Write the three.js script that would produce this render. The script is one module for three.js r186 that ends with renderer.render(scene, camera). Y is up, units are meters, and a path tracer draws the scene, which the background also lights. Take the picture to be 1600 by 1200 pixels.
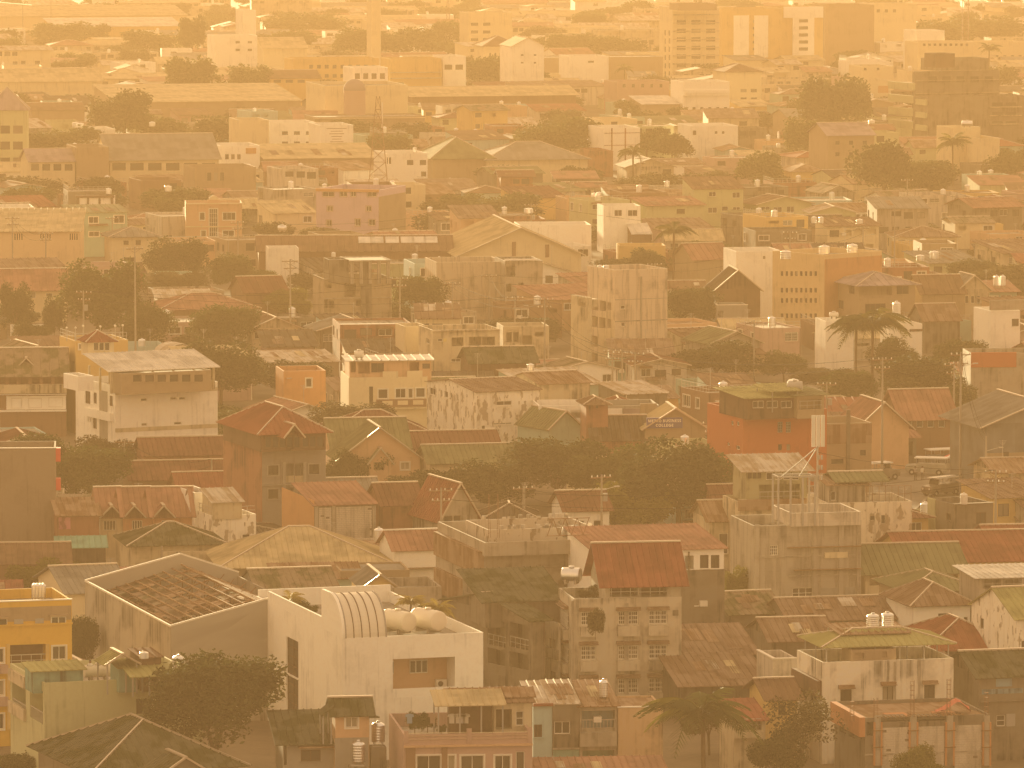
import * as THREE from 'three';
import { mergeGeometries } from 'three/addons/utils/BufferGeometryUtils.js';
import { MarchingCubes } from 'three/addons/objects/MarchingCubes.js';

// ------------------------------------------------------------------ camera, sky, sun, exposure
const F = 9500, CH = 83, HZ = -290;             // focal length in photo pixels (1600 wide), eye height, row of the horizon
const scene = new THREE.Scene();
const camera = new THREE.PerspectiveCamera(2 * Math.atan(600 / F) * 180 / Math.PI, 4 / 3, 5, 9000);
camera.position.set(0, CH, 0);
const pitch = Math.atan((600 - HZ) / F);
camera.lookAt(0, CH - Math.sin(pitch) * 100, -Math.cos(pitch) * 100);
const renderer = new THREE.WebGLRenderer({ antialias: true });
renderer.setSize(1024, 768);
renderer.toneMapping = THREE.LinearToneMapping;
renderer.toneMappingExposure = 4.65;
renderer.shadowMap.enabled = true;
const SAZ = 11 * Math.PI / 180, SEL = 4 * Math.PI / 180;    // the sun: ahead and to the left, low
const sunDir = new THREE.Vector3(-Math.sin(SAZ) * Math.cos(SEL), Math.sin(SEL), -Math.cos(SAZ) * Math.cos(SEL));
{
  const w = 512, h = 256, d = new Float32Array(w * h * 4);
  for (let j = 0; j < h; j++) for (let i = 0; i < w; i++) {
    const el = ((j + .5) / h - .5) * Math.PI, az = ((i + .5) / w - .5) * 2 * Math.PI;
    const v = new THREE.Vector3(Math.cos(el) * Math.cos(az), Math.sin(el), Math.cos(el) * Math.sin(az));
    const ang = Math.acos(Math.max(-1, Math.min(1, v.dot(sunDir)))) * 180 / Math.PI;
    const g = Math.exp(-ang / 14), g2 = Math.exp(-ang / 45);
    const up = Math.max(0, Math.sin(el)), lo = Math.exp(-up * 3.2);
    const o = (j * w + i) * 4;
    d[o] = .2 + .13 * lo + .9 * g + .12 * g2;
    d[o + 1] = .146 + .082 * lo + .6 * g + .08 * g2;
    d[o + 2] = .098 + .038 * lo + .27 * g + .036 * g2;
    for (let k = 0; k < 3; k++) d[o + k] *= .72; d[o + 3] = 1;
  }
  const sky = new THREE.DataTexture(d, w, h, THREE.RGBAFormat, THREE.FloatType);
  sky.mapping = THREE.EquirectangularReflectionMapping; sky.magFilter = THREE.LinearFilter; sky.needsUpdate = true;
  scene.background = sky; scene.environment = sky;
}
const sun = new THREE.DirectionalLight(new THREE.Color(1, .8, .43), 5);
sun.position.copy(sunDir).multiplyScalar(3000).add(new THREE.Vector3(0, 0, -1200));
sun.target.position.set(0, 0, -1200);
sun.castShadow = true; sun.shadow.mapSize.set(4096, 4096); sun.shadow.radius = 3;
Object.assign(sun.shadow.camera, { left: -700, right: 700, top: 700, bottom: -700, near: 100, far: 6000 });
scene.add(sun, sun.target);
scene.fog = new THREE.FogExp2(new THREE.Color().setRGB(1, .68, .365), .00027);

// ------------------------------------------------------------------ helpers
let seed = 7;
const rnd = () => { seed = (seed * 1664525 + 1013904223) >>> 0; return seed / 4294967296; };
const rr = (a, b) => a + (b - a) * rnd();
const pick = (a) => a[Math.floor(rnd() * a.length)];
const V = (x, y, z) => new THREE.Vector3(x, y, z);
const cp = Math.cos(pitch), sp = Math.sin(pitch), RAD = Math.PI / 180;
const ray = (px, py) => V(px - 800, -sp * F + cp * (600 - py), -cp * F - sp * (600 - py)).normalize();
const hitY = (px, py, h) => { const r = ray(px, py); return V(0, CH, 0).addScaledVector(r, (h - CH) / r.y); };   // where a sight line meets a level
const kx = (px, py) => (px - 800) / (F * cp + (600 - py) * sp);
const toPx = (p) => { const y = p.y - CH, f = -sp * y - cp * p.z, u = cp * y - sp * p.z; return [800 + F * p.x / f, 600 - F * u / f]; };
const used = {};
const numbered = (n) => { used[n] = (used[n] || 0) + 1; return used[n] === 1 ? n : n + '_' + String(used[n] - 1).padStart(3, '0'); };
const thing = (name, label, category, group) => {
  const o = new THREE.Group(); o.name = numbered(name); o.userData = { label, category };
  if (group) o.userData.group = group;
  scene.add(o); return o;
};
const add = (parent, name, geo, m) => {
  const o = new THREE.Mesh(geo, m); o.name = name; o.castShadow = o.receiveShadow = true; parent.add(o); return o;
};
class GB {                                       // collects flat faces; uv in metres
  constructor() { this.p = []; this.t = []; this.ou = Math.floor(rnd() * 40) * .7; this.ov = Math.floor(rnd() * 40) * .9; }
  tri(a, b, c, ua, ub, uc) { this.p.push(...a, ...b, ...c); for (const u of [ua, ub, uc]) this.t.push(u[0] + this.ou, u[1] + this.ov); }
  quad(a, b, c, d, uv) {
    if (!uv) {
      const l = Math.hypot(b[0] - a[0], b[1] - a[1], b[2] - a[2]), m = Math.hypot(d[0] - a[0], d[1] - a[1], d[2] - a[2]);
      uv = [[0, 0], [l, 0], [l, m], [0, m]];
    }
    this.tri(a, b, c, uv[0], uv[1], uv[2]); this.tri(a, c, d, uv[0], uv[2], uv[3]);
  }
  box(x0, x1, y0, y1, z0, z1) {
    const w = (a, b, c, d, f) => this.quad(a, b, c, d, [a, b, c, d].map(f));
    w([x0, y0, z1], [x1, y0, z1], [x1, y1, z1], [x0, y1, z1], (q) => [q[0], q[1]]);
    w([x1, y0, z0], [x0, y0, z0], [x0, y1, z0], [x1, y1, z0], (q) => [-q[0], q[1]]);
    w([x0, y0, z0], [x0, y0, z1], [x0, y1, z1], [x0, y1, z0], (q) => [q[2], q[1]]);
    w([x1, y0, z1], [x1, y0, z0], [x1, y1, z0], [x1, y1, z1], (q) => [-q[2], q[1]]);
    w([x0, y1, z1], [x1, y1, z1], [x1, y1, z0], [x0, y1, z0], (q) => [q[0], q[2]]);
    w([x0, y0, z0], [x1, y0, z0], [x1, y0, z1], [x0, y0, z1], (q) => [q[0], q[2]]);
    return this;
  }
  bar(a, b, r, n = 4) {                           // a rod between two points
    const A = V(...a), B = V(...b), d = B.clone().sub(A).normalize(), s = Math.abs(d.y) < .9 ? V(0, 1, 0) : V(1, 0, 0);
    const u = s.clone().cross(d).normalize(), w = d.clone().cross(u);
    const at = (P, k) => { const t = (k + .5) / n * 2 * Math.PI; const q = P.clone().addScaledVector(u, Math.cos(t) * r).addScaledVector(w, Math.sin(t) * r); return [q.x, q.y, q.z]; };
    for (let k = 0; k < n; k++) this.quad(at(A, k), at(A, k + 1), at(B, k + 1), at(B, k));
    for (let k = 1; k < n - 1; k++) { this.tri(at(A, 0), at(A, k + 1), at(A, k), [0, 0], [0, .1], [.1, 0]); this.tri(at(B, 0), at(B, k), at(B, k + 1), [0, 0], [0, .1], [.1, 0]); }
    return this;
  }
  geo(smooth) {
    const g = new THREE.BufferGeometry();
    g.setAttribute('position', new THREE.Float32BufferAttribute(this.p, 3)); g.setAttribute('uv', new THREE.Float32BufferAttribute(this.t, 2));
    g.computeVertexNormals(); return g;
  }
}

// ------------------------------------------------------------------ textures: stains, streaks, rust
const hash = (x, y, s) => { let n = (x * 374761393 + y * 668265263 + s * 974711) | 0; n = Math.imul(n ^ (n >>> 13), 1274126177); return ((n ^ (n >>> 16)) >>> 0) / 4294967296; };
const vn = (x, y, px, py, s) => {                 // value noise that repeats after px, py cells
  const xi = Math.floor(x), yi = Math.floor(y), fx = x - xi, fy = y - yi, u = fx * fx * (3 - 2 * fx), v = fy * fy * (3 - 2 * fy);
  const h = (i, j) => hash(((xi + i) % px + px) % px, ((yi + j) % py + py) % py, s);
  return (h(0, 0) * (1 - u) + h(1, 0) * u) * (1 - v) + (h(0, 1) * (1 - u) + h(1, 1) * u) * v;
};
const fbm = (u, v, px, py, s, oct = 4) => { let a = 0, w = .5, t = 0; for (let k = 0; k < oct; k++) { a += w * vn(u * px, v * py, px, py, s + k); t += w; w *= .55; px *= 2; py *= 2; } return a / t; };
const sm = (a, b, x) => { const t = Math.max(0, Math.min(1, (x - a) / (b - a))); return t * t * (3 - 2 * t); };
function tex(size, metres, fn) {
  const d = new Uint8Array(size * size * 4);
  for (let j = 0; j < size; j++) for (let i = 0; i < size; i++) {
    const c = fn(i / size, j / size), o = (j * size + i) * 4;
    for (let k = 0; k < 3; k++) d[o + k] = Math.max(0, Math.min(255, Math.pow(c[k], 1 / 2.2) * 255));
    d[o + 3] = 255;
  }
  const t = new THREE.DataTexture(d, size, size); t.wrapS = t.wrapT = THREE.RepeatWrapping; t.magFilter = THREE.LinearFilter; t.minFilter = THREE.LinearMipmapLinearFilter;
  t.generateMipmaps = true; t.colorSpace = THREE.SRGBColorSpace; t.repeat.set(1 / metres, 1 / metres); t.needsUpdate = true; return t;
}
const g3 = (v, a = 1, b = 1) => [v, v * a, v * b];
const TX = {
  plaster: tex(512, 14, (u, v) => { const s = sm(.52, .8, fbm(u, v, 42, 3, 1)), b = fbm(u, v, 5, 5, 9), f = fbm(u, v, 60, 60, 17, 2); return g3(1.06 - .2 * s * sm(.3, .7, b) - .12 * sm(.5, .8, b) - .1 * f, .985, .96); }),
  grime: tex(512, 11, (u, v) => { const s = sm(.45, .75, fbm(u, v, 36, 2, 31)), b = sm(.38, .72, fbm(u, v, 4, 5, 41)), f = fbm(u, v, 50, 50, 53, 2); return g3(1.14 - .42 * s * (.3 + b) - .3 * b - .15 * f, .97, .92); }),
  concrete: tex(512, 9, (u, v) => { const b = fbm(u, v, 5, 4, 61), s = sm(.5, .75, fbm(u, v, 26, 2, 71)), l = (Math.abs((v * 9 / 1.2) % 1 - .5) > .485 ? .12 : 0) + (Math.abs((u * 9 / 2.25) % 1 - .5) > .49 ? .07 : 0), f = fbm(u, v, 70, 70, 83, 2); return g3(1.14 - .35 * sm(.4, .75, b) - .3 * s - l - .16 * f, .98, .95); }),
  peel: tex(512, 9, (u, v) => { const b = fbm(u, v, 6, 5, 91), n = fbm(u, v, 22, 10, 95), k = sm(.6, .66, n * .62 + b * .45), f = fbm(u, v, 60, 60, 99, 2), s = sm(.5, .8, fbm(u, v, 30, 2, 103)); const a = g3(1.12 - .12 * f - .2 * s - .16 * sm(.45, .7, b), .98, .94); return [.52, .46, .4].map((c, i) => (c - .1 * f) * k + a[i] * (1 - k)); }),
  rust: tex(512, 10, (u, v) => { const st = Math.floor(u * 12), k = hash(st, Math.floor(v * 4 + hash(st, 3, 5)), 111), b = fbm(u, v, 8, 6, 113), s = sm(.4, .7, fbm(u, v, 40, 3, 117)); const r = sm(.35, .75, b * .6 + k * .3 + .18 * s); return [1 - .3 * r - .12 * k, .98 - .4 * r - .12 * k, .95 - .5 * r - .12 * k]; }),
  paint: tex(512, 12, (u, v) => { const st = Math.floor(u * 13), k = hash(st, Math.floor(v * 3 + hash(st, 7, 9)), 121), b = fbm(u, v, 5, 5, 123), s = fbm(u, v, 48, 4, 127); return g3(1.02 - .14 * k - .22 * sm(.45, .8, b) - .14 * s, .98, .95); }),
  moss: tex(512, 8, (u, v) => { const b = sm(.4, .68, fbm(u, v, 7, 6, 131)), f = fbm(u, v, 40, 30, 137, 3); return [1 - .5 * b - .25 * f, 1 - .42 * b - .25 * f, 1 - .62 * b - .25 * f]; }),
  soil: tex(512, 24, (u, v) => { const b = fbm(u, v, 6, 6, 141, 5), f = fbm(u, v, 80, 80, 147, 2); return g3(1.05 - .5 * b - .2 * f, .95, .88); }),
  bark: tex(128, 2, (u, v) => g3(1 - .6 * fbm(u, v, 16, 3, 151), .95, .9)),
};
const mats = {};
const mat = (r, g, b, t = '', rough = .85, metal = 0, extra) => {
  const k = [r, g, b, t, rough, metal, extra ? JSON.stringify(extra) : ''].join();
  if (!mats[k]) { mats[k] = new THREE.MeshPhysicalMaterial({ roughness: rough, metalness: metal, side: THREE.DoubleSide, ...(extra || {}) }); mats[k].color.setRGB(r, g, b); if (t) { mats[k].map = TX[t]; if (t !== 'bark') { mats[k].bumpMap = TX[t]; mats[k].bumpScale = .012; } } }
  return mats[k];
};
const DULL = { specularIntensity: .35 };
// wall and roof finishes
const W = {
  white: mat(.84, .82, .77, 'plaster'), whitep: mat(.8, .76, .68, 'peel'), cream: mat(.64, .55, .38, 'plaster'), creamg: mat(.52, .45, .33, 'grime'), yellow: mat(.62, .39, .07, 'plaster'), gold: mat(.58, .41, .17, 'plaster'),
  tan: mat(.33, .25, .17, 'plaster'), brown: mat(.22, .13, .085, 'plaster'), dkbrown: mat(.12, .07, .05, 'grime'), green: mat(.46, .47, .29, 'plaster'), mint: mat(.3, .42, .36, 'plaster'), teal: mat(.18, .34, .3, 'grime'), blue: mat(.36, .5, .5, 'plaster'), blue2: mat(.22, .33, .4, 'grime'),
  grey: mat(.30, .28, .25, 'plaster'), greyw: mat(.34, .33, .31, ''), conc: mat(.36, .32, .27, 'concrete'), dkconc: mat(.19, .165, .135, 'grime'), dark: mat(.10, .085, .07, 'grime'), stain: mat(.37, .33, .28, 'grime'), peach: mat(.55, .36, .23, 'plaster'), orange: mat(.5, .26, .12, 'plaster'), orangered: mat(.45, .115, .05, 'plaster'),
  mauve: mat(.42, .29, .26, 'plaster'), pink: mat(.52, .4, .5, 'plaster'), brick: mat(.29, .13, .085, 'grime'), block: mat(.52, .47, .41, 'concrete'), steel: mat(.2, .215, .23, 'paint', .6, .2),
};
const R = {
  red: mat(.28, .095, .065, 'paint', .88, 0, DULL), dkred: mat(.18, .08, .058, 'paint', .88, 0, DULL), pinkr: mat(.37, .2, .15, 'paint', .88, 0, DULL), rust: mat(.31, .22, .16, 'rust', .9, 0, DULL), rustd: mat(.22, .15, .11, 'rust', .85), green: mat(.2, .21, .12, 'paint', .88, 0, DULL), dkgreen: mat(.095, .1, .065, 'moss', .92, 0, DULL), lime: mat(.36, .36, .17, 'paint', .85, 0, DULL), cream: mat(.56, .47, .3, 'paint', .88, 0, DULL),
  zinc: mat(.5, .46, .41, 'rust', .75, .2), white: mat(.72, .7, .66, 'paint', .8, 0, DULL), grey: mat(.27, .26, .24, 'paint', .88, 0, DULL), dark: mat(.1, .085, .07, 'rust', .9, 0, DULL), moss: mat(.25, .19, .13, 'moss', .9), slab: mat(.33, .30, .26, 'grime', .9), brown: mat(.2, .125, .085, 'paint', .9, 0, DULL), lav: mat(.38, .31, .33, 'paint', .88, 0, DULL), teal: mat(.2, .4, .33, 'paint', .8, 0, DULL),
};
const GLASS = [mat(.02, .018, .015, '', .3), mat(.03, .026, .022, '', .35), mat(.055, .046, .038, '', .5)], CURT = [mat(.3, .26, .2, '', .9), mat(.2, .16, .12, '', .9)];
const FR = { white: mat(.7, .66, .58, '', .6), brown: mat(.12, .075, .05, '', .7), dark: mat(.05, .045, .04, '', .6), grey: mat(.32, .3, .28, '', .6) };
const STEEL = mat(.72, .72, .72, '', .28, 1), RAIL = mat(.45, .42, .38, '', .5, .4), RUSTY = mat(.22, .12, .07, '', .8), POLE = mat(.33, .29, .25, 'grime', .9), WOOD = mat(.3, .18, .09, 'bark', .9), CLAY = mat(.45, .2, .1, 'plaster', .9);
const roofCap = mat(.5, .42, .34, '', .38, .5);  // pale glossy ridge metal, lighter than the roofs to carry their rim light

// ------------------------------------------------------------------ walls with openings
// one face: maps (u, v, depth into the wall) to local x, y, z
const FACE = {
  f: (x0, x1, dep) => ({ w: x1 - x0, at: (u, v, q) => [x0 + u, v, -q], u: (p) => p.x - x0 }),
  l: (x0, x1, dep) => ({ w: dep, at: (u, v, q) => [x0 + q, v, u - dep], u: (p) => p.z + dep }),
  r: (x0, x1, dep) => ({ w: dep, at: (u, v, q) => [x1 - q, v, -u], u: (p) => -p.z }),
  b: (x0, x1, dep) => ({ w: x1 - x0, at: (u, v, q) => [x1 - u, v, q - dep], u: (p) => x1 - p.x }),
};
function holedFace(gb, fc, v0, v1, holes) {
  const us = [0, fc.w], vs = [v0, v1];
  for (const h of holes) { us.push(h[0], h[2]); vs.push(h[1], h[3]); }
  const so = (a) => [...new Set(a.map((x) => +x.toFixed(4)))].sort((p, q) => p - q), U = so(us), Q = so(vs);
  const inside = (a, b) => holes.some((h) => a > h[0] && a < h[2] && b > h[1] && b < h[3]);
  for (let j = 0; j + 1 < Q.length; j++) {
    let s = -1;
    for (let i = 0; i < U.length; i++) {
      const open = i + 1 >= U.length || inside((U[i] + U[i + 1]) / 2, (Q[j] + Q[j + 1]) / 2);
      if (!open && s < 0) s = i;
      if (open && s >= 0) { const a = U[s], b = U[i], c = Q[j], d = Q[j + 1]; gb.quad(fc.at(a, c, 0), fc.at(b, c, 0), fc.at(b, d, 0), fc.at(a, d, 0), [[a, c], [b, c], [b, d], [a, d]]); s = -1; }
    }
  }
  for (const [a, c, b, d, q] of holes) {
    gb.quad(fc.at(a, c, 0), fc.at(a, c, q), fc.at(a, d, q), fc.at(a, d, 0)); gb.quad(fc.at(b, c, q), fc.at(b, c, 0), fc.at(b, d, 0), fc.at(b, d, q));
    gb.quad(fc.at(a, c, q), fc.at(a, c, 0), fc.at(b, c, 0), fc.at(b, c, q)); gb.quad(fc.at(a, d, 0), fc.at(a, d, q), fc.at(b, d, q), fc.at(b, d, 0));
    gb.quad(fc.at(a, c, q), fc.at(b, c, q), fc.at(b, d, q), fc.at(a, d, q));
  }
}
function fbox(gb, fc, u0, u1, v0, v1, q0, q1) {     // a box lying on a face, q measured into the wall
  const a = fc.at(u0, v0, q0), b = fc.at(u1, v1, q1);
  gb.box(Math.min(a[0], b[0]), Math.max(a[0], b[0]), v0, v1, Math.min(a[2], b[2]), Math.max(a[2], b[2]));
}
// a sloping sheet of ribbed metal: eave from E along u (length L), slope direction s (length S), ridge between a and b
function sheet(gb, E, u, s, L, S, a, b, pitchW, ribH, th = .07) {
  const n = u.clone().cross(s).normalize(); if (n.y < 0) n.negate();
  const pts = [], zs = [];
  if (pitchW) { const k = Math.max(1, Math.round(L / pitchW)), p = L / k; for (let i = 0; i < k; i++) { pts.push(i * p, i * p + p * .76, i * p + p * .88); zs.push(0, 0, ribH); } pts.push(L); zs.push(0); }
  else { pts.push(0); if (a > .01) pts.push(a); if (b < L - .01 && b > a + .01) pts.push(b); pts.push(L); for (const q of pts) zs.push(0); }
  const vm = (x) => S * Math.max(0, Math.min(1, a > .01 ? x / a : 1, b < L - .01 ? (L - x) / (L - b) : 1));
  const P = (x, v, z) => { const q = E.clone().addScaledVector(u, x).addScaledVector(s, v).addScaledVector(n, z); return [q.x, q.y, q.z]; };
  for (let i = 0; i + 1 < pts.length; i++) {
    const x = pts[i], y = pts[i + 1], zx = zs[i], zy = zs[i + 1], vx = vm(x), vy = vm(y);
    gb.quad(P(x, 0, zx), P(y, 0, zy), P(y, vy, zy), P(x, vx, zx), [[x, 0], [y, 0], [y, vy], [x, vx]]);
    gb.quad(P(x, 0, -th), P(y, 0, -th), P(y, 0, zy), P(x, 0, zx));
  }
  const am = Math.max(a, 0), bm = Math.min(b, L);
  gb.quad(P(0, 0, -th), P(L, 0, -th), P(bm, S, -th), P(am, S, -th));
  gb.quad(P(0, 0, -th), P(0, 0, 0), P(am, S, 0), P(am, S, -th)); gb.quad(P(L, 0, -th), P(L, 0, 0), P(bm, S, 0), P(bm, S, -th));
  gb.quad(P(am, S, -th), P(am, S, 0), P(bm, S, 0), P(bm, S, -th));
}
const heroes = [], blocks = [];                    // what is placed: footprints, and what must stay in view
function frame(o) {                                // position of a box from where its front corner, ends and top stand in the photo
  const a = (o.a ?? 17) * RAD, C = hitY(o.x[1], o.y, o.h), D = -C.z;
  const along = (px, ex, ez) => { const k = kx(px, o.y); return (k * D - C.x) / (ex + k * ez); };
  const c = Math.cos(a), s = Math.sin(a);
  let x0, x1, dep;
  if (a >= 0) { x0 = 0; x1 = along(o.x[2], c, -s); dep = o.dep ?? along(o.x[0], -s, -c); } else { x1 = 0; x0 = -along(o.x[0], -c, s); dep = o.dep ?? along(o.x[2], -s, -c); }
  return { C, a, x0, x1, dep: Math.max(1.5, Math.min(dep, 60)), d: D };
}
function vol(root, o) {                            // walls, openings and roof of one block, as parts of root
  const fr = frame(o), { x0, x1, dep } = fr, hb = o.hb ?? 0, h = o.h, far = fr.d > 1250;
  if (!root.userData.placed) { root.position.set(fr.C.x, 0, fr.C.z); root.rotation.y = fr.a; root.updateMatrixWorld(true); root.userData.placed = 1; }
  const L2 = root.worldToLocal(V(fr.C.x, 0, fr.C.z)), turn = fr.a - root.rotation.y;
  const T = new THREE.Matrix4().makeRotationY(turn).setPosition(L2), TI = new THREE.Matrix4().multiplyMatrices(root.matrixWorld, T).invert();
  const M = (name, gb, m, parent = root) => { const q = add(parent, name, gb.isBufferGeometry ? gb : gb.geo(), m); if (parent === root) { q.position.copy(L2); q.rotation.y = turn; } return q; };
  const F4 = {}; for (const k of 'flrb') F4[k] = FACE[k](x0, x1, dep);
  const onFace = (k, px, py) => {                 // the face's own coordinates of a point seen in the photo
    const e = V(0, CH, 0).applyMatrix4(TI), r = ray(px, py).transformDirection(TI);
    const t = k === 'f' ? -e.z / r.z : k === 'l' ? (x0 - e.x) / r.x : (x1 - e.x) / r.x, p = e.addScaledVector(r, t);
    return [F4[k].u(p), p.y];
  };
  const holes = { f: [], l: [], r: [], b: [] }, wins = [];
  const open = (k, u0, v0, u1, v1, st) => {
    const fc = F4[k]; u0 = Math.max(.08, u0); u1 = Math.min(fc.w - .08, u1); v0 = Math.max(hb + .06, v0); v1 = Math.min(h - .06, v1);
    if (u1 - u0 < .15 || v1 - v0 < .15) return;
    if (holes[k].some((q) => u0 < q[2] && u1 > q[0] && v0 < q[3] && v1 > q[1])) return;
    const deep = st.deep ?? .22; holes[k].push([u0, v0, u1, v1, deep]); wins.push([k, u0, v0, u1, v1, st, deep]);
  };
  for (const [k, xa, ya, xb, yb, nx = 1, ny = 1, fx = 1, fy = 1, st = {}] of o.win || []) for (let i = 0; i < nx; i++) for (let j = 0; j < ny; j++) {
    const w = (xb - xa) / nx, q = (yb - ya) / ny, X = xa + w * (i + .5), Y = ya + q * (j + .5);
    const A = onFace(k, X - w * fx / 2, Y + q * fy / 2), B = onFace(k, X + w * fx / 2, Y - q * fy / 2);
    open(k, Math.min(A[0], B[0]), A[1], Math.max(A[0], B[0]), B[1], st);
  }
  for (const [k, u0, v0, u1, v1, nx = 1, ny = 1, fx = 1, fy = 1, st = {}] of o.winm || []) for (let i = 0; i < nx; i++) for (let j = 0; j < ny; j++) {   // the same in metres
    const w = (u1 - u0) / nx, q = (v1 - v0) / ny, X = u0 + w * (i + .5), Y = v0 + q * (j + .5);
    open(k, X - w * fx / 2, Y - q * fy / 2, X + w * fx / 2, Y + q * fy / 2, st);
  }
  const wg = new GB(), wm = typeof o.c === 'string' ? W[o.c] : o.c || W.conc, par = o.par ?? .9;
  const rf = o.roof || ['flat'], kind = rf[0], flat = kind === 'flat';
  for (const k of 'flrb') holedFace(wg, F4[k], hb, h, holes[k]);
  if (flat) {
    const t = .18, y = Math.max(hb + .1, h - par), X0 = x0 + t, X1 = x1 - t, Z0 = -dep + t, Z1 = -t;
    wg.quad([x0, h, 0], [x1, h, 0], [X1, h, Z1], [X0, h, Z1]); wg.quad([x1, h, -dep], [x0, h, -dep], [X0, h, Z0], [X1, h, Z0]);
    wg.quad([x0, h, -dep], [x0, h, 0], [X0, h, Z1], [X0, h, Z0]); wg.quad([x1, h, 0], [x1, h, -dep], [X1, h, Z0], [X1, h, Z1]);
    wg.quad([X0, y, Z1], [X1, y, Z1], [X1, h, Z1], [X0, h, Z1]); wg.quad([X0, y, Z0], [X1, y, Z0], [X1, h, Z0], [X0, h, Z0]);
    wg.quad([X0, y, Z0], [X0, y, Z1], [X0, h, Z1], [X0, h, Z0]); wg.quad([X1, y, Z0], [X1, y, Z1], [X1, h, Z1], [X1, h, Z0]);
  } else {                                          // a ceiling closes the box under a pitched roof
    wg.quad([x0, h - .02, 0], [x1, h - .02, 0], [x1, h - .02, -dep], [x0, h - .02, -dep]);
  }
  const rm = typeof rf[1] === 'string' ? R[rf[1]] : R.slab, rise = rf[2] ?? 2, oh = rf[3] ?? .5, rib = far ? 0 : fr.d > 800 ? 1.2 : .62, rh = fr.d > 800 ? .12 : .1;
  const rg = new GB(), cap = new GB(), w = x1 - x0; let caps = false;
  const face = (E, u, s, L, a, b) => { const S = s.length(); sheet(rg, V(...E), V(...u).normalize(), s.clone().normalize(), L, S, a, b, rib, rh); };
  if (flat) { if (!o.open) { rg.quad([x0 + .18, h - par, -.18], [x1 - .18, h - par, -.18], [x1 - .18, h - par, .18 - dep], [x0 + .18, h - par, .18 - dep]); if (o.coping) { cap.box(x0 - .06, x1 + .06, h, h + .1, -.24, .06); cap.box(x0 - .06, x0 + .24, h, h + .1, -dep, -.245); caps = true; } } }
  else if (kind === 'gx') {                        // ridge along the front
    const zm = -dep / 2, y0 = h - rise * oh / (dep / 2), L = w + 2 * oh;
    face([x0 - oh, y0, oh], [1, 0, 0], V(0, h + rise - y0, zm - oh), L, 0, L); face([x0 - oh, y0, -dep - oh], [1, 0, 0], V(0, h + rise - y0, dep / 2 + oh), L, 0, L);
    for (const x of [x0, x1]) wg.tri([x, h, 0], [x, h, -dep], [x, h + rise - .04, zm], [0, 0], [dep, 0], [dep / 2, rise]);
    cap.box(x0 - oh, x1 + oh, h + rise - .02, h + rise + .12, zm - .16, zm + .16); caps = true;
  } else if (kind === 'gz') {                      // gable to the front
    const xm = (x0 + x1) / 2, y0 = h - rise * oh / (w / 2), L = dep + 2 * oh;
    face([x0 - oh, y0, -dep - oh], [0, 0, 1], V(w / 2 + oh, h + rise - y0, 0), L, 0, L); face([x1 + oh, y0, -dep - oh], [0, 0, 1], V(-w / 2 - oh, h + rise - y0, 0), L, 0, L);
    for (const z of [0, -dep]) wg.tri([x0, h, z], [x1, h, z], [xm, h + rise - .04, z], [0, 0], [w, 0], [w / 2, rise]);
    cap.box(xm - .16, xm + .16, h + rise - .02, h + rise + .12, -dep - oh, oh);
    for (const sx of [-1, 1]) cap.bar([xm + sx * (w / 2 + oh), y0 + .04, oh + .03], [xm, h + rise + .04, oh + .03], .11); caps = true;
  } else if (kind === 'hip') {
    const y0 = h - .05, X0 = x0 - oh, X1 = x1 + oh, Z0 = -dep - oh, Z1 = oh, LX = X1 - X0, LZ = Z1 - Z0, m = Math.min(LX, LZ) / 2 * (rf[4] ?? 1), top = h + rise;
    const ax = LX > LZ ? m : LX / 2, az = LX > LZ ? LZ / 2 : m;
    face([X0, y0, Z1], [1, 0, 0], V(0, top - y0, -az), LX, ax, LX - ax); face([X0, y0, Z0], [1, 0, 0], V(0, top - y0, az), LX, ax, LX - ax);
    face([X0, y0, Z0], [0, 0, 1], V(ax, top - y0, 0), LZ, az, LZ - az); face([X1, y0, Z0], [0, 0, 1], V(-ax, top - y0, 0), LZ, az, LZ - az);
    for (const [x, z, X, Z] of [[X0, Z1, X0 + ax, Z1 - az], [X1, Z1, X1 - ax, Z1 - az], [X0, Z0, X0 + ax, Z0 + az], [X1, Z0, X1 - ax, Z0 + az]]) cap.bar([x, y0 + .05, z], [X, top + .05, Z], .1);
    cap.box(X0 + ax - .1, X1 - ax + .1, top - .02, top + .12, Z0 + az - .12, Z1 - az + .12); caps = true;
  } else if (kind === 'sb' || kind === 'sf') {     // one slope, high at the back or at the front
    const lo = kind === 'sb' ? h : h + rise, hi = kind === 'sb' ? h + rise : h, k = (hi - lo) / dep, L = w + 2 * oh;
    face([x0 - oh, lo + .06 - k * oh, oh], [1, 0, 0], V(0, (hi - lo) + 2 * k * oh, -dep - 2 * oh), L, 0, L);
    for (const x of [x0, x1]) kind === 'sb' ? wg.tri([x, h, 0], [x, h, -dep], [x, hi, -dep], [0, 0], [dep, 0], [dep, rise]) : wg.tri([x, h, 0], [x, h, -dep], [x, lo, 0], [0, 0], [dep, 0], [0, rise]);
    const zz = kind === 'sb' ? -dep : 0; wg.quad([x0, h, zz], [x1, h, zz], [x1, h + rise, zz], [x0, h + rise, zz]);
  } else if (kind === 'sl' || kind === 'sr') {     // one slope, high at the left or at the right
    const lo = kind === 'sr' ? h : h + rise, hi = kind === 'sr' ? h + rise : h, k = (hi - lo) / w, L = dep + 2 * oh;
    face([x0 - oh, lo + .06 - k * oh, -dep - oh], [0, 0, 1], V(w + 2 * oh, (hi - lo) + 2 * k * oh, 0), L, 0, L);
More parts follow.
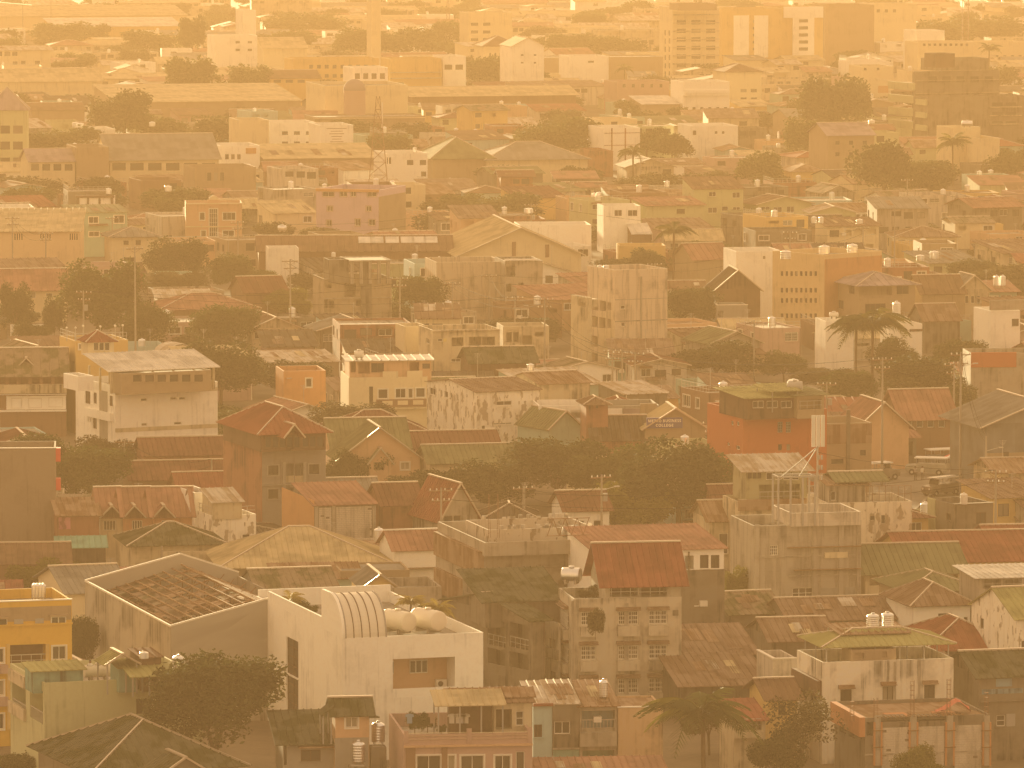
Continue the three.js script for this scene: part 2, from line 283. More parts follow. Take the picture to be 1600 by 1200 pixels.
    for (const z of [0, -dep]) kind === 'sr' ? wg.tri([x0, h, z], [x1, h, z], [x1, hi, z], [0, 0], [w, 0], [w, rise]) : wg.tri([x0, h, z], [x1, h, z], [x0, lo, z], [0, 0], [w, 0], [0, rise]);
    const xx = kind === 'sr' ? x1 : x0; wg.quad([xx, h, 0], [xx, h, -dep], [xx, h + rise, -dep], [xx, h + rise, 0]);
  }
  if (!o.nowall) M('wall', wg, wm);
  if (rg.p.length) { const roof = M('roof', rg, flat ? (o.deck ? R[o.deck] : R.slab) : rm); if (caps) add(roof, flat ? 'coping' : 'ridge_cap', cap.geo(), o.capm || (flat ? FR.white : roofCap)); roof.userData.roof = 1; }
  for (const [k, u0, v0, u1, v1, st, deep] of wins) {
    const fc = F4[k], wdt = u1 - u0, hgt = v1 - v0;
    if (st.void) {                                 // an unglazed opening onto a recess
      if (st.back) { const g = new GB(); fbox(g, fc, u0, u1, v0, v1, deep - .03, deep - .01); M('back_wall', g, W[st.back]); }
      if (st.rail) { const q = new GB(); fbox(q, fc, u0, u1, v0 + .95, v0 + 1.02, .03, .09); for (let u = u0 + .1; u < u1; u += st.rail === 1 ? .3 : .9) fbox(q, fc, u, u + .045, v0, v0 + .95, .04, .08); if (st.rail === 2) fbox(q, fc, u0, u1, v0 + .45, v0 + .5, .04, .08); M('railing', q, RAIL); }
      if (st.wall) { const q = new GB(); fbox(q, fc, u0, u1, v0, v0 + st.wall, .02, .17); M('balcony_wall', q, st.wallc ? W[st.wallc] : wm); }
      continue;
    }
    const fm = FR[st.fr || 'white'], t = Math.min(.07, wdt * .1), pg = new GB();
    fbox(pg, fc, u0, u1, v0, v1, deep - .05, deep - .02);
    const gm = st.gl ? GLASS[2] : rnd() < .12 ? pick(CURT) : pick(GLASS);
    if (far || wdt < .55) { M('window', pg, gm); continue; }
    const g = new GB(), a = deep - .12, b = deep - .051;
    fbox(g, fc, u0, u1, v0, v0 + t, a, b); fbox(g, fc, u0, u1, v1 - t, v1, a, b); fbox(g, fc, u0, u0 + t, v0 + t, v1 - t, a, b); fbox(g, fc, u1 - t, u1, v0 + t, v1 - t, a, b);
    const nm = st.m ?? Math.max(0, Math.round(wdt / .9) - 1);
    for (let i = 1; i <= nm; i++) { const u = u0 + wdt * i / (nm + 1); fbox(g, fc, u - .03, u + .03, v0 + t, v1 - t, a + .005, b); }
    for (let i = 1; i <= (st.n ?? 0); i++) { const v = v0 + hgt * i / (st.n + 1); fbox(g, fc, u0 + t, u1 - t, v - .025, v + .025, a + .01, b); }
    const win = M('window', g, fm); add(win, 'pane', pg.geo(), gm);
    if (st.grille) { const q = new GB(); for (let u = u0; u <= u1 + .01; u += .2) fbox(q, fc, u - .015, u + .015, v0, v1, -.06, -.035); for (let v = v0; v <= v1 + .01; v += .4) fbox(q, fc, u0, u1, v - .015, v + .015, -.075, -.055); add(win, 'grille', q.geo(), FR.white); }
    if (st.sur) { const q = new GB(), e = .12; fbox(q, fc, u0 - e, u1 + e, v1, v1 + e, -.06, .03); fbox(q, fc, u0 - e, u1 + e, v0 - e, v0, -.09, .03); fbox(q, fc, u0 - e, u0, v0, v1, -.05, .03); fbox(q, fc, u1, u1 + e, v0, v1, -.05, .03); add(win, 'frame', q.geo(), st.surm ? W[st.surm] : FR.white); }
    else if (!far) { const q = new GB(); fbox(q, fc, u0 - .1, u1 + .1, v0 - .1, v0, -.1, .03); add(win, 'sill', q.geo(), wm); }
    if (st.awn) { const q = new GB(), A = .55; fbox(q, fc, u0 - .2, u1 + .2, v1 + .12, v1 + .2, -A, -.002); fbox(q, fc, u0 - .2, u1 + .2, v1 + .2, v1 + .42, -A * .55, -.003); add(win, 'awning', q.geo(), st.awn === 1 ? wm : R[st.awn]); }
    if (st.box) { const q = new GB(); fbox(q, fc, u0 - .1, u1 + .1, v0 - st.box, v0 - .1, -.5, -.002); add(win, 'planter_box', q.geo(), wm); }
  }
  for (const [k, xa, ya, xb, yb, out, m, name = 'ledge'] of o.fit || []) {        // ledges, pilasters, canopies, panels on a face
    const A = onFace(k, xa, yb), B = onFace(k, xb, ya), g = new GB();
    fbox(g, F4[k], Math.min(A[0], B[0]), Math.max(A[0], B[0]), Math.min(A[1], B[1]), Math.max(A[1], B[1]), -out, .02); M(name, g, typeof m === 'string' ? (W[m] || R[m] || FR[m]) : m || wm);
  }
  if (o.posts) {                                    // [number on the front, number on the side, from, to, thickness]: a roof on posts
    const [nf, ns, y0, y1, t = .12, pm = FR.grey] = o.posts;
    for (let i = 0; i < nf; i++) for (const z of [-t, t - dep]) { const x = x0 + t + (x1 - x0 - 2 * t) * i / (nf - 1), g = new GB(); g.box(x - t / 2, x + t / 2, y0, y1, z - t / 2, z + t / 2); M('post', g, pm); }
    for (let i = 1; i < ns - 1; i++) for (const x of [x0 + t, x1 - t]) { const z = -t - (dep - 2 * t) * i / (ns - 1), g = new GB(); g.box(x - t / 2, x + t / 2, y0, y1, z - t / 2, z + t / 2); M('post', g, pm); }
  }
  if (o.rail) {                                     // railing on top: height
    const g = new GB(), e = .1; for (const y of [h + o.rail, h + o.rail * .5]) { g.box(x0 + e, x1 - e, y - .025, y + .025, -e - .025, -e + .025); g.box(x0 + e - .025, x0 + e + .025, y - .025, y + .025, -dep + e, -e); }
    for (let x = x0 + e; x <= x1 - e; x += 1) g.box(x - .025, x + .025, h, h + o.rail, -e - .024, -e + .024);
    for (let z = -dep + e; z < -e; z += 1) g.box(x0 + e - .024, x0 + e + .024, h, h + o.rail, z - .025, z + .025); M('railing', g, RAIL);
  }
  if (o.patch) for (let i = 0; i < o.patch && (kind === 'gx' || kind === 'sb'); i++) {         // newer sheets laid on the front slope
    const run = kind === 'gx' ? dep / 2 : dep, k = rise / run, pw = rr(.7, 1.1) * (rnd() < .3 ? 2 : 1), u = rr(x0 + .4, x1 - pw - .4), z0 = rr(.1, .5) * run, pl = rr(.25, .45) * run, g = new GB();
    sheet(g, V(u, h + k * z0 + .13, -z0), V(1, 0, 0), V(0, k, -1).normalize(), pw, pl, 0, pw, .25, .03, .02); M('roof_sheet', g, pick([R.zinc, R.rust, R.rust, R.rustd, R.cream]));
  }
  if (o.parts) o.parts(M, { x0, x1, dep, h, hb, F4, onFace, GB });
  return { ...fr, x0, x1, dep, h };
}
function reg(fr, o) {
  const P = [[fr.x0, 0], [fr.x1, 0], [fr.x1, -fr.dep], [fr.x0, -fr.dep]].map(([x, z]) => V(x, 0, z).applyAxisAngle(V(0, 1, 0), fr.a).add(V(fr.C.x, 0, fr.C.z)));
  const s = P.map((p) => toPx(V(p.x, o.h, p.z)));
  const xs = s.map((q) => q[0]), ys = s.map((q) => q[1]);
  blocks.push(P);
  heroes.push({ xl: Math.min(...xs), xr: Math.max(...xs), yt: Math.min(...ys) - 4, yv: Math.min(o.v ?? 1e4, toPx(V(fr.C.x, o.h * .25, fr.C.z))[1]), d: fr.d, x: P.reduce((q, p) => q + p.x, 0) / 4, z: P.reduce((q, p) => q + p.z, 0) / 4, name: o.ref, r: Math.hypot(fr.x1 - fr.x0, fr.dep) / 2 });
}
function bld(name, label, category, o) { const t = thing(name, label, category, o.g); const fr = vol(t, o); reg(fr, o); t.userData.fr = fr; return t; }
const done = () => scene.traverse((o) => { for (const k of ['placed', 'fr', 'roof']) delete o.userData[k]; });

// ------------------------------------------------------------------ props: tanks, trees, palms, poles
const smoothGeo = (pts, n = 14) => new THREE.LatheGeometry(pts.map(([r, y]) => new THREE.Vector2(r, y)), n);
function tankGeo(r, h, ribs) {
  const p = [[0, 0], [r * .96, 0]]; for (let i = 0; i < ribs; i++) { const a = h * .82 * i / ribs, s = h * .82 / ribs; p.push([r, a + s * .1], [r * .94, a + s * .5], [r, a + s * .9]); }
  p.push([r * .98, h * .83], [r * .85, h * .9], [r * .5, h * .965], [r * .22, h * .98], [r * .2, h], [0, h]); return smoothGeo(p);
}
const TANK = tankGeo(.5, 1, 6), TANKS = tankGeo(.5, 1, 3), LID = smoothGeo([[0, 0], [.13, 0], [.13, .07], [0, .08]], 10);
function tank(label, px, py, h0, wpx, hpx, opt = {}) {          // stands at (px, py) on the level h0; width and height as seen
  const P = hitY(px, py, h0), m = -P.z / F, t = thing('water_tank', label, 'water tank', opt.g);
  t.position.copy(P); const r = wpx * m, h = hpx * m;
  const b = add(t, 'body', opt.plain ? TANKS : TANK, opt.m || STEEL); b.scale.set(r, h * .88, r); b.position.y = h * .12;
  const l = add(t, 'lid', LID, opt.m || STEEL); l.scale.set(r, h * .9, r); l.position.y = h * .985;
  const g = new GB(); for (let k = 0; k < 4; k++) { const a = k * Math.PI / 2 + .6; g.bar([Math.cos(a) * r * .4, 0, Math.sin(a) * r * .4], [Math.cos(a) * r * .4, h * .13, Math.sin(a) * r * .4], .04); }
  add(t, 'stand', g.geo(), RUSTY); return t;
}
function lyingTank(label, px, py, h0, wpx, hpx, len, turn, m = STEEL) {
  const P = hitY(px, py, h0), s = -P.z / F, t = thing('lying_water_tank', label, 'water tank'); t.position.copy(P); t.rotation.y = turn;
  const r = hpx * s / 2, pts = [[0, -len / 2], [r * .8, -len / 2 + .04], [r * .97, -len / 2 + .1], [r, -len / 2 + .2]];
  for (let i = 1; i < 6; i++) { const y = -len / 2 + .32 + (len - .64) * i / 6; pts.push([r, y - .05], [r * 1.025, y], [r, y + .05]); }
  pts.push([r, len / 2 - .2], [r * .97, len / 2 - .1], [r * .8, len / 2 - .04], [0, len / 2]);
  const b = add(t, 'body', smoothGeo(pts, 20), m); b.rotation.x = Math.PI / 2; b.position.y = r + .22;
  const g = smoothGeo([[0, 0], [.28, 0], [.28, .16], [0, .18]], 12); const l = add(t, 'hatch', g, m); l.position.y = 2 * r + .2;
  for (const z of [-len / 4, len / 4]) { const q = new GB(); q.box(-r * .8, r * .8, 0, .4, z - .1, z + .1); add(t, 'saddle', q.geo(), W.conc); }
  return t;
}
// trees
const leafM = [mat(.075, .09, .026, '', .85, 0, { transmission: .25, specularIntensity: .25 }), mat(.052, .064, .021, '', .85, 0, { transmission: .25, specularIntensity: .25 }), mat(.15, .145, .03, '', .85, 0, { transmission: .35, specularIntensity: .25 }), mat(.085, .075, .03, '', .85, 0, { transmission: .3, specularIntensity: .25 })];
const trunkM = mat(.16, .11, .07, 'bark', .95);
function crownGeo(n, leaf, lobes, flat, hollow = .55) {           // unit crown: leaf-sized faces through uneven lobes, centre at 0, radius about 1
  const p = [], nn = V(0, 0, 0), L = [];
  for (let i = 0; i < lobes; i++) { const a = i * 2.4 + rr(0, 1), e = rr(-.55, .9), q = i ? rr(.45, .78) : 0; L.push([Math.cos(a) * q * Math.cos(e), Math.sin(e) * q * flat, Math.sin(a) * q * Math.cos(e), i ? rr(.2, .4) : .5]); }
  for (let i = 0; i < n; i++) {
    const [lx, ly, lz, r] = L[i % lobes], d = V(rr(-1, 1), rr(-1, 1), rr(-1, 1)); if (d.lengthSq() > 1) { i--; continue; }
    d.normalize(); const q = r * (hollow + (1.06 - hollow) * Math.pow(rnd(), .6)) * (1 + .16 * Math.sin(d.x * 9 + i % lobes) * Math.cos(d.z * 8)), c = V(lx + d.x * q, ly + d.y * q * flat, lz + d.z * q);
    for (let m = 0; m < 2; m++) {
      const cc = c.clone().add(V(rr(-1, 1), rr(-1, 1), rr(-1, 1)).multiplyScalar(leaf * 1.1));
      const u = V(rr(-1, 1), rr(-.7, .7), rr(-1, 1)).normalize(), w = V(rr(-1, 1), rr(-1, 1), rr(-1, 1)).cross(u).normalize(), s = leaf * rr(.6, 1.25);
      const A = cc.clone().addScaledVector(u, s), B = cc.clone().addScaledVector(w, s * .5), C = cc.clone().addScaledVector(u, -s), D = cc.clone().addScaledVector(w, -s * .5);
      for (const v of [A, B, C, A, C, D]) p.push(v.x, v.y, v.z);
    }
  }
  const g = new THREE.BufferGeometry(); g.setAttribute('position', new THREE.Float32BufferAttribute(p, 3)); g.computeVertexNormals(); return g;
}
const CROWN = [crownGeo(8000, .038, 26, .85), crownGeo(8000, .042, 21, .95), crownGeo(7000, .045, 18, .8), crownGeo(1500, .045, 16, .8, .8)], CROWNF = [crownGeo(2400, .065, 16, .9), crownGeo(2400, .07, 14, 1), crownGeo(2400, .065, 19, .85)];
const TRUNK = (() => { const g = new GB(), L = [[[0, 0, 0], [.03, .55, .02], .06], [[.03, .5, .02], [-.25, 1.05, .1], .035], [[.03, .5, .02], [.3, 1.0, -.12], .035], [[.02, .52, .02], [.05, 1.2, .2], .03], [[-.12, .8, .06], [-.42, 1.1, -.2], .02], [[.18, .76, -.06], [.42, 1.05, .2], .02]]; for (const [a, b, r] of L) g.bar(a, b, r, 6); return g.geo(); })();
const trees = [];
function tree(label, cx, yt, yb, hw, opt = {}) {
  const P = hitY(cx, yb, 0), m = -P.z / F, h = (yb - yt) * m, r = hw * m, far = -P.z > 1150;
  const t = thing(opt.n || 'tree', label, 'tree', opt.g || 'trees of the town'); t.position.copy(P); t.rotation.y = rr(0, 6.28);
  const vis = opt.ch ?? .8, cr = h * vis / 2, c = add(t, 'crown', opt.thin ? CROWN[3] : far ? pick(CROWNF) : CROWN[(opt.k ?? Math.floor(rnd() * 3)) % 3], leafM[opt.lm ?? (rnd() < .6 ? 0 : 1)]);
  c.scale.set(r * 1.22, cr * 1.2, r * 1.22); c.position.y = h - cr; c.rotation.y = rr(0, 6);
  const k = add(t, 'trunk', TRUNK, trunkM); k.scale.set(r * .8, (h - cr) * .95, r * .8);
  trees.push({ x: P.x, z: P.z, r, yt, yb, xl: cx - hw, xr: cx + hw, d: -P.z }); return t;
}
const FROND = [0, 1].map((v) => {                                   // unit frond along +x, drooping
  const g = new GB(), N = 16, at = (s) => [s, .35 * Math.sin(s * 2.0) - (v ? .75 : .5) * s * s, 0];
  for (let i = 0; i < N; i++) { const a = at(i / N), b = at((i + 1) / N); g.bar(a, b, .012 * (1 - i / N) + .004, 3); }
  for (let i = 2; i <= N * 1.5; i++) { const s = i / (N * 1.5), a = at(s), l = .36 * Math.sin(Math.PI * Math.min(1, s * .85 + .12)) + .03; for (const z of [-1, 1]) { const e = [a[0] + l * .55, a[1] - l * (.45 + .35 * rnd()), z * l * .75]; g.tri([a[0] - .022, a[1], 0], [a[0] + .022, a[1], 0], e, [0, 0], [.1, 0], [0, .1]); } }
  return g.geo();
});
function palm(label, cx, yt, yb, fr, opt = {}) {                    // fr: frond length as seen
  const P = opt.lev !== undefined ? hitY(cx, yb, opt.lev) : hitY(cx, yb, 0), m = -P.z / F, L = fr * m, H = Math.max(.4, (yb - yt) * m - L * .35);
  const t = thing('palm_tree', label, 'palm tree', opt.g || 'palms of the town'); t.position.copy(P); t.rotation.y = rr(0, 6);
  const pts = []; for (let i = 0; i <= 8; i++) pts.push(V(.25 * Math.sin(i / 8 * 1.4) * L * .2, H * i / 8, 0));
  const tr = add(t, 'trunk', new THREE.TubeGeometry(new THREE.CatmullRomCurve3(pts), 10, Math.max(.06, Math.min(.2, L * .06)), 7), trunkM); const top = pts[8];
  const n = opt.n || 17; for (let i = 0; i < n; i++) { const f = add(t, 'frond', FROND[i % 2], opt.m || leafM[i % 5 === 0 ? 2 : 0]); f.position.copy(top); f.scale.setScalar(L * rr(.85, 1.1)); f.rotation.set(0, i * 2.4 + rr(-.2, .2), rr(-.15, 1) * (i % 3 === 0 ? 1.0 : .55), 'YXZ'); }
  trees.push({ x: P.x, z: P.z, r: 1, yt, yb, xl: cx - fr * .6, xr: cx + fr * .6, d: -P.z }); return t;
}
function shrub(label, px, py, lev, wpx, hpx, lm = 0, name = 'shrub') {
  const P = hitY(px, py, lev), m = -P.z / F, t = thing(name, label, 'shrub', 'shrubs and creepers'); t.position.copy(P);
  const c = add(t, 'foliage', CROWNF[Math.floor(rnd() * 3)], leafM[lm]); c.scale.set(wpx * m / 2, hpx * m / 2, wpx * m / 2 * .8); c.position.y = hpx * m / 2 * .9;
  const g = new GB(); g.bar([0, 0, 0], [.03, hpx * m * .7, 0], .05); add(t, 'stem', g.geo(), trunkM); return t;
}
// utility poles
const poles = [];
function pole(label, px, yt, yb, o = {}) {
  const P = hitY(px, yb, 0), h = (yb - yt) * -P.z / F, t = thing(o.n || 'utility_pole', label, 'utility pole', 'poles along the streets'); t.position.copy(P); t.rotation.y = o.a ?? rr(-.4, .5);
  const s = add(t, 'shaft', new THREE.CylinderGeometry(.1, .17, h, 9), POLE); s.position.y = h / 2;
  for (let k = 0; k < (o.arms ?? 2); k++) {
    const g = new GB(), y = h - .35 - k * 1.1, w = k ? 1.0 : 1.3; g.box(-w, w, y - .06, y + .06, -.22, -.1); g.bar([-.7 * w, y, -.16], [0, y - .6, -.12], .03); g.bar([.7 * w, y, -.16], [0, y - .6, -.12], .03);
    const a = add(t, 'crossarm', g.geo(), WOOD); for (const x of [-.9, -.35, .35, .9]) { const i = add(a, 'insulator', smoothGeo([[0, 0], [.05, 0], [.09, .06], [.05, .1], [.09, .15], [.03, .24], [0, .24]], 8), FR.white); i.position.set(x * w, y + .06, -.16); }
  }
  if (o.can) { const c = add(t, 'transformer', new THREE.CylinderGeometry(.3, .3, .9, 12), FR.grey); c.position.set(.42, h - 2.6, 0); }
  if (o.lamp) { const g = new GB(); g.bar([0, h - 1.8, 0], [1.6, h - 1.4, .3], .04); g.box(1.5, 2.1, h - 1.47, h - 1.33, .2, .42); add(t, 'lamp_arm', g.geo(), RAIL); }
  poles.push({ P: P.clone().setY(h), t }); return t;
}
function wire(label, a, b, n = 3, sag = 1.2) {                      // one strand from pole to pole
  const A = a.P.clone(), B = b.P.clone(); A.y -= n * .4; B.y -= n * .4; const pts = []; for (let i = 0; i <= 12; i++) { const s = i / 12, p = A.clone().lerp(B, s); p.y -= 4 * sag * s * (1 - s); pts.push(p); }
  const t = thing('power_line', label, 'cable', 'cables strung between the poles'); t.position.copy(A); const c = new THREE.CatmullRomCurve3(pts.map((p) => p.sub(A))); add(t, 'strand', new THREE.TubeGeometry(c, 24, .028, 4), mat(.03, .028, .025, "", 1, 0, DULL));
}

// ------------------------------------------------------------------ the ground
{
  const g = new GB(); g.ou = g.ov = 0; g.box(-1300, 1300, -2, 0, -2950, -300);  // edges out of view sized for how sunlight enters the haze
  const o = add(scene, 'ground', g.geo(), mat(.2, .16, .115, 'soil', .95)); o.userData.kind = 'structure';
  const q = new GB(), rp = [[1240, 905], [1360, 800], [1420, 745], [1462, 705], [1475, 690]].map(([x, y]) => hitY(x, y, 0)); // the street with the jeepneys
  for (let i = 0; i + 1 < rp.length; i++) { const a = rp[i], b = rp[i + 1], w = 5; q.quad([a.x - w, .012, a.z], [a.x + w, .012, a.z], [b.x + w, .012, b.z], [b.x - w, .012, b.z]); }
  const r = add(scene, 'road', q.geo(), mat(.26, .23, .2, 'soil', .9)); r.userData.kind = 'structure';
  const kb = new GB(); for (let i = 0; i + 1 < rp.length; i++) { const a = rp[i], b = rp[i + 1]; for (const s of [-1, 1]) { const A = [a.x + s * 5.1, 0, a.z], B = [b.x + s * 5.1, 0, b.z]; kb.quad([A[0] - .15, .13, A[2]], [A[0] + .15, .13, A[2]], [B[0] + .15, .13, B[2]], [B[0] - .15, .13, B[2]]); for (const e of [-.15, .15]) kb.quad([A[0] + e, 0, A[2]], [B[0] + e, 0, B[2]], [B[0] + e, .13, B[2]], [A[0] + e, .13, A[2]]); } }
  const k = add(scene, 'kerb', kb.geo(), W.conc); k.userData.kind = 'structure';
}
const SLD = { m: 1, sur: 1 }, GR = { m: 2, n: 1, grille: 1 }, VD = { void: 1, deep: 2 }, BAL = { void: 1, deep: 1.3, rail: 1 };
// ------------------------------------------------------------------ nearest row
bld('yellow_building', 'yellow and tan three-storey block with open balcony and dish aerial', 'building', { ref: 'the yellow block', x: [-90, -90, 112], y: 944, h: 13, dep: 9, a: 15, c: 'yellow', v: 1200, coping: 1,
  win: [['f', 16, 1006, 72, 1041, 1, 1, 1, 1, { void: 1, deep: 1.6, rail: 2, back: 'dkbrown' }], ['f', 82, 1009, 103, 1031, 1, 1, 1, 1, SLD], ['f', -12, 1013, 6, 1036, 1, 1, 1, 1, SLD], ['f', -12, 1063, 6, 1087, 1, 1, 1, 1, SLD], ['f', -12, 1115, 6, 1140, 1, 1, 1, 1, SLD]],  // dark brown sheet darkens the back of the balcony recess
  fit: [['f', -88, 946, 111, 975, .06, 'tan', 'upper_band'], ['f', -88, 975, 113, 979, .18, 'yellow', 'ledge'], ['f', 76, 959, 106, 963, .5, 'tan', 'window_hood'], ['f', -10, 963, 13, 967, .5, 'tan', 'window_hood'], ['f', 79, 963, 103, 975, .1, FR.white, 'upper_window'], ['f', 81, 964.5, 90, 974, .12, GLASS[1], 'upper_pane'], ['f', 92, 964.5, 101.5, 974, .12, GLASS[2], 'upper_pane'], ['f', -8, 966, 11, 978, .1, FR.white, 'upper_window'], ['f', -6, 967, 10, 977, .12, GLASS[1], 'upper_pane'],
    ['f', 22, 967, 36, 975, .12, FR.grey, 'vent_grille'], ['f', 55, 966, 68, 974, .12, FR.grey, 'vent_grille'], ['f', -20, 1038, 11, 1052, .7, 'mauve', 'balcony_front'], ['f', -20, 1088, 11, 1103, .7, 'mauve', 'balcony_front'], ['f', 11, 1006, 15, 1140, .1, 'gold', 'pilaster'], ['f', 72, 1006, 77, 1140, .1, 'gold', 'pilaster']] });
for (let i = 0; i < 4; i++) tank(['first', 'second', 'third', 'last'][i] + ' of four slim steel tanks in a row on yellow block roof', 53 + i * 5, 938, 12.2, 8, 27);
{ // roof structure on the pale green block
  const t = bld('pale_green_apartment', 'pale green apartment block with railed corner balconies and cluttered roof deck', 'building', { ref: 'the pale green block', x: [16, 69, 316], y: 1067, h: 10, c: 'green', v: 1165, a: 18, par: 1.1,
    win: [['f', 213, 1091, 234, 1116, 1, 1, 1, 1, { fr: 'dark', m: 1 }], ['f', 244, 1090, 264, 1115, 1, 1, 1, 1, { fr: 'dark', m: 1 }], ['f', 290, 1089, 306, 1114, 1, 1, 1, 1, { fr: 'dark' }],
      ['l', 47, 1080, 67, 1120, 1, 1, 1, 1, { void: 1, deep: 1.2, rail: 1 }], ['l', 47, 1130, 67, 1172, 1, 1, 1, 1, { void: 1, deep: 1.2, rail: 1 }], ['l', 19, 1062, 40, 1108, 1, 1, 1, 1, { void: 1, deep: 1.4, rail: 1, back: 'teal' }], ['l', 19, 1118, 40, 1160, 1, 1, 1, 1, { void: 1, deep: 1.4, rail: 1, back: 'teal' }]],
    fit: [['f', 213, 1060, 238, 1077, .05, FR.dark, 'deck_grille'], ['f', 243, 1058, 264, 1075, .05, FR.dark, 'deck_grille'], ['f', 116, 1146, 166, 1149, .25, 'dkconc', 'ledge'], ['f', 200, 1141, 234, 1144, .25, 'dkconc', 'ledge'], ['l', 17, 1108, 41, 1112, .25, 'creamg', 'ledge'], ['l', 17, 1058, 42, 1062, .25, 'creamg', 'ledge']], rail: 0 });
  vol(t, { x: [44, 52, 130], y: 1049, h: 10.9, hb: 9, dep: 3, a: 18, c: 'teal', roof: ['sb', 'lime', .3, .3] });
  vol(t, { x: [178, 186, 214], y: 1044, h: 11.1, hb: 9, dep: 3, a: 18, c: 'teal', roof: ['sb', 'lime', .3, .2] });
  vol(t, { x: [158, 166, 216], y: 1038, h: 11.6, hb: 11.55, dep: 3.5, a: 18, nowall: 1, roof: ['gz', 'lime', .8, .2], posts: [2, 2, 9, 11.7] });
  vol(t, { x: [200, 206, 262], y: 1058, h: 10.7, hb: 10.65, dep: 2.6, a: 18, nowall: 1, roof: ['sb', 'lime', .5, .2], posts: [3, 2, 9, 10.8] });
  vol(t, { x: [212, 222, 252], y: 1028, h: 11.9, hb: 9, dep: 4, a: 18, c: 'dkbrown', roof: ['sb', 'brown', .2, .2] });
}
tank('upright ribbed steel tank on the roof deck above the big dark tree', 279, 1056, 9.6, 21, 33);
tank('small steel tank top behind the brown stair hut of the pale green block', 225, 1030, 11.9, 15, 12);
lyingTank('lying white tank beside green sheeting on the roof deck', 153, 1062, 9.1, 46, 20, 2.5, 1.87, mat(.62, .56, .46, 'peel', .6));
{ const t = bld('dark_hip_roof_house', 'low house under a wide dark green mossy hip roof', 'house', { ref: 'the dark hip roof', x: [60, 150, 372], y: 1208, h: 5, a: 22, c: 'dkconc', roof: ['hip', 'dkgreen', 3.2, .8], v: 1200 }); vol(t, { x: [240, 256, 320], y: 1206, h: 5.6, hb: 4, a: 22, dep: 4, c: 'dkconc', roof: ['gz', 'dkgreen', 1.1, .4] }); }
tree('big dark rounded mango tree beside the white modern block', 338, 994, 1262, 100, { n: 'mango_tree', k: 0, lm: 1, ch: .7 });
tree('low shrubby tree at the foot of the pale green balconies', 40, 1168, 1236, 44, { lm: 0 });
tree('slim tree squeezed between yellow block and roofless warehouse', 128, 945, 1070, 26, { lm: 1, ch: .95 });
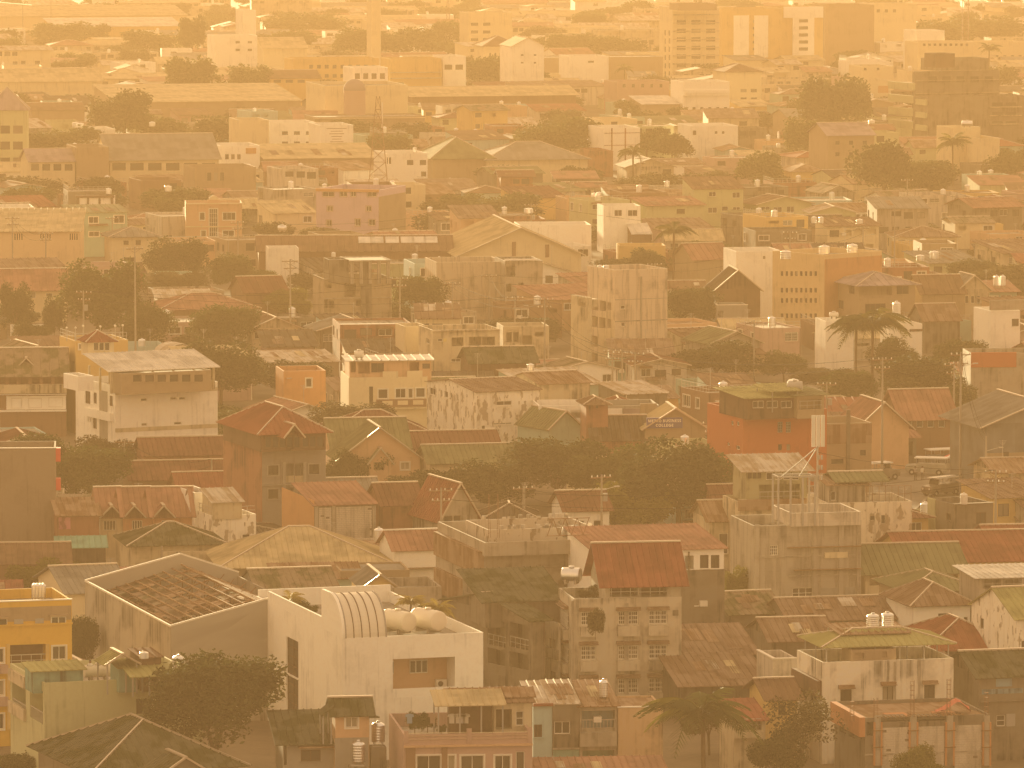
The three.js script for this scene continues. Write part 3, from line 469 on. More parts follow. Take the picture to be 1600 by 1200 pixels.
// the roofless warehouse
bld('roofless_warehouse', 'grey warehouse whose roof is bare rusty framing behind gabled parapets', 'warehouse', { ref: 'the roofless warehouse', x: [133, 267, 520], y: 980, h: 9, c: 'stain', v: 1040, par: 1.4, open: 1,
  parts: (M, q) => {
    const w = q.x1 - q.x0, rk = 3.2; // gabled parapets of plain grey cladding, front and back
    for (const z of [.02, -q.dep + .3]) { const g = new GB(), gz = [z, z - .25]; const P = [[q.x0, 5.2], [q.x1, 5.2], [q.x1, 9.3], [q.x0 + w * .62, 9 + rk * .72], [q.x0, 9.05]]; for (const zz of gz) for (let i = 1; i + 1 < P.length; i++) g.tri([P[0][0], P[0][1], zz], [P[i][0], P[i][1], zz], [P[i + 1][0], P[i + 1][1], zz], [0, 0], [1, 0], [1, 1]); for (let i = 0; i < P.length; i++) { const a = P[i], b = P[(i + 1) % P.length]; g.quad([...a, gz[0]], [...b, gz[0]], [...b, gz[1]], [...a, gz[1]]); } M('gabled_parapet', g, mat(.36, .335, .3, 'plaster', .85));
      const c = new GB(); c.bar([q.x0, 9.1, z - .12], [q.x0 + w * .62, 9.06 + rk * .72, z - .12], .13); c.bar([q.x0 + w * .62, 9.06 + rk * .72, z - .12], [q.x1, 9.36, z - .12], .13); M('coping', c, FR.white); }
    const cl = new GB(); cl.bar([q.x0 + .05, 9.06, 0], [q.x0 + .05, 9.06, -q.dep], .12); M('coping', cl, FR.white);
    for (let i = 1; i < 9; i++) { const z = -q.dep * i / 9, g = new GB(), rx = q.x0 + w * .62, ry = 10.2; g.bar([q.x0 + .2, 7.4, z], [rx, ry, z], .09); g.bar([rx, ry, z], [q.x1 - .2, 7.8, z], .09); g.bar([q.x0 + .2, 7.1, z], [q.x1 - .2, 7.4, z], .07); for (let k = 1; k < 7; k++) { const x = q.x0 + w * k / 7, y = x < rx ? 7.4 + (ry - 7.4) * (x - q.x0) / (rx - q.x0) : ry - (ry - 7.8) * (x - rx) / (q.x1 - rx); g.bar([x, 7.2, z], [x, y, z], .05); g.bar([x, 7.2, z], [x + w / 7 * .9, Math.min(ry, y + .1), z], .045); } M('rafter', g, RUSTY); }
    for (let i = 0; i < 17; i++) { const x = q.x0 + .3 + (w - .6) * i / 16, rx = q.x0 + w * .62, y = x < rx ? 7.5 + 2.7 * (x - q.x0) / (rx - q.x0) : 10.3 - 2.4 * (x - rx) / (q.x1 - rx), g = new GB(); g.box(x - .05, x + .05, y, y + .12, -q.dep + .4, -.4); M('purlin', g, i % 3 ? mat(.36, .24, .15, 'rust', .8) : RUSTY); }
    for (let i = 0; i < 70; i++) { const x0 = rr(q.x0 + .4, q.x1 - 2.2), z = rr(-q.dep + .6, -q.dep * .25), rx = q.x0 + w * .62, g = new GB(), f = (x) => x < rx ? 7.48 + 2.7 * (x - q.x0) / (rx - q.x0) : 10.28 - 2.4 * (x - rx) / (q.x1 - rx), l = rr(1, 2); g.quad([x0, f(x0), z], [x0 + l, f(x0 + l), z], [x0 + l, f(x0 + l), z - rr(1.2, 3.4)], [x0, f(x0), z - 3]); M('ceiling_board', g, pick([R.rustd, R.rust, R.moss])); }
    const fl = new GB(); fl.quad([q.x0 + .2, 6.9, -.3], [q.x1 - .2, 6.9, -.3], [q.x1 - .2, 6.9, .3 - q.dep], [q.x0 + .2, 6.9, .3 - q.dep]); M('ceiling_deck', fl, mat(.2, .14, .1, 'rust', .9));
    for (const [px, py, wd, ht] of [[274, 962, 10, 17], [284, 964, 9, 20], [292, 962, 7, 13], [300, 966, 9, 13]]) { const P = hitY(px, py + 8, 7.2), L = M('rooftop_unit', new GB().box(-.3, .3, 0, ht / 17, -.25, .25), FR.white); const l2 = P.clone(); L.parent.worldToLocal(l2); L.position.copy(l2); }
    for (let i = 0; i < 4; i++) { const P = hitY(246 + i * 8, 958 + i * 3 + 6, 7.2), L = M('rooftop_unit', new GB().box(-.25, .25, 0, .6, -.2, .2), FR.white); L.parent.worldToLocal(P); L.position.copy(P); }
  } });
bld('rear_hall', 'low brown-roofed hall running on behind the curved canopy', 'hall', { ref: 'the low rear hall', x: [396, 408, 532], y: 932, h: 8, a: 14, dep: 11, c: 'grey', roof: ['gx', 'moss', 2, .3], v: 948 });
{ const t = bld('white_annex', 'low white annex with a row of dark windows under grey warehouse wall', 'building', { ref: 'the white annex', x: [262, 290, 402], y: 1012, h: 6.4, a: 17, c: 'white', v: 1055, win: [['f', 348, 1020, 402, 1036, 4, 1, .62, 1, { fr: 'white' }], ['f', 300, 1021, 340, 1037, 3, 1, .62, 1]] }); }
bld('grey_lean_house', 'grey shed-roofed house tucked behind the roofless warehouse', 'house', { ref: 'the grey lean-to', x: [60, 106, 200], y: 925, h: 6, c: 'cream', roof: ['gx', 'grey', 1.8, .5], v: 938 });
// the white modern block
{ const t = bld('white_modern_block', 'white modern block with curved rooftop canopy and tall slit windows', 'building', { ref: 'the white modern block', x: [400, 535, 755], y: 997, h: 11, c: 'white', v: 1140, coping: 0, par: 1.0,
  win: [['l', 448, 1003, 466, 1051, 1, 1, 1, 1, { m: 1, n: 3, fr: 'brown' }], ['l', 448, 1061, 466, 1110, 1, 1, 1, 1, { m: 1, n: 3, fr: 'brown' }], ['l', 448, 1119, 466, 1165, 1, 1, 1, 1, { m: 1, n: 3, fr: 'brown' }], ['f', 614, 1026, 711, 1090, 1, 1, 1, 1, { void: 1, deep: 2.6, back: 'peach', wall: .75 }]],
  parts: (M, q) => {
    // curved canopy: a quarter vault, high at the back, held between end walls
    const B = (s) => { const a = s * Math.PI / 2; return [9.98 + 3.5 * Math.cos(a) * 1 + .95, -4.4 + 4.4 * Math.sin(a)]; }, x0 = q.x0 + .32, x1 = q.x0 + 4.0, N = 14;
    const g = new GB(); for (let i = 0; i < N; i++) { const [y, z] = B(i / N), [Y, Z] = B((i + 1) / N); g.quad([x0, y, z], [x1, y, z], [x1, Y, Z], [x0, Y, Z]); g.quad([x0, y - .06, z], [x1, y - .06, z], [x1, Y - .06, Z], [x0, Y - .06, Z]); } M('curved_canopy', g, mat(.66, .62, .54, 'plaster', .35));
    for (let k = 0; k < 6; k++) { const x = x0 + (x1 - x0) * k / 5, r = new GB(); for (let i = 0; i < N; i++) { const [y, z] = B(i / N), [Y, Z] = B((i + 1) / N); r.bar([x, y + .03, z], [x, Y + .03, Z], k % 5 ? .05 : .09); } M('canopy_rib', r, k % 5 ? FR.brown : FR.grey); }
    const e = new GB(); for (const x of [q.x0, q.x0 + .3]) for (let i = 0; i < N; i++) { const [y, z] = B(i / N), [Y, Z] = B((i + 1) / N); e.quad([x, 10.99, z], [x, 10.99, Z], [x, Y + .1, Z], [x, y + .1, z]); } for (let i = 0; i < N; i++) { const [y, z] = B(i / N), [Y, Z] = B((i + 1) / N); e.quad([q.x0, y + .1, z], [q.x0 + .3, y + .1, z], [q.x0 + .3, Y + .1, Z], [q.x0, Y + .1, Z]); } e.box(q.x0, q.x0 + .3, 10.99, 14.5, -7, -4.4); M('canopy_end_wall', e, W.white);
    const p = new GB(); p.box(q.x0 + .001, q.x0 + .2, 11, 12, -q.dep + 4.4, -7); M('side_parapet', p, W.white);
    const d = new GB(); d.box(q.x0 + .2, q.x1, 10.02, 11.6, -q.dep, -q.dep + .2); M('rear_parapet', d, W.white);
    // what stands in the deep opening: two windows and a cooling unit on the orange back wall
    for (const [xa, ya, xb, yb] of [[650, 1031, 678, 1053], [614.5, 1033, 625, 1054]]) { const A = q.onFace('f', xa, yb), C = q.onFace('f', xb, ya), dz = 2.52, k = .06, w = new GB(); const u0 = A[0] + k * 2, u1 = C[0] + k * 2, v0 = A[1] - .3, v1 = C[1] - .3; w.box(u0, u1, v0, v1, -dz, -dz + .08); const m = M('window', w, FR.white); const pn = new GB(); const n = u1 - u0 > 1 ? 3 : 2; for (let i = 0; i < n; i++) pn.box(u0 + .06 + (u1 - u0) * i / n, u0 - .04 + (u1 - u0) * (i + 1) / n, v0 + .08, v1 - .08, -dz + .081, -dz + .1); add(m, 'pane', pn.geo(), GLASS[1]); }
    const A = q.onFace('f', 692, 1074), ac = M('cooling_unit', new GB().box(A[0], A[0] + .95, A[1] - .3, A[1] + .4, -2.5, -1.95), FR.white); add(ac, 'fan_grille', new THREE.CylinderGeometry(.24, .24, .04, 14).rotateX(Math.PI / 2).translate(A[0] + .36, A[1] + .05, -1.93), FR.dark);
  } }); }
lyingTank('lying white water tank next to the curved canopy', 622, 988, 10.1, 50, 31, 3.6, .62, mat(.68, .62, .52, 'plaster', .45));
lyingTank('lying white water tank at the palm end of white block roof', 669, 987, 10.1, 50, 32, 3.6, .62, mat(.7, .63, .53, 'plaster', .45));
{ const pm = mat(.34, .26, .05, '', .7, 0, { transmission: .4 }); let i = 0; for (const [x, y, f, w] of [[452, 957, 22, 'potted yellow palm at the outer corner of white block roof'], [548, 962, 24, 'yellow palm rising behind the curved canopy'], [641, 962, 22, 'yellow palm between the two lying tanks'], [686, 972, 24, 'yellow palm beside the last lying tank']]) palm(w, x, y - 27, y, f * 1.15, { lev: 10.1, m: pm, n: 26, g: 'yellow palms on the white block roof' }); }
for (const [x, y, w, h, s] of [[468, 958, 34, 26, 'bushy roof plants behind the low white side parapet'], [488, 962, 24, 20, 'small roof bush against the canopy end wall'], [525, 962, 24, 24, 'dark roof bush between yellow palms'], [664, 962, 26, 22, 'roof bush between tanks and rear parapet'], [722, 984, 16, 12, 'small pot plant near far corner of white block roof'], [710, 982, 16, 15, 'trailing roof plant by last yellow palm']]) shrub(s, x, y, 10.1, w, h, 0, 'roof_shrub');
// turret house and garden-deck house
{ const t = bld('turret_house', 'small grey house with dark green roofs and a peach turret room', 'house', { ref: 'the turret house', x: [425, 442, 524], y: 1160, h: 6.6, dep: 6, a: 8, c: 'grey', roof: ['sb', 'dkgreen', 1.5, .7], win: [['f', 470, 1171, 501, 1190, 1, 1, 1, 1, { fr: 'brown' }], ['f', 442, 1165, 448, 1196, 1, 1, 1, 1, { fr: 'white', m: 0 }]], fit: [['f', 466, 1164, 526, 1168, .7, R.rust, 'awning']] });
  vol(t, { x: [518, 524, 577], y: 1113, h: 9.2, hb: 0, dep: 3.4, a: 8, c: 'peach', roof: ['gx', 'dkgreen', 1.0, .5], win: [['f', 540, 1120, 559, 1137, 1, 1, 1, 1, SLD]], fit: [['f', 523, 1152, 576, 1230, .03, 'grey', 'lower_wall'], ['f', 576, 1118, 592, 1121, .5, 'dkgreen', 'awning']] });
  vol(t, { x: [500, 503, 520], y: 1118, h: 8.9, hb: 8.85, dep: 2.5, a: 8, nowall: 1, roof: ['sr', 'dkgreen', .7, .1], posts: [2, 2, 6.5, 8.8] }); }
bld('tank_tower', 'slim concrete tower carrying the upper steel tank beside the turret', 'tower', { ref: 'the tank tower', x: [578, 580, 604], y: 1168, h: 6.2, a: 8, dep: 1.6, c: 'dkconc', par: .02 }); bld('tank_plinth', 'concrete plinth carrying the lower steel tank', 'plinth', { ref: 'the tank plinth', x: [545, 547, 573], y: 1198, h: 5.2, a: 8, dep: 1.6, c: 'dkconc', par: .02 });
tank('upper of two ribbed steel tanks beside the turret', 591, 1163, 6.2, 22, 36);
tank('lower ribbed steel tank in front of the turret wall', 560, 1193, 5.2, 22, 36);
{ const t = bld('deck_garden_house', 'mauve house with plant-filled roof deck and balustraded parapet', 'house', { ref: 'the deck garden house', x: [613, 631, 832], y: 1148, h: 8, a: 7, dep: 12, c: 'mauve', v: 1200, par: 1.1,
  win: [['f', 651, 1180, 689, 1215, 1, 1, 1, 1, { m: 1, sur: 1 }], ['f', 700, 1180, 711, 1215, 1, 1, 1, 1, { sur: 1 }], ['f', 720, 1180, 756, 1215, 1, 1, 1, 1, { sur: 1, gl: 1 }], ['f', 773, 1180, 798, 1215, 1, 1, 1, 1, { sur: 1, m: 1 }], ['f', 806, 1174, 820, 1215, 1, 1, 1, 1, { gl: 1 }]],
  fit: [['f', 631, 1161, 832, 1168, .25, 'peach', 'cornice'], ['f', 631, 1142, 638, 1161, .08, 'mauve', 'pier'], ['f', 729, 1138, 737, 1161, .08, 'mauve', 'pier'], ['f', 824, 1136, 832, 1161, .08, 'mauve', 'pier'], ['f', 690, 1168, 699, 1215, .1, 'brown', 'pilaster'], ['f', 634, 1168, 649, 1215, .1, 'brown', 'pilaster'], ['f', 638, 1144, 729, 1146, .1, 'cream', 'rail'], ['f', 638, 1149, 729, 1150.5, .1, 'cream', 'rail'], ['f', 638, 1154, 729, 1155.5, .1, 'cream', 'rail'], ['f', 737, 1143, 824, 1145, .1, 'cream', 'rail'], ['f', 737, 1148, 824, 1149.5, .1, 'cream', 'rail'], ['f', 737, 1153, 824, 1154.5, .1, 'cream', 'rail']] });
  vol(t, { x: [672, 683, 788], y: 1103, h: 10, hb: 9.95, dep: 3.6, a: 7, nowall: 1, roof: ['sb', 'cream', .7, .2], posts: [4, 2, 7, 10] });
  vol(t, { x: [765, 772, 831], y: 1098, h: 9.9, hb: 6.8, dep: 5, a: 7, c: 'creamg', roof: ['sb', 'brown', .5, .3], win: [['f', 806, 1111, 818, 1134, 1, 1, 1, 1, { n: 1 }], ['f', 775, 1108, 800, 1140, 1, 1, 1, 1, { void: 1, deep: 1.6 }]] });
  vol(t, { x: [696, 702, 832], y: 1090, h: 10.2, hb: 7, dep: 1.5, a: 7, c: 'dkbrown', roof: ['sb', 'rust', .4, .3] }); }
for (const [x, y, w, h, s] of [[648, 1150, 34, 46, 'tall leafy pot plants at the open corner of the roof deck'], [668, 1146, 30, 40, 'dense deck plants beside hanging laundry'], [724, 1144, 26, 34, 'fern in front of dark doorway under the deck canopy'], [797, 1140, 24, 26, 'pot plant beside the deck pavilion wall'], [690, 1150, 20, 22, 'low deck plant behind the balustrade'], [760, 1143, 22, 24, 'deck plant under the canopy edge']]) shrub(s, x, y, 7, w, h, 0, 'deck_plant');
{ let k = 0; for (const [x, c, s] of [[706, [.6, .58, .55], 'white'], [716, [.55, .53, .5], 'off-white'], [722, [.45, .44, .46], 'pale grey'], [728, [.58, .55, .5], 'cream'], [640, [.2, .3, .42], 'blue'], [676, [.35, .25, .2], 'brown']]) { const P = hitY(x, 1124, 8.5), t = thing('hanging_shirt', s + ' shirt drying on the line of the roof deck', 'laundry', 'laundry on the roof deck'); t.position.copy(P); const sh = new THREE.Shape([[-.1, .5], [-.38, .42], [-.42, .22], [-.26, .22], [-.24, -.35], [.24, -.35], [.26, .22], [.42, .22], [.38, .42], [.1, .5]].map((q) => new THREE.Vector2(...q))); add(t, 'cloth', new THREE.ExtrudeGeometry(sh, { depth: .04, bevelEnabled: false }).scale(.85, .95, 1), mat(...c, 'plaster', .95)); } }
// terrace row
{ const t = bld('terrace_house', 'light blue narrow house with red eave in the terrace row', 'house', { ref: 'the light blue house', x: [828, 833, 863], y: 1103, h: 7, a: 6, dep: 9, c: 'blue', roof: ['sb', 'zinc', .8, .2], win: [['f', 834, 1132, 847, 1152, 1, 1, 1, 1, { fr: 'brown', m: 1 }]], fit: [['f', 833, 1098, 864, 1103, .3, 'red', 'eave_board']] });
  bld('terrace_house', 'bare grey rendered house with one wide window in terrace row', 'house', { ref: 'the bare grey terrace house', x: [863, 863.5, 905.5], y: 1101, h: 7.1, a: 6, dep: 9, c: 'dkconc', roof: ['sb', 'zinc', .8, .15], patch: 3, win: [['f', 866, 1127, 891, 1147, 1, 1, 1, 1, { fr: 'white', m: 1 }], ['f', 869, 1174, 881, 1192, 1, 1, 1, 1, { fr: 'brown' }], ['f', 889, 1175, 900, 1192, 1, 1, 1, 1, { fr: 'brown' }]], fit: [['f', 863.5, 1168, 905, 1171, .2, 'stain', 'ledge'], ['f', 864, 1171, 905, 1210, .05, 'teal', 'lower_wall']] });
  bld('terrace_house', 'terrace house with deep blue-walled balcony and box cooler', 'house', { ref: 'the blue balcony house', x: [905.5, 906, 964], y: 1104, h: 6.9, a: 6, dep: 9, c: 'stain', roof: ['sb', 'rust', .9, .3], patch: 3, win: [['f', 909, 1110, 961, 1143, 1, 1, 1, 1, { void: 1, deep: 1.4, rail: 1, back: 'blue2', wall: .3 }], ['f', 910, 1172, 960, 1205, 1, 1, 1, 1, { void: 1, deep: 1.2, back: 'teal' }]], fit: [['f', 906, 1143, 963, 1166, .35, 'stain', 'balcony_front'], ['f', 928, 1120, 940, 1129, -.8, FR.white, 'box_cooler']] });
  bld('terrace_house', 'blank tan rendered end house of the terrace row', 'house', { ref: 'the blank tan house', x: [964, 966, 1036], y: 1106, h: 6.8, a: 6, dep: 7, c: mat(.52, .37, .24, 'grime', .9), par: .15, deck: 'rust', coping: 1, v: 1187 }); }
tank('single steel tank standing on the terrace row roofs', 943, 1092, 7.2, 14, 31);
{ const t = bld('low_front_shed', 'low shed with red and pale patched roof at the very bottom edge', 'shed', { ref: 'the patched shed', x: [820, 838, 1040], y: 1214, h: 3.4, a: 6, dep: 5, c: 'brick', roof: ['sb', 'pinkr', .7, .4], patch: 3 }); }
// block building under construction, and the plaster house behind it
{ const bx = [[1366, 1376], [1421, 1432], [1478, 1489], [1536, 1546]];
  const t = bld('block_building', 'unfinished hollow-block building with orange formwork columns and rebar', 'building', { ref: 'the unfinished block building', x: [1308, 1352, 1546], y: 1122, h: 6.6, a: 12, dep: 10, c: 'dkconc', par: .3, deck: 'rust', v: 1200,
    win: [['l', 1312, 1126, 1322, 1142, 1, 1, 1, 1, VD], ['l', 1326, 1130, 1348, 1150, 2, 1, .8, 1, VD], ['f', 1354, 1128, 1364, 1150, 1, 1, 1, 1, VD], ['f', 1376, 1120.5, 1421, 1128, 1, 1, 1, 1, VD], ['f', 1433, 1120, 1477, 1127, 1, 1, 1, 1, VD]],
    fit: [['l', 1306, 1121, 1352, 1126, .5, CLAY, 'slab_formwork'], ...bx.flatMap(([a, b]) => [['f', a, 1118, b, 1196, .16, 'conc', 'column'], ['f', a - 2, 1128, a + 1, 1196, .22, CLAY, 'formwork_board'], ['f', b - 1, 1128, b + 2, 1196, .22, CLAY, 'formwork_board'], ['f', a - 3, 1140, b + 3, 1142, .28, WOOD, 'formwork_brace'], ['f', a - 3, 1166, b + 3, 1168, .28, WOOD, 'formwork_brace']]), ['f', 1352, 1174, 1546, 1178, .1, 'conc', 'tie_beam']],
    parts: (M, q) => {
      const g = new GB(), bay = [[1376, 1421, 0], [1433, 1477, 1], [1490, 1535, 2]]; // hollow blocks, laid in courses with open joints
      for (const [a, b] of bay) { const u0 = q.onFace('f', a, 1160)[0] + .1, u1 = q.onFace('f', b, 1160)[0] - .1; for (let r = 0; r < 26; r++) { const y = .4 + r * .205; if (y > 5.9) break; for (let u = u0 - (r % 2) * .2; u < u1 - .02; u += .405) { const A = Math.max(u, u0), B = Math.min(u + .39, u1); if (B - A > .05 && rnd() > .02) g.box(A, B, y, y + .19, -.01, .05 + rr(0, .025)); } } }
      const m = M('block_courses', g, W.block); m.userData.kind = 'stuff';
      for (const [px, top] of [[1367, 1086], [1424, 1062], [1481, 1056], [1540, 1085], [1330, 1092]]) { const u = q.onFace('f', px, 1120)[0], r = new GB(), H = (1120 - top) / 18.4; for (const dx of [0, .28]) for (const dz of [-.1, -.4]) r.bar([u + dx, 6.3, dz], [u + dx, 6.6 + H * rr(.85, 1), dz], .022, 3); for (let y = 6.8; y < 6.5 + H; y += .4) r.box(u - .02, u + .3, y, y + .025, -.42, -.08); M('column_rebar', r, RUSTY); }
      for (let i = 0; i < 5; i++) { const r = new GB(), u = q.x0 + .4 + i * 2.1; r.box(u, u + 1.9, 6.42, 6.46, -3.2 - rr(0, .4), -.5); M('plywood_sheet', r, i % 2 ? CLAY : WOOD); }
      for (let i = 0; i < 22; i++) { const r = new GB(), u = q.x0 + 1 + i * .36; r.box(u, u + .09, 6.6, 6.68, -.8, .25); M('shoring_joist', r, WOOD); }
    } });
  const P = hitY(1488, 1110, 6.7), k = thing('red_tarpaulin', 'red tarpaulin sheet tented over rebar on the unfinished block building', 'tarpaulin'); k.position.copy(P); const g = new GB(), N = 10, f = (i, j) => { const u = i / N, v = j / N; return [-1.5 + 3 * u, .95 * Math.exp(-Math.pow((u - .62) / .25, 2)) + .12 * Math.sin(u * 9 + v * 5), 1 - 2 * v]; }; for (let i = 0; i < N; i++) for (let j = 0; j < N; j++) g.quad(f(i, j), f(i + 1, j), f(i + 1, j + 1), f(i, j + 1)); add(k, 'sheet', g.geo(), mat(.55, .1, .06, 'paint', .6)); }
{ const t = bld('plaster_house', 'whitewashed block house with green roofed deck on thin posts', 'house', { ref: 'the whitewashed deck house', x: [1245, 1285, 1490], y: 1035, h: 9, c: mat(.74, .7, .62, 'grime', .9), v: 1122, a: 13, par: 1.1,
    win: [['f', 1313, 1077, 1331, 1099, 1, 1, 1, 1, { m: 1, fr: 'dark', awn: 'rust' }], ['f', 1379, 1072, 1396, 1096, 1, 1, 1, 1, { m: 1, fr: 'dark', awn: 'rust' }], ['f', 1444, 1070, 1461, 1092, 1, 1, 1, 1, { m: 1, fr: 'dark', awn: 'rust' }], ['l', 1250, 1068, 1260, 1090, 1, 1, 1, 1, { fr: 'dark' }], ['l', 1266, 1072, 1276, 1094, 1, 1, 1, 1, { fr: 'dark' }]],
    fit: [['f', 1396, 1034, 1400, 1100, .05, 'conc', 'column_stub'], ['f', 1434, 1032, 1438, 1098, .05, 'conc', 'column_stub'], ['l', 1243, 1064, 1284, 1068, .4, 'dkbrown', 'awning']] });
  vol(t, { x: [1248, 1290, 1484], y: 1010, h: 10.2, hb: 10.15, dep: 7, a: 13, nowall: 1, roof: ['hip', 'lime', 1.0, .5], posts: [6, 3, 7.9, 10.2, .1] });
  vol(t, { x: [1322, 1330, 1400], y: 1016, h: 9.9, hb: 7.9, dep: 3, a: 13, c: 'tan', roof: ['flat'], win: [['f', 1335, 1020, 1350, 1030, 1, 1, 1, 1, VD], ['f', 1378, 1018, 1386, 1028, 1, 1, 1, 1, VD]] });
  vol(t, { x: [1300, 1316, 1420], y: 992, h: 10.9, hb: 10.85, dep: 5, a: 13, nowall: 1, roof: ['sb', 'rust', .3, .2], posts: [3, 2, 7.9, 10.9] }); }
tank('near one of the paired steel tanks above the green deck roof', 1364, 985, 10.9, 20, 27); tank('far one of the paired steel tanks above the green deck roof', 1387, 984, 10.9, 20, 28);
{ const t = bld('corner_house', 'brown-roofed small yellow house with a dark arched window', 'house', { ref: 'the small yellow house', x: [1190, 1202, 1246], y: 1090, h: 6, a: 12, dep: 7, c: 'gold', roof: ['gx', 'brown', 1.2, .6], win: [['f', 1216, 1100, 1228, 1118, 1, 1, 1, 1, { fr: 'brown' }]] });
  bld('balcony_house', 'small house with red roofed veranda and white balcony wall', 'house', { ref: 'the red veranda house', x: [1143, 1147, 1196], y: 1126, h: 5, a: 10, dep: 6, c: 'creamg', roof: ['sb', 'red', .9, .4], win: [['f', 1148, 1127, 1190, 1142, 1, 1, 1, 1, { void: 1, deep: 1.5, rail: 2 }]], fit: [['f', 1146, 1142, 1191, 1153, .4, 'creamg', 'balcony_front']] });
  bld('block_shed', 'grey block shed with pale coping beside the whitewashed deck house', 'shed', { ref: 'the grey block shed', x: [1200, 1208, 1246], y: 1030, h: 6.5, a: 12, dep: 6, c: 'block', v: 1068, coping: 1 }); }
bld('grey_corner_house', 'grey house with dark green roof, blue panel and white window', 'house', { ref: 'the grey corner house', x: [1490, 1530, 1640], y: 1056, h: 7.6, a: 14, dep: 9, c: 'dkconc', roof: ['gx', 'dkgreen', 1.6, .5], win: [['f', 1557, 1117, 1571, 1135, 1, 1, 1, 1, { n: 1, m: 0 }]], fit: [['f', 1572, 1115, 1586, 1135, .06, FR.grey, 'shutter'], ['f', 1556, 1056, 1581, 1073, .05, 'blue2', 'panel'], ['f', 1532, 1094, 1600, 1097, .3, 'dkconc', 'ledge'], ['f', 1534, 1075, 1598, 1085, .06, 'blue2', 'panel']], v: 1160 });
bld('awning_shed', 'low shed under a pale sagging sheet awning', 'shed', { ref: 'the pale awning shed', x: [1488, 1494, 1535], y: 1063, h: 5.2, a: 20, dep: 5, c: 'dark', roof: ['sb', 'zinc', .8, .3] });
bld('red_hip_house', 'low house with broad dull red hip roof behind the green deck roof', 'house', { ref: 'the dull red hip roof', x: [1420, 1450, 1592], y: 1016, h: 4.6, c: 'dkconc', a: 14, dep: 12, roof: ['hip', 'red', 2.3, .6], v: 1026 });
bld('peeling_building', 'white wall with peeling paint under a long green roof at the edge', 'building', { ref: 'the peeling white building', x: [1518, 1588, 1690], y: 966, h: 8.4, c: 'whitep', roof: ['gx', 'lime', 2.2, .3], win: [['l', 1531, 967, 1537, 981, 1, 1, 1, 1, { fr: 'brown' }], ['f', 1592, 1000, 1640, 1020, 2, 1, .7, 1]], v: 1028 });
bld('rusty_hip_house', 'white house with rust red hip roof and pipes down its wall', 'house', { ref: 'the rusty hip house', x: [1404, 1428, 1516], y: 946, h: 5.6, a: 14, dep: 9, c: 'white', roof: ['hip', 'rustd', 1.8, .6], v: 980, win: [['f', 1466, 958, 1488, 966, 1, 1, 1, 1, { fr: 'brown' }], ['f', 1506, 964, 1512, 974, 1, 1, 1, 1, { fr: 'brown' }]] });
bld('olive_roof_house', 'house with flat olive green hip roof and a pale skylight', 'house', { ref: 'the olive roof', x: [1396, 1420, 1530], y: 924, h: 5, a: 14, dep: 10, c: 'tan', roof: ['hip', 'green', 1.4, .6], v: 930 });
bld('terrace_top_house', 'house with thin white slab roof over an open laundry terrace', 'house', { ref: 'the slab roofed terrace', x: [1518, 1530, 1640], y: 903, h: 8, a: 12, dep: 7, c: 'conc', roof: ['sb', 'white', .3, .6], win: [['f', 1534, 905, 1600, 920, 2, 1, .9, 1, { void: 1, deep: 2, rail: 2 }]], v: 932 });
for (const [i, x, y, w, h2] of [[0, 1066, 1024, 1182, 3.4], [1, 1064, 1072, 1200, 3.4]]) bld('dark_shed', ['long dark shed with pale patched sheets behind the terrace row', 'lower dark corrugated shed with bright loose sheets by the palm'][i], 'shed', { ref: ['the long dark shed', 'the lower dark shed'][i], x: [x - 24, x, w], y, h: h2 + (i ? 0 : .6), a: 10, dep: 9, c: 'dark', roof: ['sb', 'rustd', 1.6, .4], patch: 5 });
for (const [s, x0, x1, xr, y, a, rf] of [['long low shed with rumpled rusty roof below the concrete shell', 1216, 1236, 1400, 968, 12, 'rustd'], ['brown gabled shed beside the long dark shed', 1133, 1143, 1222, 958, 16, 'moss'], ['low shed with pale metal edge between shed roofs', 1196, 1206, 1300, 1000, 10, 'rustd']]) bld('market_shed', s, 'shed', { ref: 'the ' + s.split(' ').slice(0, 2).join(' ') + ' shed', x: [x0, x1, xr], y, h: 3.8, a, dep: 10, c: 'dkconc', roof: ['gx', rf, 1.5, .5], patch: 5 });
palm('big coconut palm in front of the terrace row end', 1102, 1088, 1290, 92, { n: 22 });
tree('yellowish leafy tree behind the coconut palm', 1108, 1078, 1180, 42, { lm: 3, k: 2 });
tree('sparse bare-branched tree before the whitewashed deck house', 1252, 1072, 1235, 56, { thin: 1, lm: 3, ch: .75 });
tree('feathery bush top in front of the block wall', 1435, 1162, 1262, 36, { lm: 2, k: 1 });
tree('dark scrub at the foot of the sparse tree', 1212, 1135, 1240, 36, { lm: 1 });

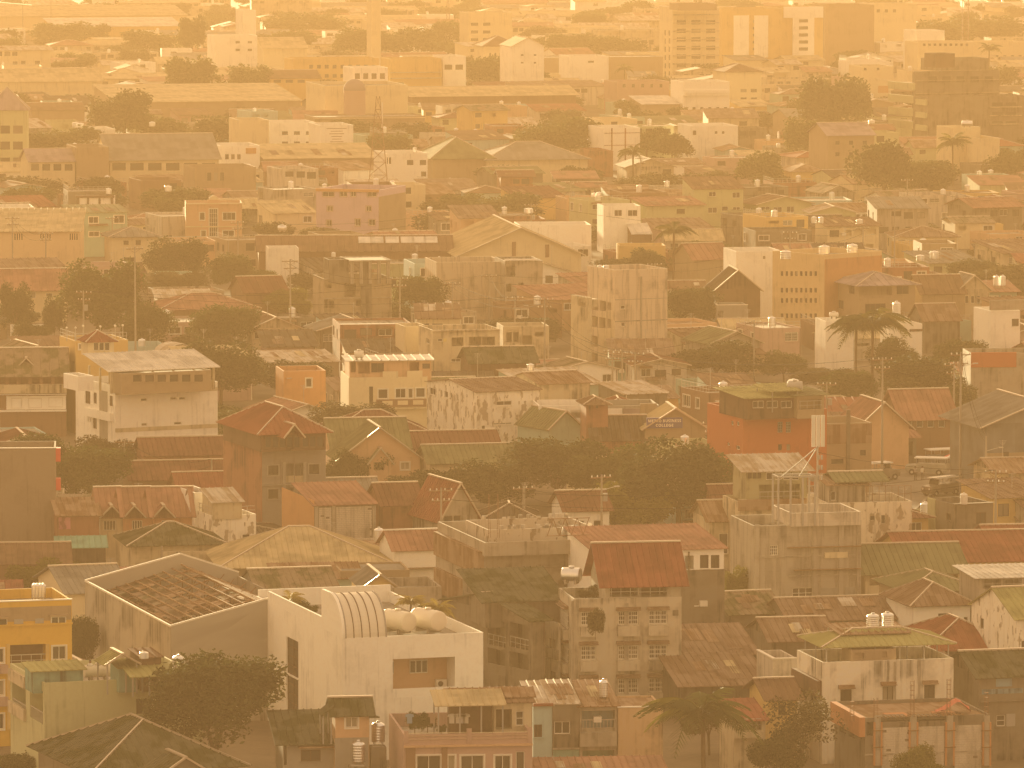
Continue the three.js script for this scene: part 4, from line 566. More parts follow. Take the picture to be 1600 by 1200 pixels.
// ------------------------------------------------------------------ second row
{ const GW = { m: 2, n: 2, fr: 'white', grille: 1, awn: 'rustd', box: 1.05 };
  const t = bld('grey_apartment_block', 'weathered grey apartment block with boxed grille windows and steep red roof', 'building', { ref: 'the weathered grey apartments', x: [873, 896, 1065], y: 936, h: 10.5, a: 9, c: mat(.48, .43, .36, 'grime', .9), v: 1094, par: .9,
    win: [['f', 908, 956, 931, 977, 1, 1, 1, 1, GW], ['f', 966, 955, 997, 976, 1, 1, 1, 1, GW], ['f', 1014, 954, 1042, 975, 1, 1, 1, 1, GW], ['f', 908, 1009, 931, 1031, 1, 1, 1, 1, GW], ['f', 966, 1008, 997, 1030, 1, 1, 1, 1, GW], ['f', 1014, 1007, 1042, 1029, 1, 1, 1, 1, GW], ['f', 908, 1061, 931, 1083, 1, 1, 1, 1, GW], ['f', 966, 1060, 997, 1083, 1, 1, 1, 1, GW], ['f', 1014, 1059, 1042, 1081, 1, 1, 1, 1, GW], ['l', 877, 954, 888, 974, 1, 1, 1, 1, GW], ['l', 877, 1007, 888, 1027, 1, 1, 1, 1, GW], ['l', 877, 1059, 888, 1079, 1, 1, 1, 1, GW]],
    fit: [['f', 1051, 953, 1060, 962, .03, 'dkconc', 'vent'], ['f', 975, 942, 982, 1090, .12, 'conc', 'downpipe_chase'], ['f', 892, 938, 896, 1092, .14, 'conc', 'pilaster']] });
  vol(t, { x: [940, 946, 1064], y: 908, h: 12.1, hb: 9.6, dep: 8, a: 9, c: 'stain', roof: ['gx', 'red', 3.1, .7], win: [['f', 952, 911, 1044, 933, 2, 1, .94, 1, { void: 1, deep: 2, rail: 2, back: 'dkbrown' }]] });  // openings behind the rail are backed by a dark brown sheet
}
for (const [x, y, w, h, s] of [[945, 938, 60, 30, 'shaggy roof garden of creepers on the weathered apartments'], [915, 938, 36, 20, 'roof garden bush near the corner rail'], [930, 1000, 30, 62, 'dark creeper climbing between the apartment windows'], [960, 985, 24, 52, 'creeper streaks under the roof garden']]) shrub(s, x, y, y > 960 ? 7.4 : 9.7, w, h, 3, 'creeper');
lyingTank('lying steel tank on the roof behind the garden of weathered apartments', 893, 912, 11.2, 30, 22, 1.9, 1.3);
bld('side_wing', 'narrow stained white wing with stepped windows beside the weathered apartments', 'building', { ref: 'the stained wing', x: [833, 873, 876], y: 974, h: 7.8, a: 24, c: mat(.55, .5, .43, 'grime', .9), win: [['l', 842, 989, 855, 1015, 1, 1, 1, 1, VD], ['l', 858, 1000, 869, 1020, 1, 1, 1, 1, { fr: 'brown' }], ['l', 841, 1040, 854, 1064, 1, 1, 1, 1, VD], ['l', 858, 1050, 868, 1072, 1, 1, 1, 1, { fr: 'brown' }]], fit: [['l', 835, 1016, 873, 1020, .2, 'stain', 'ledge'], ['l', 835, 1066, 873, 1070, .2, 'stain', 'ledge']], v: 1090 });
{ const t = bld('tenement', 'dark tenement with mossy roof and laundry-hung galleries', 'building', { ref: 'the dark tenement', x: [757, 832, 852], y: 968, h: 8.4, a: 30, dep: 17, c: 'dkconc', roof: ['gx', 'dkgreen', 1.6, .6], v: 1085, win: [['l', 762, 972, 790, 1006, 1, 1, 1, 1, { void: 1, deep: 1.6, rail: 2 }], ['l', 796, 978, 826, 1010, 1, 1, 1, 1, { void: 1, deep: 1.6, rail: 2 }], ['l', 762, 1018, 790, 1050, 1, 1, 1, 1, { void: 1, deep: 1.6, wall: .9 }], ['l', 796, 1024, 826, 1056, 1, 1, 1, 1, { void: 1, deep: 1.6, wall: .9 }]] });
  vol(t, { x: [740, 758, 880], y: 940, h: 9.5, hb: 7, a: 14, dep: 9, c: 'dkconc', roof: ['sb', 'dkgreen', 1.8, .5] }); }
{ const t = bld('grey_office', 'grey stained block with sliding windows and rubble block parapet', 'building', { ref: 'the grey stained block', x: [685, 756, 928], y: 868, h: 9, c: mat(.27, .235, .195, 'grime', .9), v: 945, a: 15,
    win: [['l', 691, 868, 715, 893, 1, 1, 1, 1, { m: 1, fr: 'brown' }], ['l', 720, 872, 752, 896, 2, 1, .86, 1, { m: 1, fr: 'brown' }], ['l', 690, 924, 712, 946, 1, 1, 1, 1, { m: 1, fr: 'brown' }], ['l', 716, 930, 750, 955, 2, 1, .86, 1, { m: 1, fr: 'brown' }], ['f', 872, 905, 902, 930, 1, 1, 1, 1, { void: 1, deep: .8 }]],
    fit: [['l', 686, 896, 756, 901, .35, 'stain', 'ledge'], ['l', 686, 862, 756, 866, .6, 'rust', 'awning'], ['l', 688, 918, 756, 922, .7, 'rust', 'awning'], ['f', 757, 884, 927, 888, .3, 'dkconc', 'ledge']] });
  vol(t, { x: [684, 757, 929], y: 848, h: 10.4, hb: 9.01, a: 15, c: 'stain', par: 1.2 });
  vol(t, { x: [741, 762, 926], y: 828, h: 11, hb: 9.2, a: 15, dep: 9, c: mat(.5, .44, .37, 'peel', .95), par: 1.4, parts: (M, q) => { for (let i = 0; i < 34; i++) { const g = new GB(), x = rr(q.x0, q.x1 - .4), f = rnd() < .6; g.box(x, x + .4, 11.002, 11 + .2 * Math.ceil(rr(0, 2)), f ? -.17 : -q.dep + .02, f ? -.01 : -q.dep + .17); M('block', g, W.block); } } });
  const P = hitY(855, 842, 11), k = thing('roof_truss', 'rusty triangular steel truss lying across the rubble parapet', 'truss'); k.position.copy(P); k.rotation.y = .26; const g = new GB(); g.bar([0, .3, 0], [4.4, .3, 0], .06); g.bar([.2, 2, 0], [4.4, 2, 0], .06); for (let i = 0; i < 7; i++) g.bar([i * .62, i % 2 ? 2 : .3, 0], [(i + 1) * .62, i % 2 ? .3 : 2, 0], .045); add(k, 'truss_web', g.geo(), RUSTY);
  for (const [x, s] of [[763, 'first'], [777, 'second']]) { const Q = hitY(x, 840, 10.6), r = thing('rebar_mast', s + ' thin rebar mast standing on the rubble parapet', 'mast', 'rebar masts'); r.position.copy(Q); const b = new GB(); for (const d of [0, .22]) b.bar([d, 0, 0], [d * .4, 4.4, 0], .03); for (let y = .4; y < 4.2; y += .5) b.bar([0, y, 0], [.2 * (1 - y / 8), y + .1, 0], .02, 3); add(r, 'bars', b.geo(), RUSTY); } }
lyingTank('lying grey tank inside the rusty truss', 898, 843, 10.2, 50, 17, 2.6, 1.7, mat(.4, .38, .35, '', .5, .5));
{ const t = bld('pink_roof_building', 'long building with flat faded pink roof and white upper storey', 'building', { ref: 'the faded pink flat roof', x: [918, 931, 1131], y: 862, h: 10.5, a: 13, dep: 12, c: 'white', roof: ['sb', 'pinkr', 1.0, .4], v: 1000, capm: FR.dark, win: [['f', 1070, 868, 1084, 890, 1, 1, 1, 1, VD], ['f', 1092, 867, 1126, 888, 2, 1, .8, 1, { fr: 'dark', m: 1 }], ['f', 1086, 935, 1096, 946, 1, 1, 1, 1], ['f', 1066, 922, 1073, 938, 1, 1, 1, 1]], fit: [['f', 1060, 889, 1132, 1005, .06, 'dkconc', 'stained_lower_wall'], ['f', 1092, 938, 1104, 947, .45, FR.white, 'cooling_unit'], ['f', 1075, 862, 1077, 892, .1, 'dark', 'downpipe']] }); }
{ const t = bld('concrete_shell', 'bare concrete building shell with block parapet and steel roof frame', 'building', { ref: 'the bare concrete shell', x: [1160, 1178, 1345], y: 822, h: 9.6, a: 12, dep: 10, c: 'conc', v: 942, par: 1,
    win: [['f', 1238, 918, 1270, 944, 1, 1, 1, 1, { fr: 'white', m: 2, n: 2 }], ['f', 1203, 852, 1216, 868, 1, 1, 1, 1, { m: 3, n: 2 }]],
    fit: [['f', 1178, 820, 1186, 946, .18, 'conc', 'column'], ['f', 1268, 816, 1276, 944, .18, 'conc', 'column'], ['f', 1310, 814, 1318, 940, .18, 'conc', 'column'], ['f', 1338, 812, 1345, 940, .18, 'conc', 'column'], ['f', 1178, 866, 1345, 872, .12, 'conc', 'beam'], ['f', 1232, 896, 1345, 901, .12, 'conc', 'beam'], ['f', 1288, 862, 1324, 872, .2, 'cream', 'sign_board'], ['f', 1230, 853, 1345, 855, .6, WOOD, 'scaffold_board'], ['f', 1240, 888, 1345, 890, .6, WOOD, 'scaffold_board'], ['f', 1282, 918, 1316, 944, .04, 'grey', 'roller_shutter'], ['f', 1320, 917, 1336, 944, .04, 'grey', 'roller_shutter']] });
  vol(t, { x: [1228, 1236, 1345], y: 802, h: 10.9, hb: 9.5, dep: 8, a: 12, c: 'block', par: 1.3 });
  const P = hitY(1216, 822, 9.6), k = thing('steel_roof_frame', 'pale steel box frame with ladder braces on the concrete shell', 'frame'); k.position.copy(P); k.rotation.y = .2; for (const [x, z] of [[0, 0], [1.3, 0], [2.6, 0], [3.9, 0], [0, -2.4], [3.9, -2.4]]) { const g = new GB(); g.box(x - .09, x + .09, 0, 5, z - .09, z + .09); add(k, 'upright', g.geo(), FR.grey); } for (const z of [0, -2.4]) { const g = new GB(); g.box(-.1, 4, 5, 5.18, z - .1, z + .1); add(k, 'beam', g.geo(), FR.grey); } for (const x of [0, 3.9]) { const g = new GB(); g.box(x - .08, x + .08, 5.01, 5.17, -2.3, -.1); add(k, 'beam', g.geo(), FR.grey); } const d = new GB(); d.bar([.3, 5.1, 0], [4.2, 8.2, 0], .07); d.bar([2.2, 5.1, 0], [4.2, 8.2, 0], .07); add(k, 'brace', d.geo(), FR.grey); }
{ const P = hitY(1277, 800, 10.9), k = thing('cell_mast', 'mast with three tall pale panel antennas beside the red building', 'antenna mast'); k.position.copy(P); const m = -P.z / F; add(k, 'mast_pole', new THREE.CylinderGeometry(.09, .12, 9.4, 8).translate(0, 4.7, 0), RAIL);
  for (const [x, z] of [[-.42, .1], [.05, .25], [.55, -.1]]) { const g = new GB(); g.box(x - .2, x + .2, 6.8, 10.1, z - .1, z + .1); add(k, 'panel_antenna', g.geo(), mat(.6, .58, .52, '', .5)); } for (let i = 0; i < 6; i++) { const g = new GB(); g.box(-.1, .1, 0, .45, -.1, .1); const u = add(k, 'radio_unit', g.geo(), FR.grey); u.position.set(i % 2 ? .45 : .12, 3.4 + Math.floor(i / 2) * 1.05, .2); } const dsh = add(k, 'dish', new THREE.SphereGeometry(.5, 16, 8, 0, 6.3, 0, .9).rotateX(1.57), FR.grey); dsh.position.set(-.5, 3.6, .1); }
{ const t = bld('green_deck_house', 'house with white lean-to roof over glazed deck and rusted skirting', 'house', { ref: 'the white lean-to house', x: [1144, 1157, 1268], y: 786, h: 8, a: 12, dep: 8, c: 'creamg', v: 812, fit: [['f', 1153, 778, 1268, 798, .3, 'rust', 'rusted_skirt']] });
  vol(t, { x: [1158, 1166, 1262], y: 736, h: 11.4, hb: 8, a: 12, dep: 6, c: mat(.33, .31, .2, 'grime', .9), roof: ['sb', 'zinc', 1.0, .7], win: [['f', 1168, 738, 1190, 748, 3, 1, .85, 1, { gl: 1 }], ['f', 1196, 738, 1250, 750, 4, 1, .85, 1], ['f', 1186, 756, 1250, 784, 1, 1, 1, 1, { void: 1, deep: 2, rail: 2 }]] }); }
{ const t = bld('white_wash_house', 'white weathered house with two tiny windows and wire cage on top', 'house', { ref: 'the caged white house', x: [1278, 1292, 1425], y: 786, h: 9, a: 11, dep: 9, c: mat(.66, .6, .5, 'peel', .9), v: 845, win: [['f', 1360, 806, 1367, 813, 1, 1, 1, 1, { fr: 'brown' }], ['f', 1377, 805, 1383, 818, 1, 1, 1, 1, { fr: 'brown' }]] });
  vol(t, { x: [1282, 1296, 1352], y: 758, h: 10.8, hb: 8.2, a: 11, dep: 6, c: 'stain', roof: ['sb', 'rust', .5, .4], win: [['f', 1298, 768, 1306, 782, 1, 1, 1, 1, { fr: 'white' }]] });
  vol(t, { x: [1300, 1308, 1386], y: 752, h: 11.2, hb: 11.15, a: 11, dep: 6, nowall: 1, roof: ['gx', 'green', .7, .3], posts: [4, 2, 8.2, 11.2] });
  vol(t, { x: [1348, 1354, 1424], y: 760, h: 10.7, hb: 10.65, a: 11, dep: 5, nowall: 1, open: 1, parts: (M, q) => { for (let i = 0; i < 8; i++) { const g = new GB(), x = q.x0 + (q.x1 - q.x0) * i / 7; g.bar([x, 8.1, -.1], [x, 10.7, -.1], .035); g.bar([x, 10.7, -.1], [x, 10.2, -q.dep], .03); M('cage_bar', g, RUSTY); } for (const y of [8.9, 9.8, 10.7]) { const g = new GB(); g.bar([q.x0, y, -.1], [q.x1, y, -.1], .03); M('cage_bar', g, RUSTY); } } }); }
{ const VT = { fr: 'grey', m: 2, n: 3 };
  const t = bld('red_orange_building', 'tall brick-orange building with dark penthouse and green canopies', 'building', { ref: 'the brick-orange building', x: [1105, 1161, 1292], y: 643, h: 12, a: 20, c: 'orangered', v: 762, win: [['f', 1215, 659, 1223, 676, 1, 1, 1, 1, VT], ['f', 1228, 659, 1236, 676, 1, 1, 1, 1, VT], ['f', 1216, 694, 1222, 704, 1, 1, 1, 1, VT], ['f', 1229, 694, 1235, 704, 1, 1, 1, 1, VT], ['l', 1142, 658, 1146, 664, 1, 1, 1, 1], ['l', 1151, 659, 1155, 665, 1, 1, 1, 1], ['l', 1136, 692, 1140, 696, 1, 1, 1, 1], ['l', 1150, 697, 1156, 702, 1, 1, 1, 1]] });
  vol(t, { x: [1124, 1168, 1246], y: 622, h: 13.8, hb: 11.2, a: 20, dep: 9, c: 'dkbrown', roof: ['sb', 'lime', .4, .7], win: [['f', 1174, 626, 1240, 638, 3, 1, .8, 1, { fr: 'white' }]] });
  vol(t, { x: [1236, 1246, 1288], y: 618, h: 14, hb: 11.2, a: 20, dep: 7, c: 'tan', roof: ['sb', 'green', .3, .5], win: [['f', 1249, 623, 1284, 640, 1, 1, 1, 1, { void: 1, deep: 1.2, rail: 2 }]] });
  vol(t, { x: [1196, 1206, 1248], y: 612, h: 14.5, hb: 14.45, a: 20, dep: 5, nowall: 1, roof: ['sb', 'lime', .4, .3], posts: [2, 2, 12, 14.5] });
  lyingTank('lying tank on the penthouse of the brick-orange building', 1242, 614, 14, 24, 16, 1.9, 1.4, mat(.4, .38, .35, '', .6)); }
bld('green_hall', 'low hall with ribbed green hip roof below the caged white house', 'hall', { ref: 'the ribbed green hall', x: [1330, 1352, 1506], y: 893, h: 4, a: 10, dep: 10, c: 'cream', roof: ['gx', 'green', 2.3, .7], v: 915, win: [['f', 1356, 897, 1500, 915, 7, 1, .75, 1, { void: 1, deep: 1 }]] });
bld('red_roof_hall', 'long low building with broad red sheet roof at the edge', 'building', { ref: 'the broad red roof', x: [1385, 1420, 1690], y: 876, h: 4.2, a: 9, dep: 15, c: 'gold', roof: ['gx', 'red', 2.2, .7], v: 900 });
bld('red_roof_cottage', 'small bright red roof beside the broad red roof', 'house', { ref: 'the small bright red roof', x: [1540, 1552, 1660], y: 845, h: 5, a: 9, dep: 9, c: 'brick', roof: ['gx', 'red', 1.2, .5] });
bld('stair_house', 'rough concrete house with outside stair slab and roof tank', 'house', { ref: 'the rough concrete house', x: [1450, 1490, 1552], y: 788, h: 7.2, a: 20, c: 'dkconc', v: 848, win: [['f', 1525, 800, 1541, 820, 1, 1, 1, 1, { m: 1, fr: 'brown' }], ['l', 1478, 803, 1486, 812, 1, 1, 1, 1, { fr: 'brown' }]], fit: [['f', 1488, 784, 1552, 787, .5, 'stain', 'slab_edge'], ['l', 1450, 780, 1462, 845, .1, 'green', 'side_wall']] });
tank('white capped tank on the rough concrete house', 1506, 790, 7.2, 12, 20, { m: FR.white });
bld('grey_warehouse', 'grey-blue metal clad warehouse with pale shallow roof', 'warehouse', { ref: 'the grey metal warehouse', x: [1534, 1541, 1700], y: 662, h: 9.6, a: -14 + 28, dep: 14, c: 'steel', roof: ['gz', 'grey', 2.6, 1.2], v: 712, fit: [['f', 1541, 704, 1700, 760, .05, 'tan', 'lower_wall'], ['f', 1568, 706, 1576, 722, .08, 'dark', 'window']] });
{ bld('peach_gable_house', 'large gabled house with peach wall and faded orange roof', 'house', { ref: 'the peach gabled house', x: [1338, 1340, 1420], y: 666, h: 5.6, a: 14, dep: 9, c: 'peach', roof: ['gz', 'pinkr', 3.0, .7], win: [['f', 1355, 646, 1373, 659, 1, 1, 1, 1, { m: 1, fr: 'brown' }]], v: 730 });
  bld('twin_gable_house', 'house with brown main roof and two small peach gables', 'house', { ref: 'the twin gable house', x: [1405, 1410, 1492], y: 652, h: 5.4, a: 14, dep: 9, c: 'brown', roof: ['gx', 'pinkr', 3.2, .6], v: 700, win: [['f', 1412, 654, 1480, 668, 4, 1, .6, 1]] });
  bld('gable_house', 'small peach gable with dark window next to the utility poles', 'house', { ref: 'the small peach gable', x: [1435, 1438, 1466], y: 650, h: 5.2, a: 14, dep: 5, c: 'peach', roof: ['gz', 'pinkr', 1.8, .4], win: [['f', 1446, 653, 1458, 664, 1, 1, 1, 1]] });
  bld('verandah_shop', 'long shop with faded orange lean-to verandah beside the road', 'shop', { ref: 'the verandah shop', x: [1352, 1360, 1432], y: 684, h: 3.6, a: 14, dep: 6, c: 'dkconc', roof: ['sb', 'pinkr', 1.4, .6], win: [['f', 1366, 690, 1428, 712, 4, 1, .8, 1, { void: 1, deep: 2 }]], v: 720 });
  bld('concrete_tower_house', 'narrow concrete house with rusted sheet parapet next to the peach gables', 'house', { ref: 'the rusted parapet house', x: [1288, 1292, 1362], y: 662, h: 9, a: 14, dep: 9, c: 'tan', v: 742, win: [['f', 1299, 717, 1318, 725, 1, 1, 1, 1, { fr: 'dark' }], ['f', 1344, 703, 1353, 712, 1, 1, 1, 1, { fr: 'dark' }]], fit: [['f', 1290, 662, 1362, 694, .08, 'rust', 'rusted_sheeting'], ['f', 1322, 640, 1328, 742, .2, 'dkconc', 'column']] }); }
bld('brown_tower', 'tall blank brown-grey block with red trim along one edge', 'building', { ref: 'the blank brown block', x: [-120, -120, 87], y: 702, h: 13, a: 4, dep: 8, c: mat(.25, .2, .155, 'plaster', .9), v: 860, coping: 1, parts: (M, q) => { for (const [y, h] of [[11.5, 1.5], [8.3, 1.3], [5.1, 1.3], [2, 1.3]]) { const g = new GB(); g.box(q.x1 + .002, q.x1 + .55, y, y + h, -1.4, -.1); M('red_balcony', g, mat(.6, .06, .05, '', .6)); } } });
// row houses with pink roofs
for (let i = 0; i < 3; i++) { const xs = [[150, 156, 192], [192, 192.5, 238], [238, 238.5, 304]][i], t = bld('row_house', ['white-walled end of the pink-roofed row houses with railed balcony', 'middle terracotta house of the pink-roofed row', 'last terracotta house of the pink-roofed row half behind a tree'][i], 'house', { g: 'pink-roofed row houses', ref: 'the pink row houses', x: xs, y: 806, h: 5.8, a: 9, dep: 9, c: i ? mat(.5, .25, .15, 'plaster', .9) : 'cream', roof: ['gx', 'pinkr', 2.7, .35], v: 845, win: [['f', xs[1] + (i ? 14 : 6), 813, xs[1] + (i ? 30 : 25), 829, 1, 1, 1, 1, { m: 3, fr: 'white' }]] });
  vol(t, { x: [xs[1] + 2, xs[1] + 3, xs[1] + (i ? 32 : 34)], y: 806, h: 5.9, hb: 2, a: 9, dep: 2.4, c: i ? mat(.5, .25, .15, 'plaster', .9) : 'cream', nowall: 1, roof: ['gz', 'pinkr', 1.1, .25] });
  vol(t, { x: [xs[2] - 3, xs[2] - 2, xs[2]], y: 806, h: 6.2, hb: 5.5, a: 9, dep: 9, c: 'brown', nowall: 1, roof: ['gx', 'pinkr', 2.75, .2] }); }
{ const t = bld('white_tower_house', 'narrow whitewashed house with stepped top and rusty lean-to', 'house', { ref: 'the stepped white house', x: [302, 304, 332], y: 770, h: 8.4, a: 20, dep: 7, c: 'white', v: 835 });
  vol(t, { x: [322, 331, 400], y: 806, h: 6.4, a: 20, dep: 7, c: 'whitep', win: [['f', 379, 835, 390, 846, 1, 1, 1, 1, { fr: 'brown' }]], rail: .9 });
  vol(t, { x: [326, 333, 378], y: 785, h: 7.9, hb: 6, a: 20, dep: 4, c: 'creamg', roof: ['sb', 'zinc', 1.0, .3] }); }
{ const BW = { fr: 'dark', m: 1, sur: 1, surm: 'grey' };
  const t = bld('dark_red_apartment', 'four-storey grey and brown house under a bright-ridged red hip roof', 'building', { ref: 'the red hip-roofed tower house', x: [350, 409, 509], y: 704, h: 10.4, a: 20, c: mat(.24, .22, .205, 'plaster', .9), v: 825,
    win: [['f', 419, 727, 435, 743, 1, 1, 1, 1, BW], ['f', 445, 724, 475, 754, 2, 1, .92, 1, { void: 1, deep: 1, wall: .75, wallc: 'creamg' }], ['f', 483, 725, 499, 741, 1, 1, 1, 1, BW], ['f', 419, 764, 435, 780, 1, 1, 1, 1, BW], ['f', 445, 762, 475, 780, 2, 1, .92, 1, { void: 1, deep: 1, wall: .4 }], ['f', 483, 762, 499, 778, 1, 1, 1, 1, BW]],
    fit: [['f', 409, 755, 509, 758, .25, 'grey', 'ledge'], ['l', 350, 690, 409, 830, .05, 'brick', 'brown_side_wall'], ['f', 442, 722, 446, 822, .12, 'grey', 'pilaster'], ['f', 474, 722, 478, 822, .12, 'grey', 'pilaster']] });
  vol(t, { x: [349, 408, 509], y: 678, h: 12.5, hb: 10.41, a: 20, c: 'dkbrown', roof: ['hip', 'red', 2.6, .7], capm: roofCap, win: [['f', 414, 682, 470, 700, 5, 1, .9, 1, { fr: 'brown', m: 0 }], ['f', 472, 681, 506, 699, 3, 1, .9, 1, { fr: 'brown', m: 0, gl: 1 }]] });
  vol(t, { x: [440, 446, 472], y: 680, h: 12.5, hb: 11, a: 20, dep: 3, nowall: 1, roof: ['gz', 'red', 1.2, .3] }); }
bld('block_house', 'unplastered block house with salmon roof and orange side wall', 'house', { ref: 'the unplastered block house', x: [441, 492, 587], y: 790, h: 6.2, a: 17, dep: 9, c: mat(.2, .17, .14, 'concrete', .95), roof: ['sb', 'pinkr', 1.5, .3], v: 850, win: [['l', 447, 782, 456, 800, 1, 1, 1, 1, { m: 1 }], ['l', 468, 788, 488, 808, 1, 1, 1, 1, { void: 1, deep: .6, wall: .3 }]],
  fit: [['l', 441, 782, 491, 850, .04, 'orange', 'orange_side_wall'], ['f', 492, 790, 497, 850, .1, 'conc', 'column'], ['f', 519, 790, 524, 850, .1, 'conc', 'column'], ['f', 582, 790, 587, 850, .1, 'conc', 'column']],
  parts: (M, q) => { const g = new GB(); for (const [a, b] of [[497, 519], [524, 582]]) { const u0 = q.onFace('f', a, 820)[0] + .1, u1 = q.onFace('f', b, 820)[0] - .1; for (let r = 0; r < 26; r++) { const y = .5 + r * .21; if (y > 6) break; for (let u = u0 - (r % 2) * .2; u < u1; u += .41) { const A = Math.max(u, u0), B = Math.min(u + .385, u1); if (B - A > .06 && rnd() > .03) g.box(A, B, y, y + .185, -.01, .04 + rr(0, .03)); } } } M('block_courses', g, W.block).userData.kind = 'stuff'; } });
tank('squat steel tank with domed lid beside the unplastered block house', 592, 850, 5.2, 16, 26);
bld('cream_hip_hall', 'wide low hall under a pale cream hip roof', 'hall', { ref: 'the cream hip roof', x: [318, 352, 606], y: 886, h: 4.2, a: 8, dep: 15, c: 'tan', roof: ['hip', 'cream', 3.3, .9], v: 900 });
{ const t = bld('green_gable_house', 'peach house with steep green gables among trees', 'house', { ref: 'the green gabled house', x: [528, 530, 656], y: 716, h: 4.6, a: 10, dep: 9, c: 'peach', roof: ['gz', 'green', 3.7, .5], v: 735, win: [['f', 590, 688, 600, 700, 1, 1, 1, 1, SLD], ['f', 626, 722, 640, 734, 1, 1, 1, 1, SLD]] });
  vol(t, { x: [574, 577, 612], y: 722, h: 4.2, a: 10, dep: 3, hb: 0, c: 'peach', roof: ['gz', 'green', 1.7, .3], win: [['f', 584, 722, 600, 735, 1, 1, 1, 1, { void: 1, deep: 1 }]] });
  vol(t, { x: [514, 520, 640], y: 700, h: 5, a: 10, dep: 10, c: 'peach', roof: ['gx', 'green', 3.2, .4] }); }
bld('broad_roof_house', 'broad low dark red roof behind the green gables', 'house', { ref: 'the low dark red roof', x: [500, 512, 672], y: 680, h: 4.4, a: 10, dep: 11, c: 'brick', roof: ['hip', 'dkred', 2.6, .5] });
bld('steep_red_house', 'steep red-roofed house with skylight and grey gable wall', 'house', { ref: 'the steep red gable', x: [668, 690, 746], y: 806, h: 5, a: 22, dep: 9, c: 'stain', roof: ['gz', 'red', 3.6, .5], v: 826, win: [['f', 694, 802, 707, 820, 1, 1, 1, 1, { fr: 'brown' }], ['f', 709, 802, 720, 820, 1, 1, 1, 1, { fr: 'brown' }]] });
bld('rear_red_house', 'dull red gabled house next to the steep red gable', 'house', { ref: 'the dull red gable', x: [586, 598, 660], y: 788, h: 5.4, a: 14, dep: 8, c: 'brick', roof: ['gx', 'dkred', 2, .4] });
bld('mint_house', 'cream house with orange ribbed roof and white sheet wall', 'house', { ref: 'the orange ribbed roof', x: [606, 616, 690], y: 858, h: 5.6, a: 14, dep: 7, c: 'white', roof: ['gx', 'pinkr', 1.6, .4], capm: FR.white, v: 888, rail: 0, fit: [['f', 612, 886, 686, 888, .8, WOOD, 'deck']] });
{ bld('gothic_house', 'yellow house with three blue pointed windows under zigzag gables', 'house', { ref: 'the pointed window house', x: [562, 568, 620], y: 917, h: 6.2, a: 10, dep: 8, c: 'gold', roof: ['gz', 'grey', 1.2, .3], v: 952, win: [['f', 571, 925, 577, 945, 1, 1, 1, 1, { sur: 1, surm: 'blue' }], ['f', 585, 928, 592, 948, 1, 1, 1, 1, { sur: 1, surm: 'blue' }], ['f', 598, 932, 605, 950, 1, 1, 1, 1, { sur: 1, surm: 'blue' }]] });
  bld('mossy_wall_house', 'mossy grey block beside the pointed window house', 'house', { ref: 'the mossy grey block', x: [610, 614, 690], y: 918, h: 6.4, a: 10, dep: 8, c: 'stain', v: 955 });
  bld('mint_strip_house', 'long low house with a mint painted strip below its roof', 'house', { ref: 'the mint strip house', x: [406, 430, 566], y: 906, h: 4.2, a: 8, dep: 6, c: 'mint', roof: ['sb', 'rust', .9, .3] });
  bld('lamp_terrace_house', 'low house with grey flat roof in front of the cream hip roof', 'house', { ref: 'the flat grey terrace', x: [520, 532, 640], y: 892, h: 5, a: 8, dep: 7, c: 'tan', par: .2, deck: 'grey' }); }
bld('awning_house', 'dark hip-roofed house with tan walls below the pink row houses', 'house', { ref: 'the dark hipped house', x: [196, 206, 346], y: 852, h: 5, a: 12, dep: 9, c: 'creamg', roof: ['hip', 'dkgreen', 1.9, .7], v: 870 });
bld('brown_wall_house', 'tan walled yard house by the cream hip roof', 'house', { ref: 'the tan yard house', x: [250, 254, 350], y: 862, h: 4.4, a: 8, dep: 6, c: 'creamg', par: .6, v: 895 });
bld('mural_house', 'small house with pink mural panel and green lean-to beside brown block', 'house', { ref: 'the mural house', x: [86, 92, 155], y: 806, h: 6.2, a: 9, dep: 7, c: 'brick', roof: ['sb', 'rust', 1.1, .4], fit: [['f', 92, 808, 110, 827, .06, mat(.5, .2, .25, 'peel', .9), 'mural_panel']] });
bld('green_lean_to', 'pale green sheet lean-to at the foot of the mural house', 'shed', { ref: 'the pale green lean-to', x: [84, 90, 165], y: 856, h: 3.4, a: 6, dep: 4, c: 'dark', roof: ['sb', 'teal', .7, .3] });
bld('dark_front_house', 'brown roofed low house at the foot of the blank brown block', 'house', { ref: 'the brown roofed low house', x: [-40, -30, 108], y: 880, h: 4.4, a: 6, dep: 9, c: 'brown', roof: ['gx', 'brown', 1.6, .4] });
bld('corner_red_shed', 'small rusty red roof behind the slim tanks', 'shed', { ref: 'the small rusty red roof', x: [-40, -30, 34], y: 934, h: 5, a: 6, dep: 6, c: 'brick', roof: ['sb', 'red', .9, .3], patch: 1 });
tree('broad tree beside the blank brown block', 140, 682, 800, 62, { k: 0, lm: 0, ch: .95 }); tree('tree crown behind the blank brown block', 60, 658, 790, 46, { lm: 1, ch: .95 }); tree('small tree before the last pink row house', 287, 790, 850, 20, { lm: 1, ch: .95 });
tree('pale bush by the slim tanks of the yellow block', 55, 868, 945, 38, { lm: 2, ch: .9 }); shrub('banana clump beside the pale bush', 125, 905, 0, 46, 34, 2, 'banana_clump');
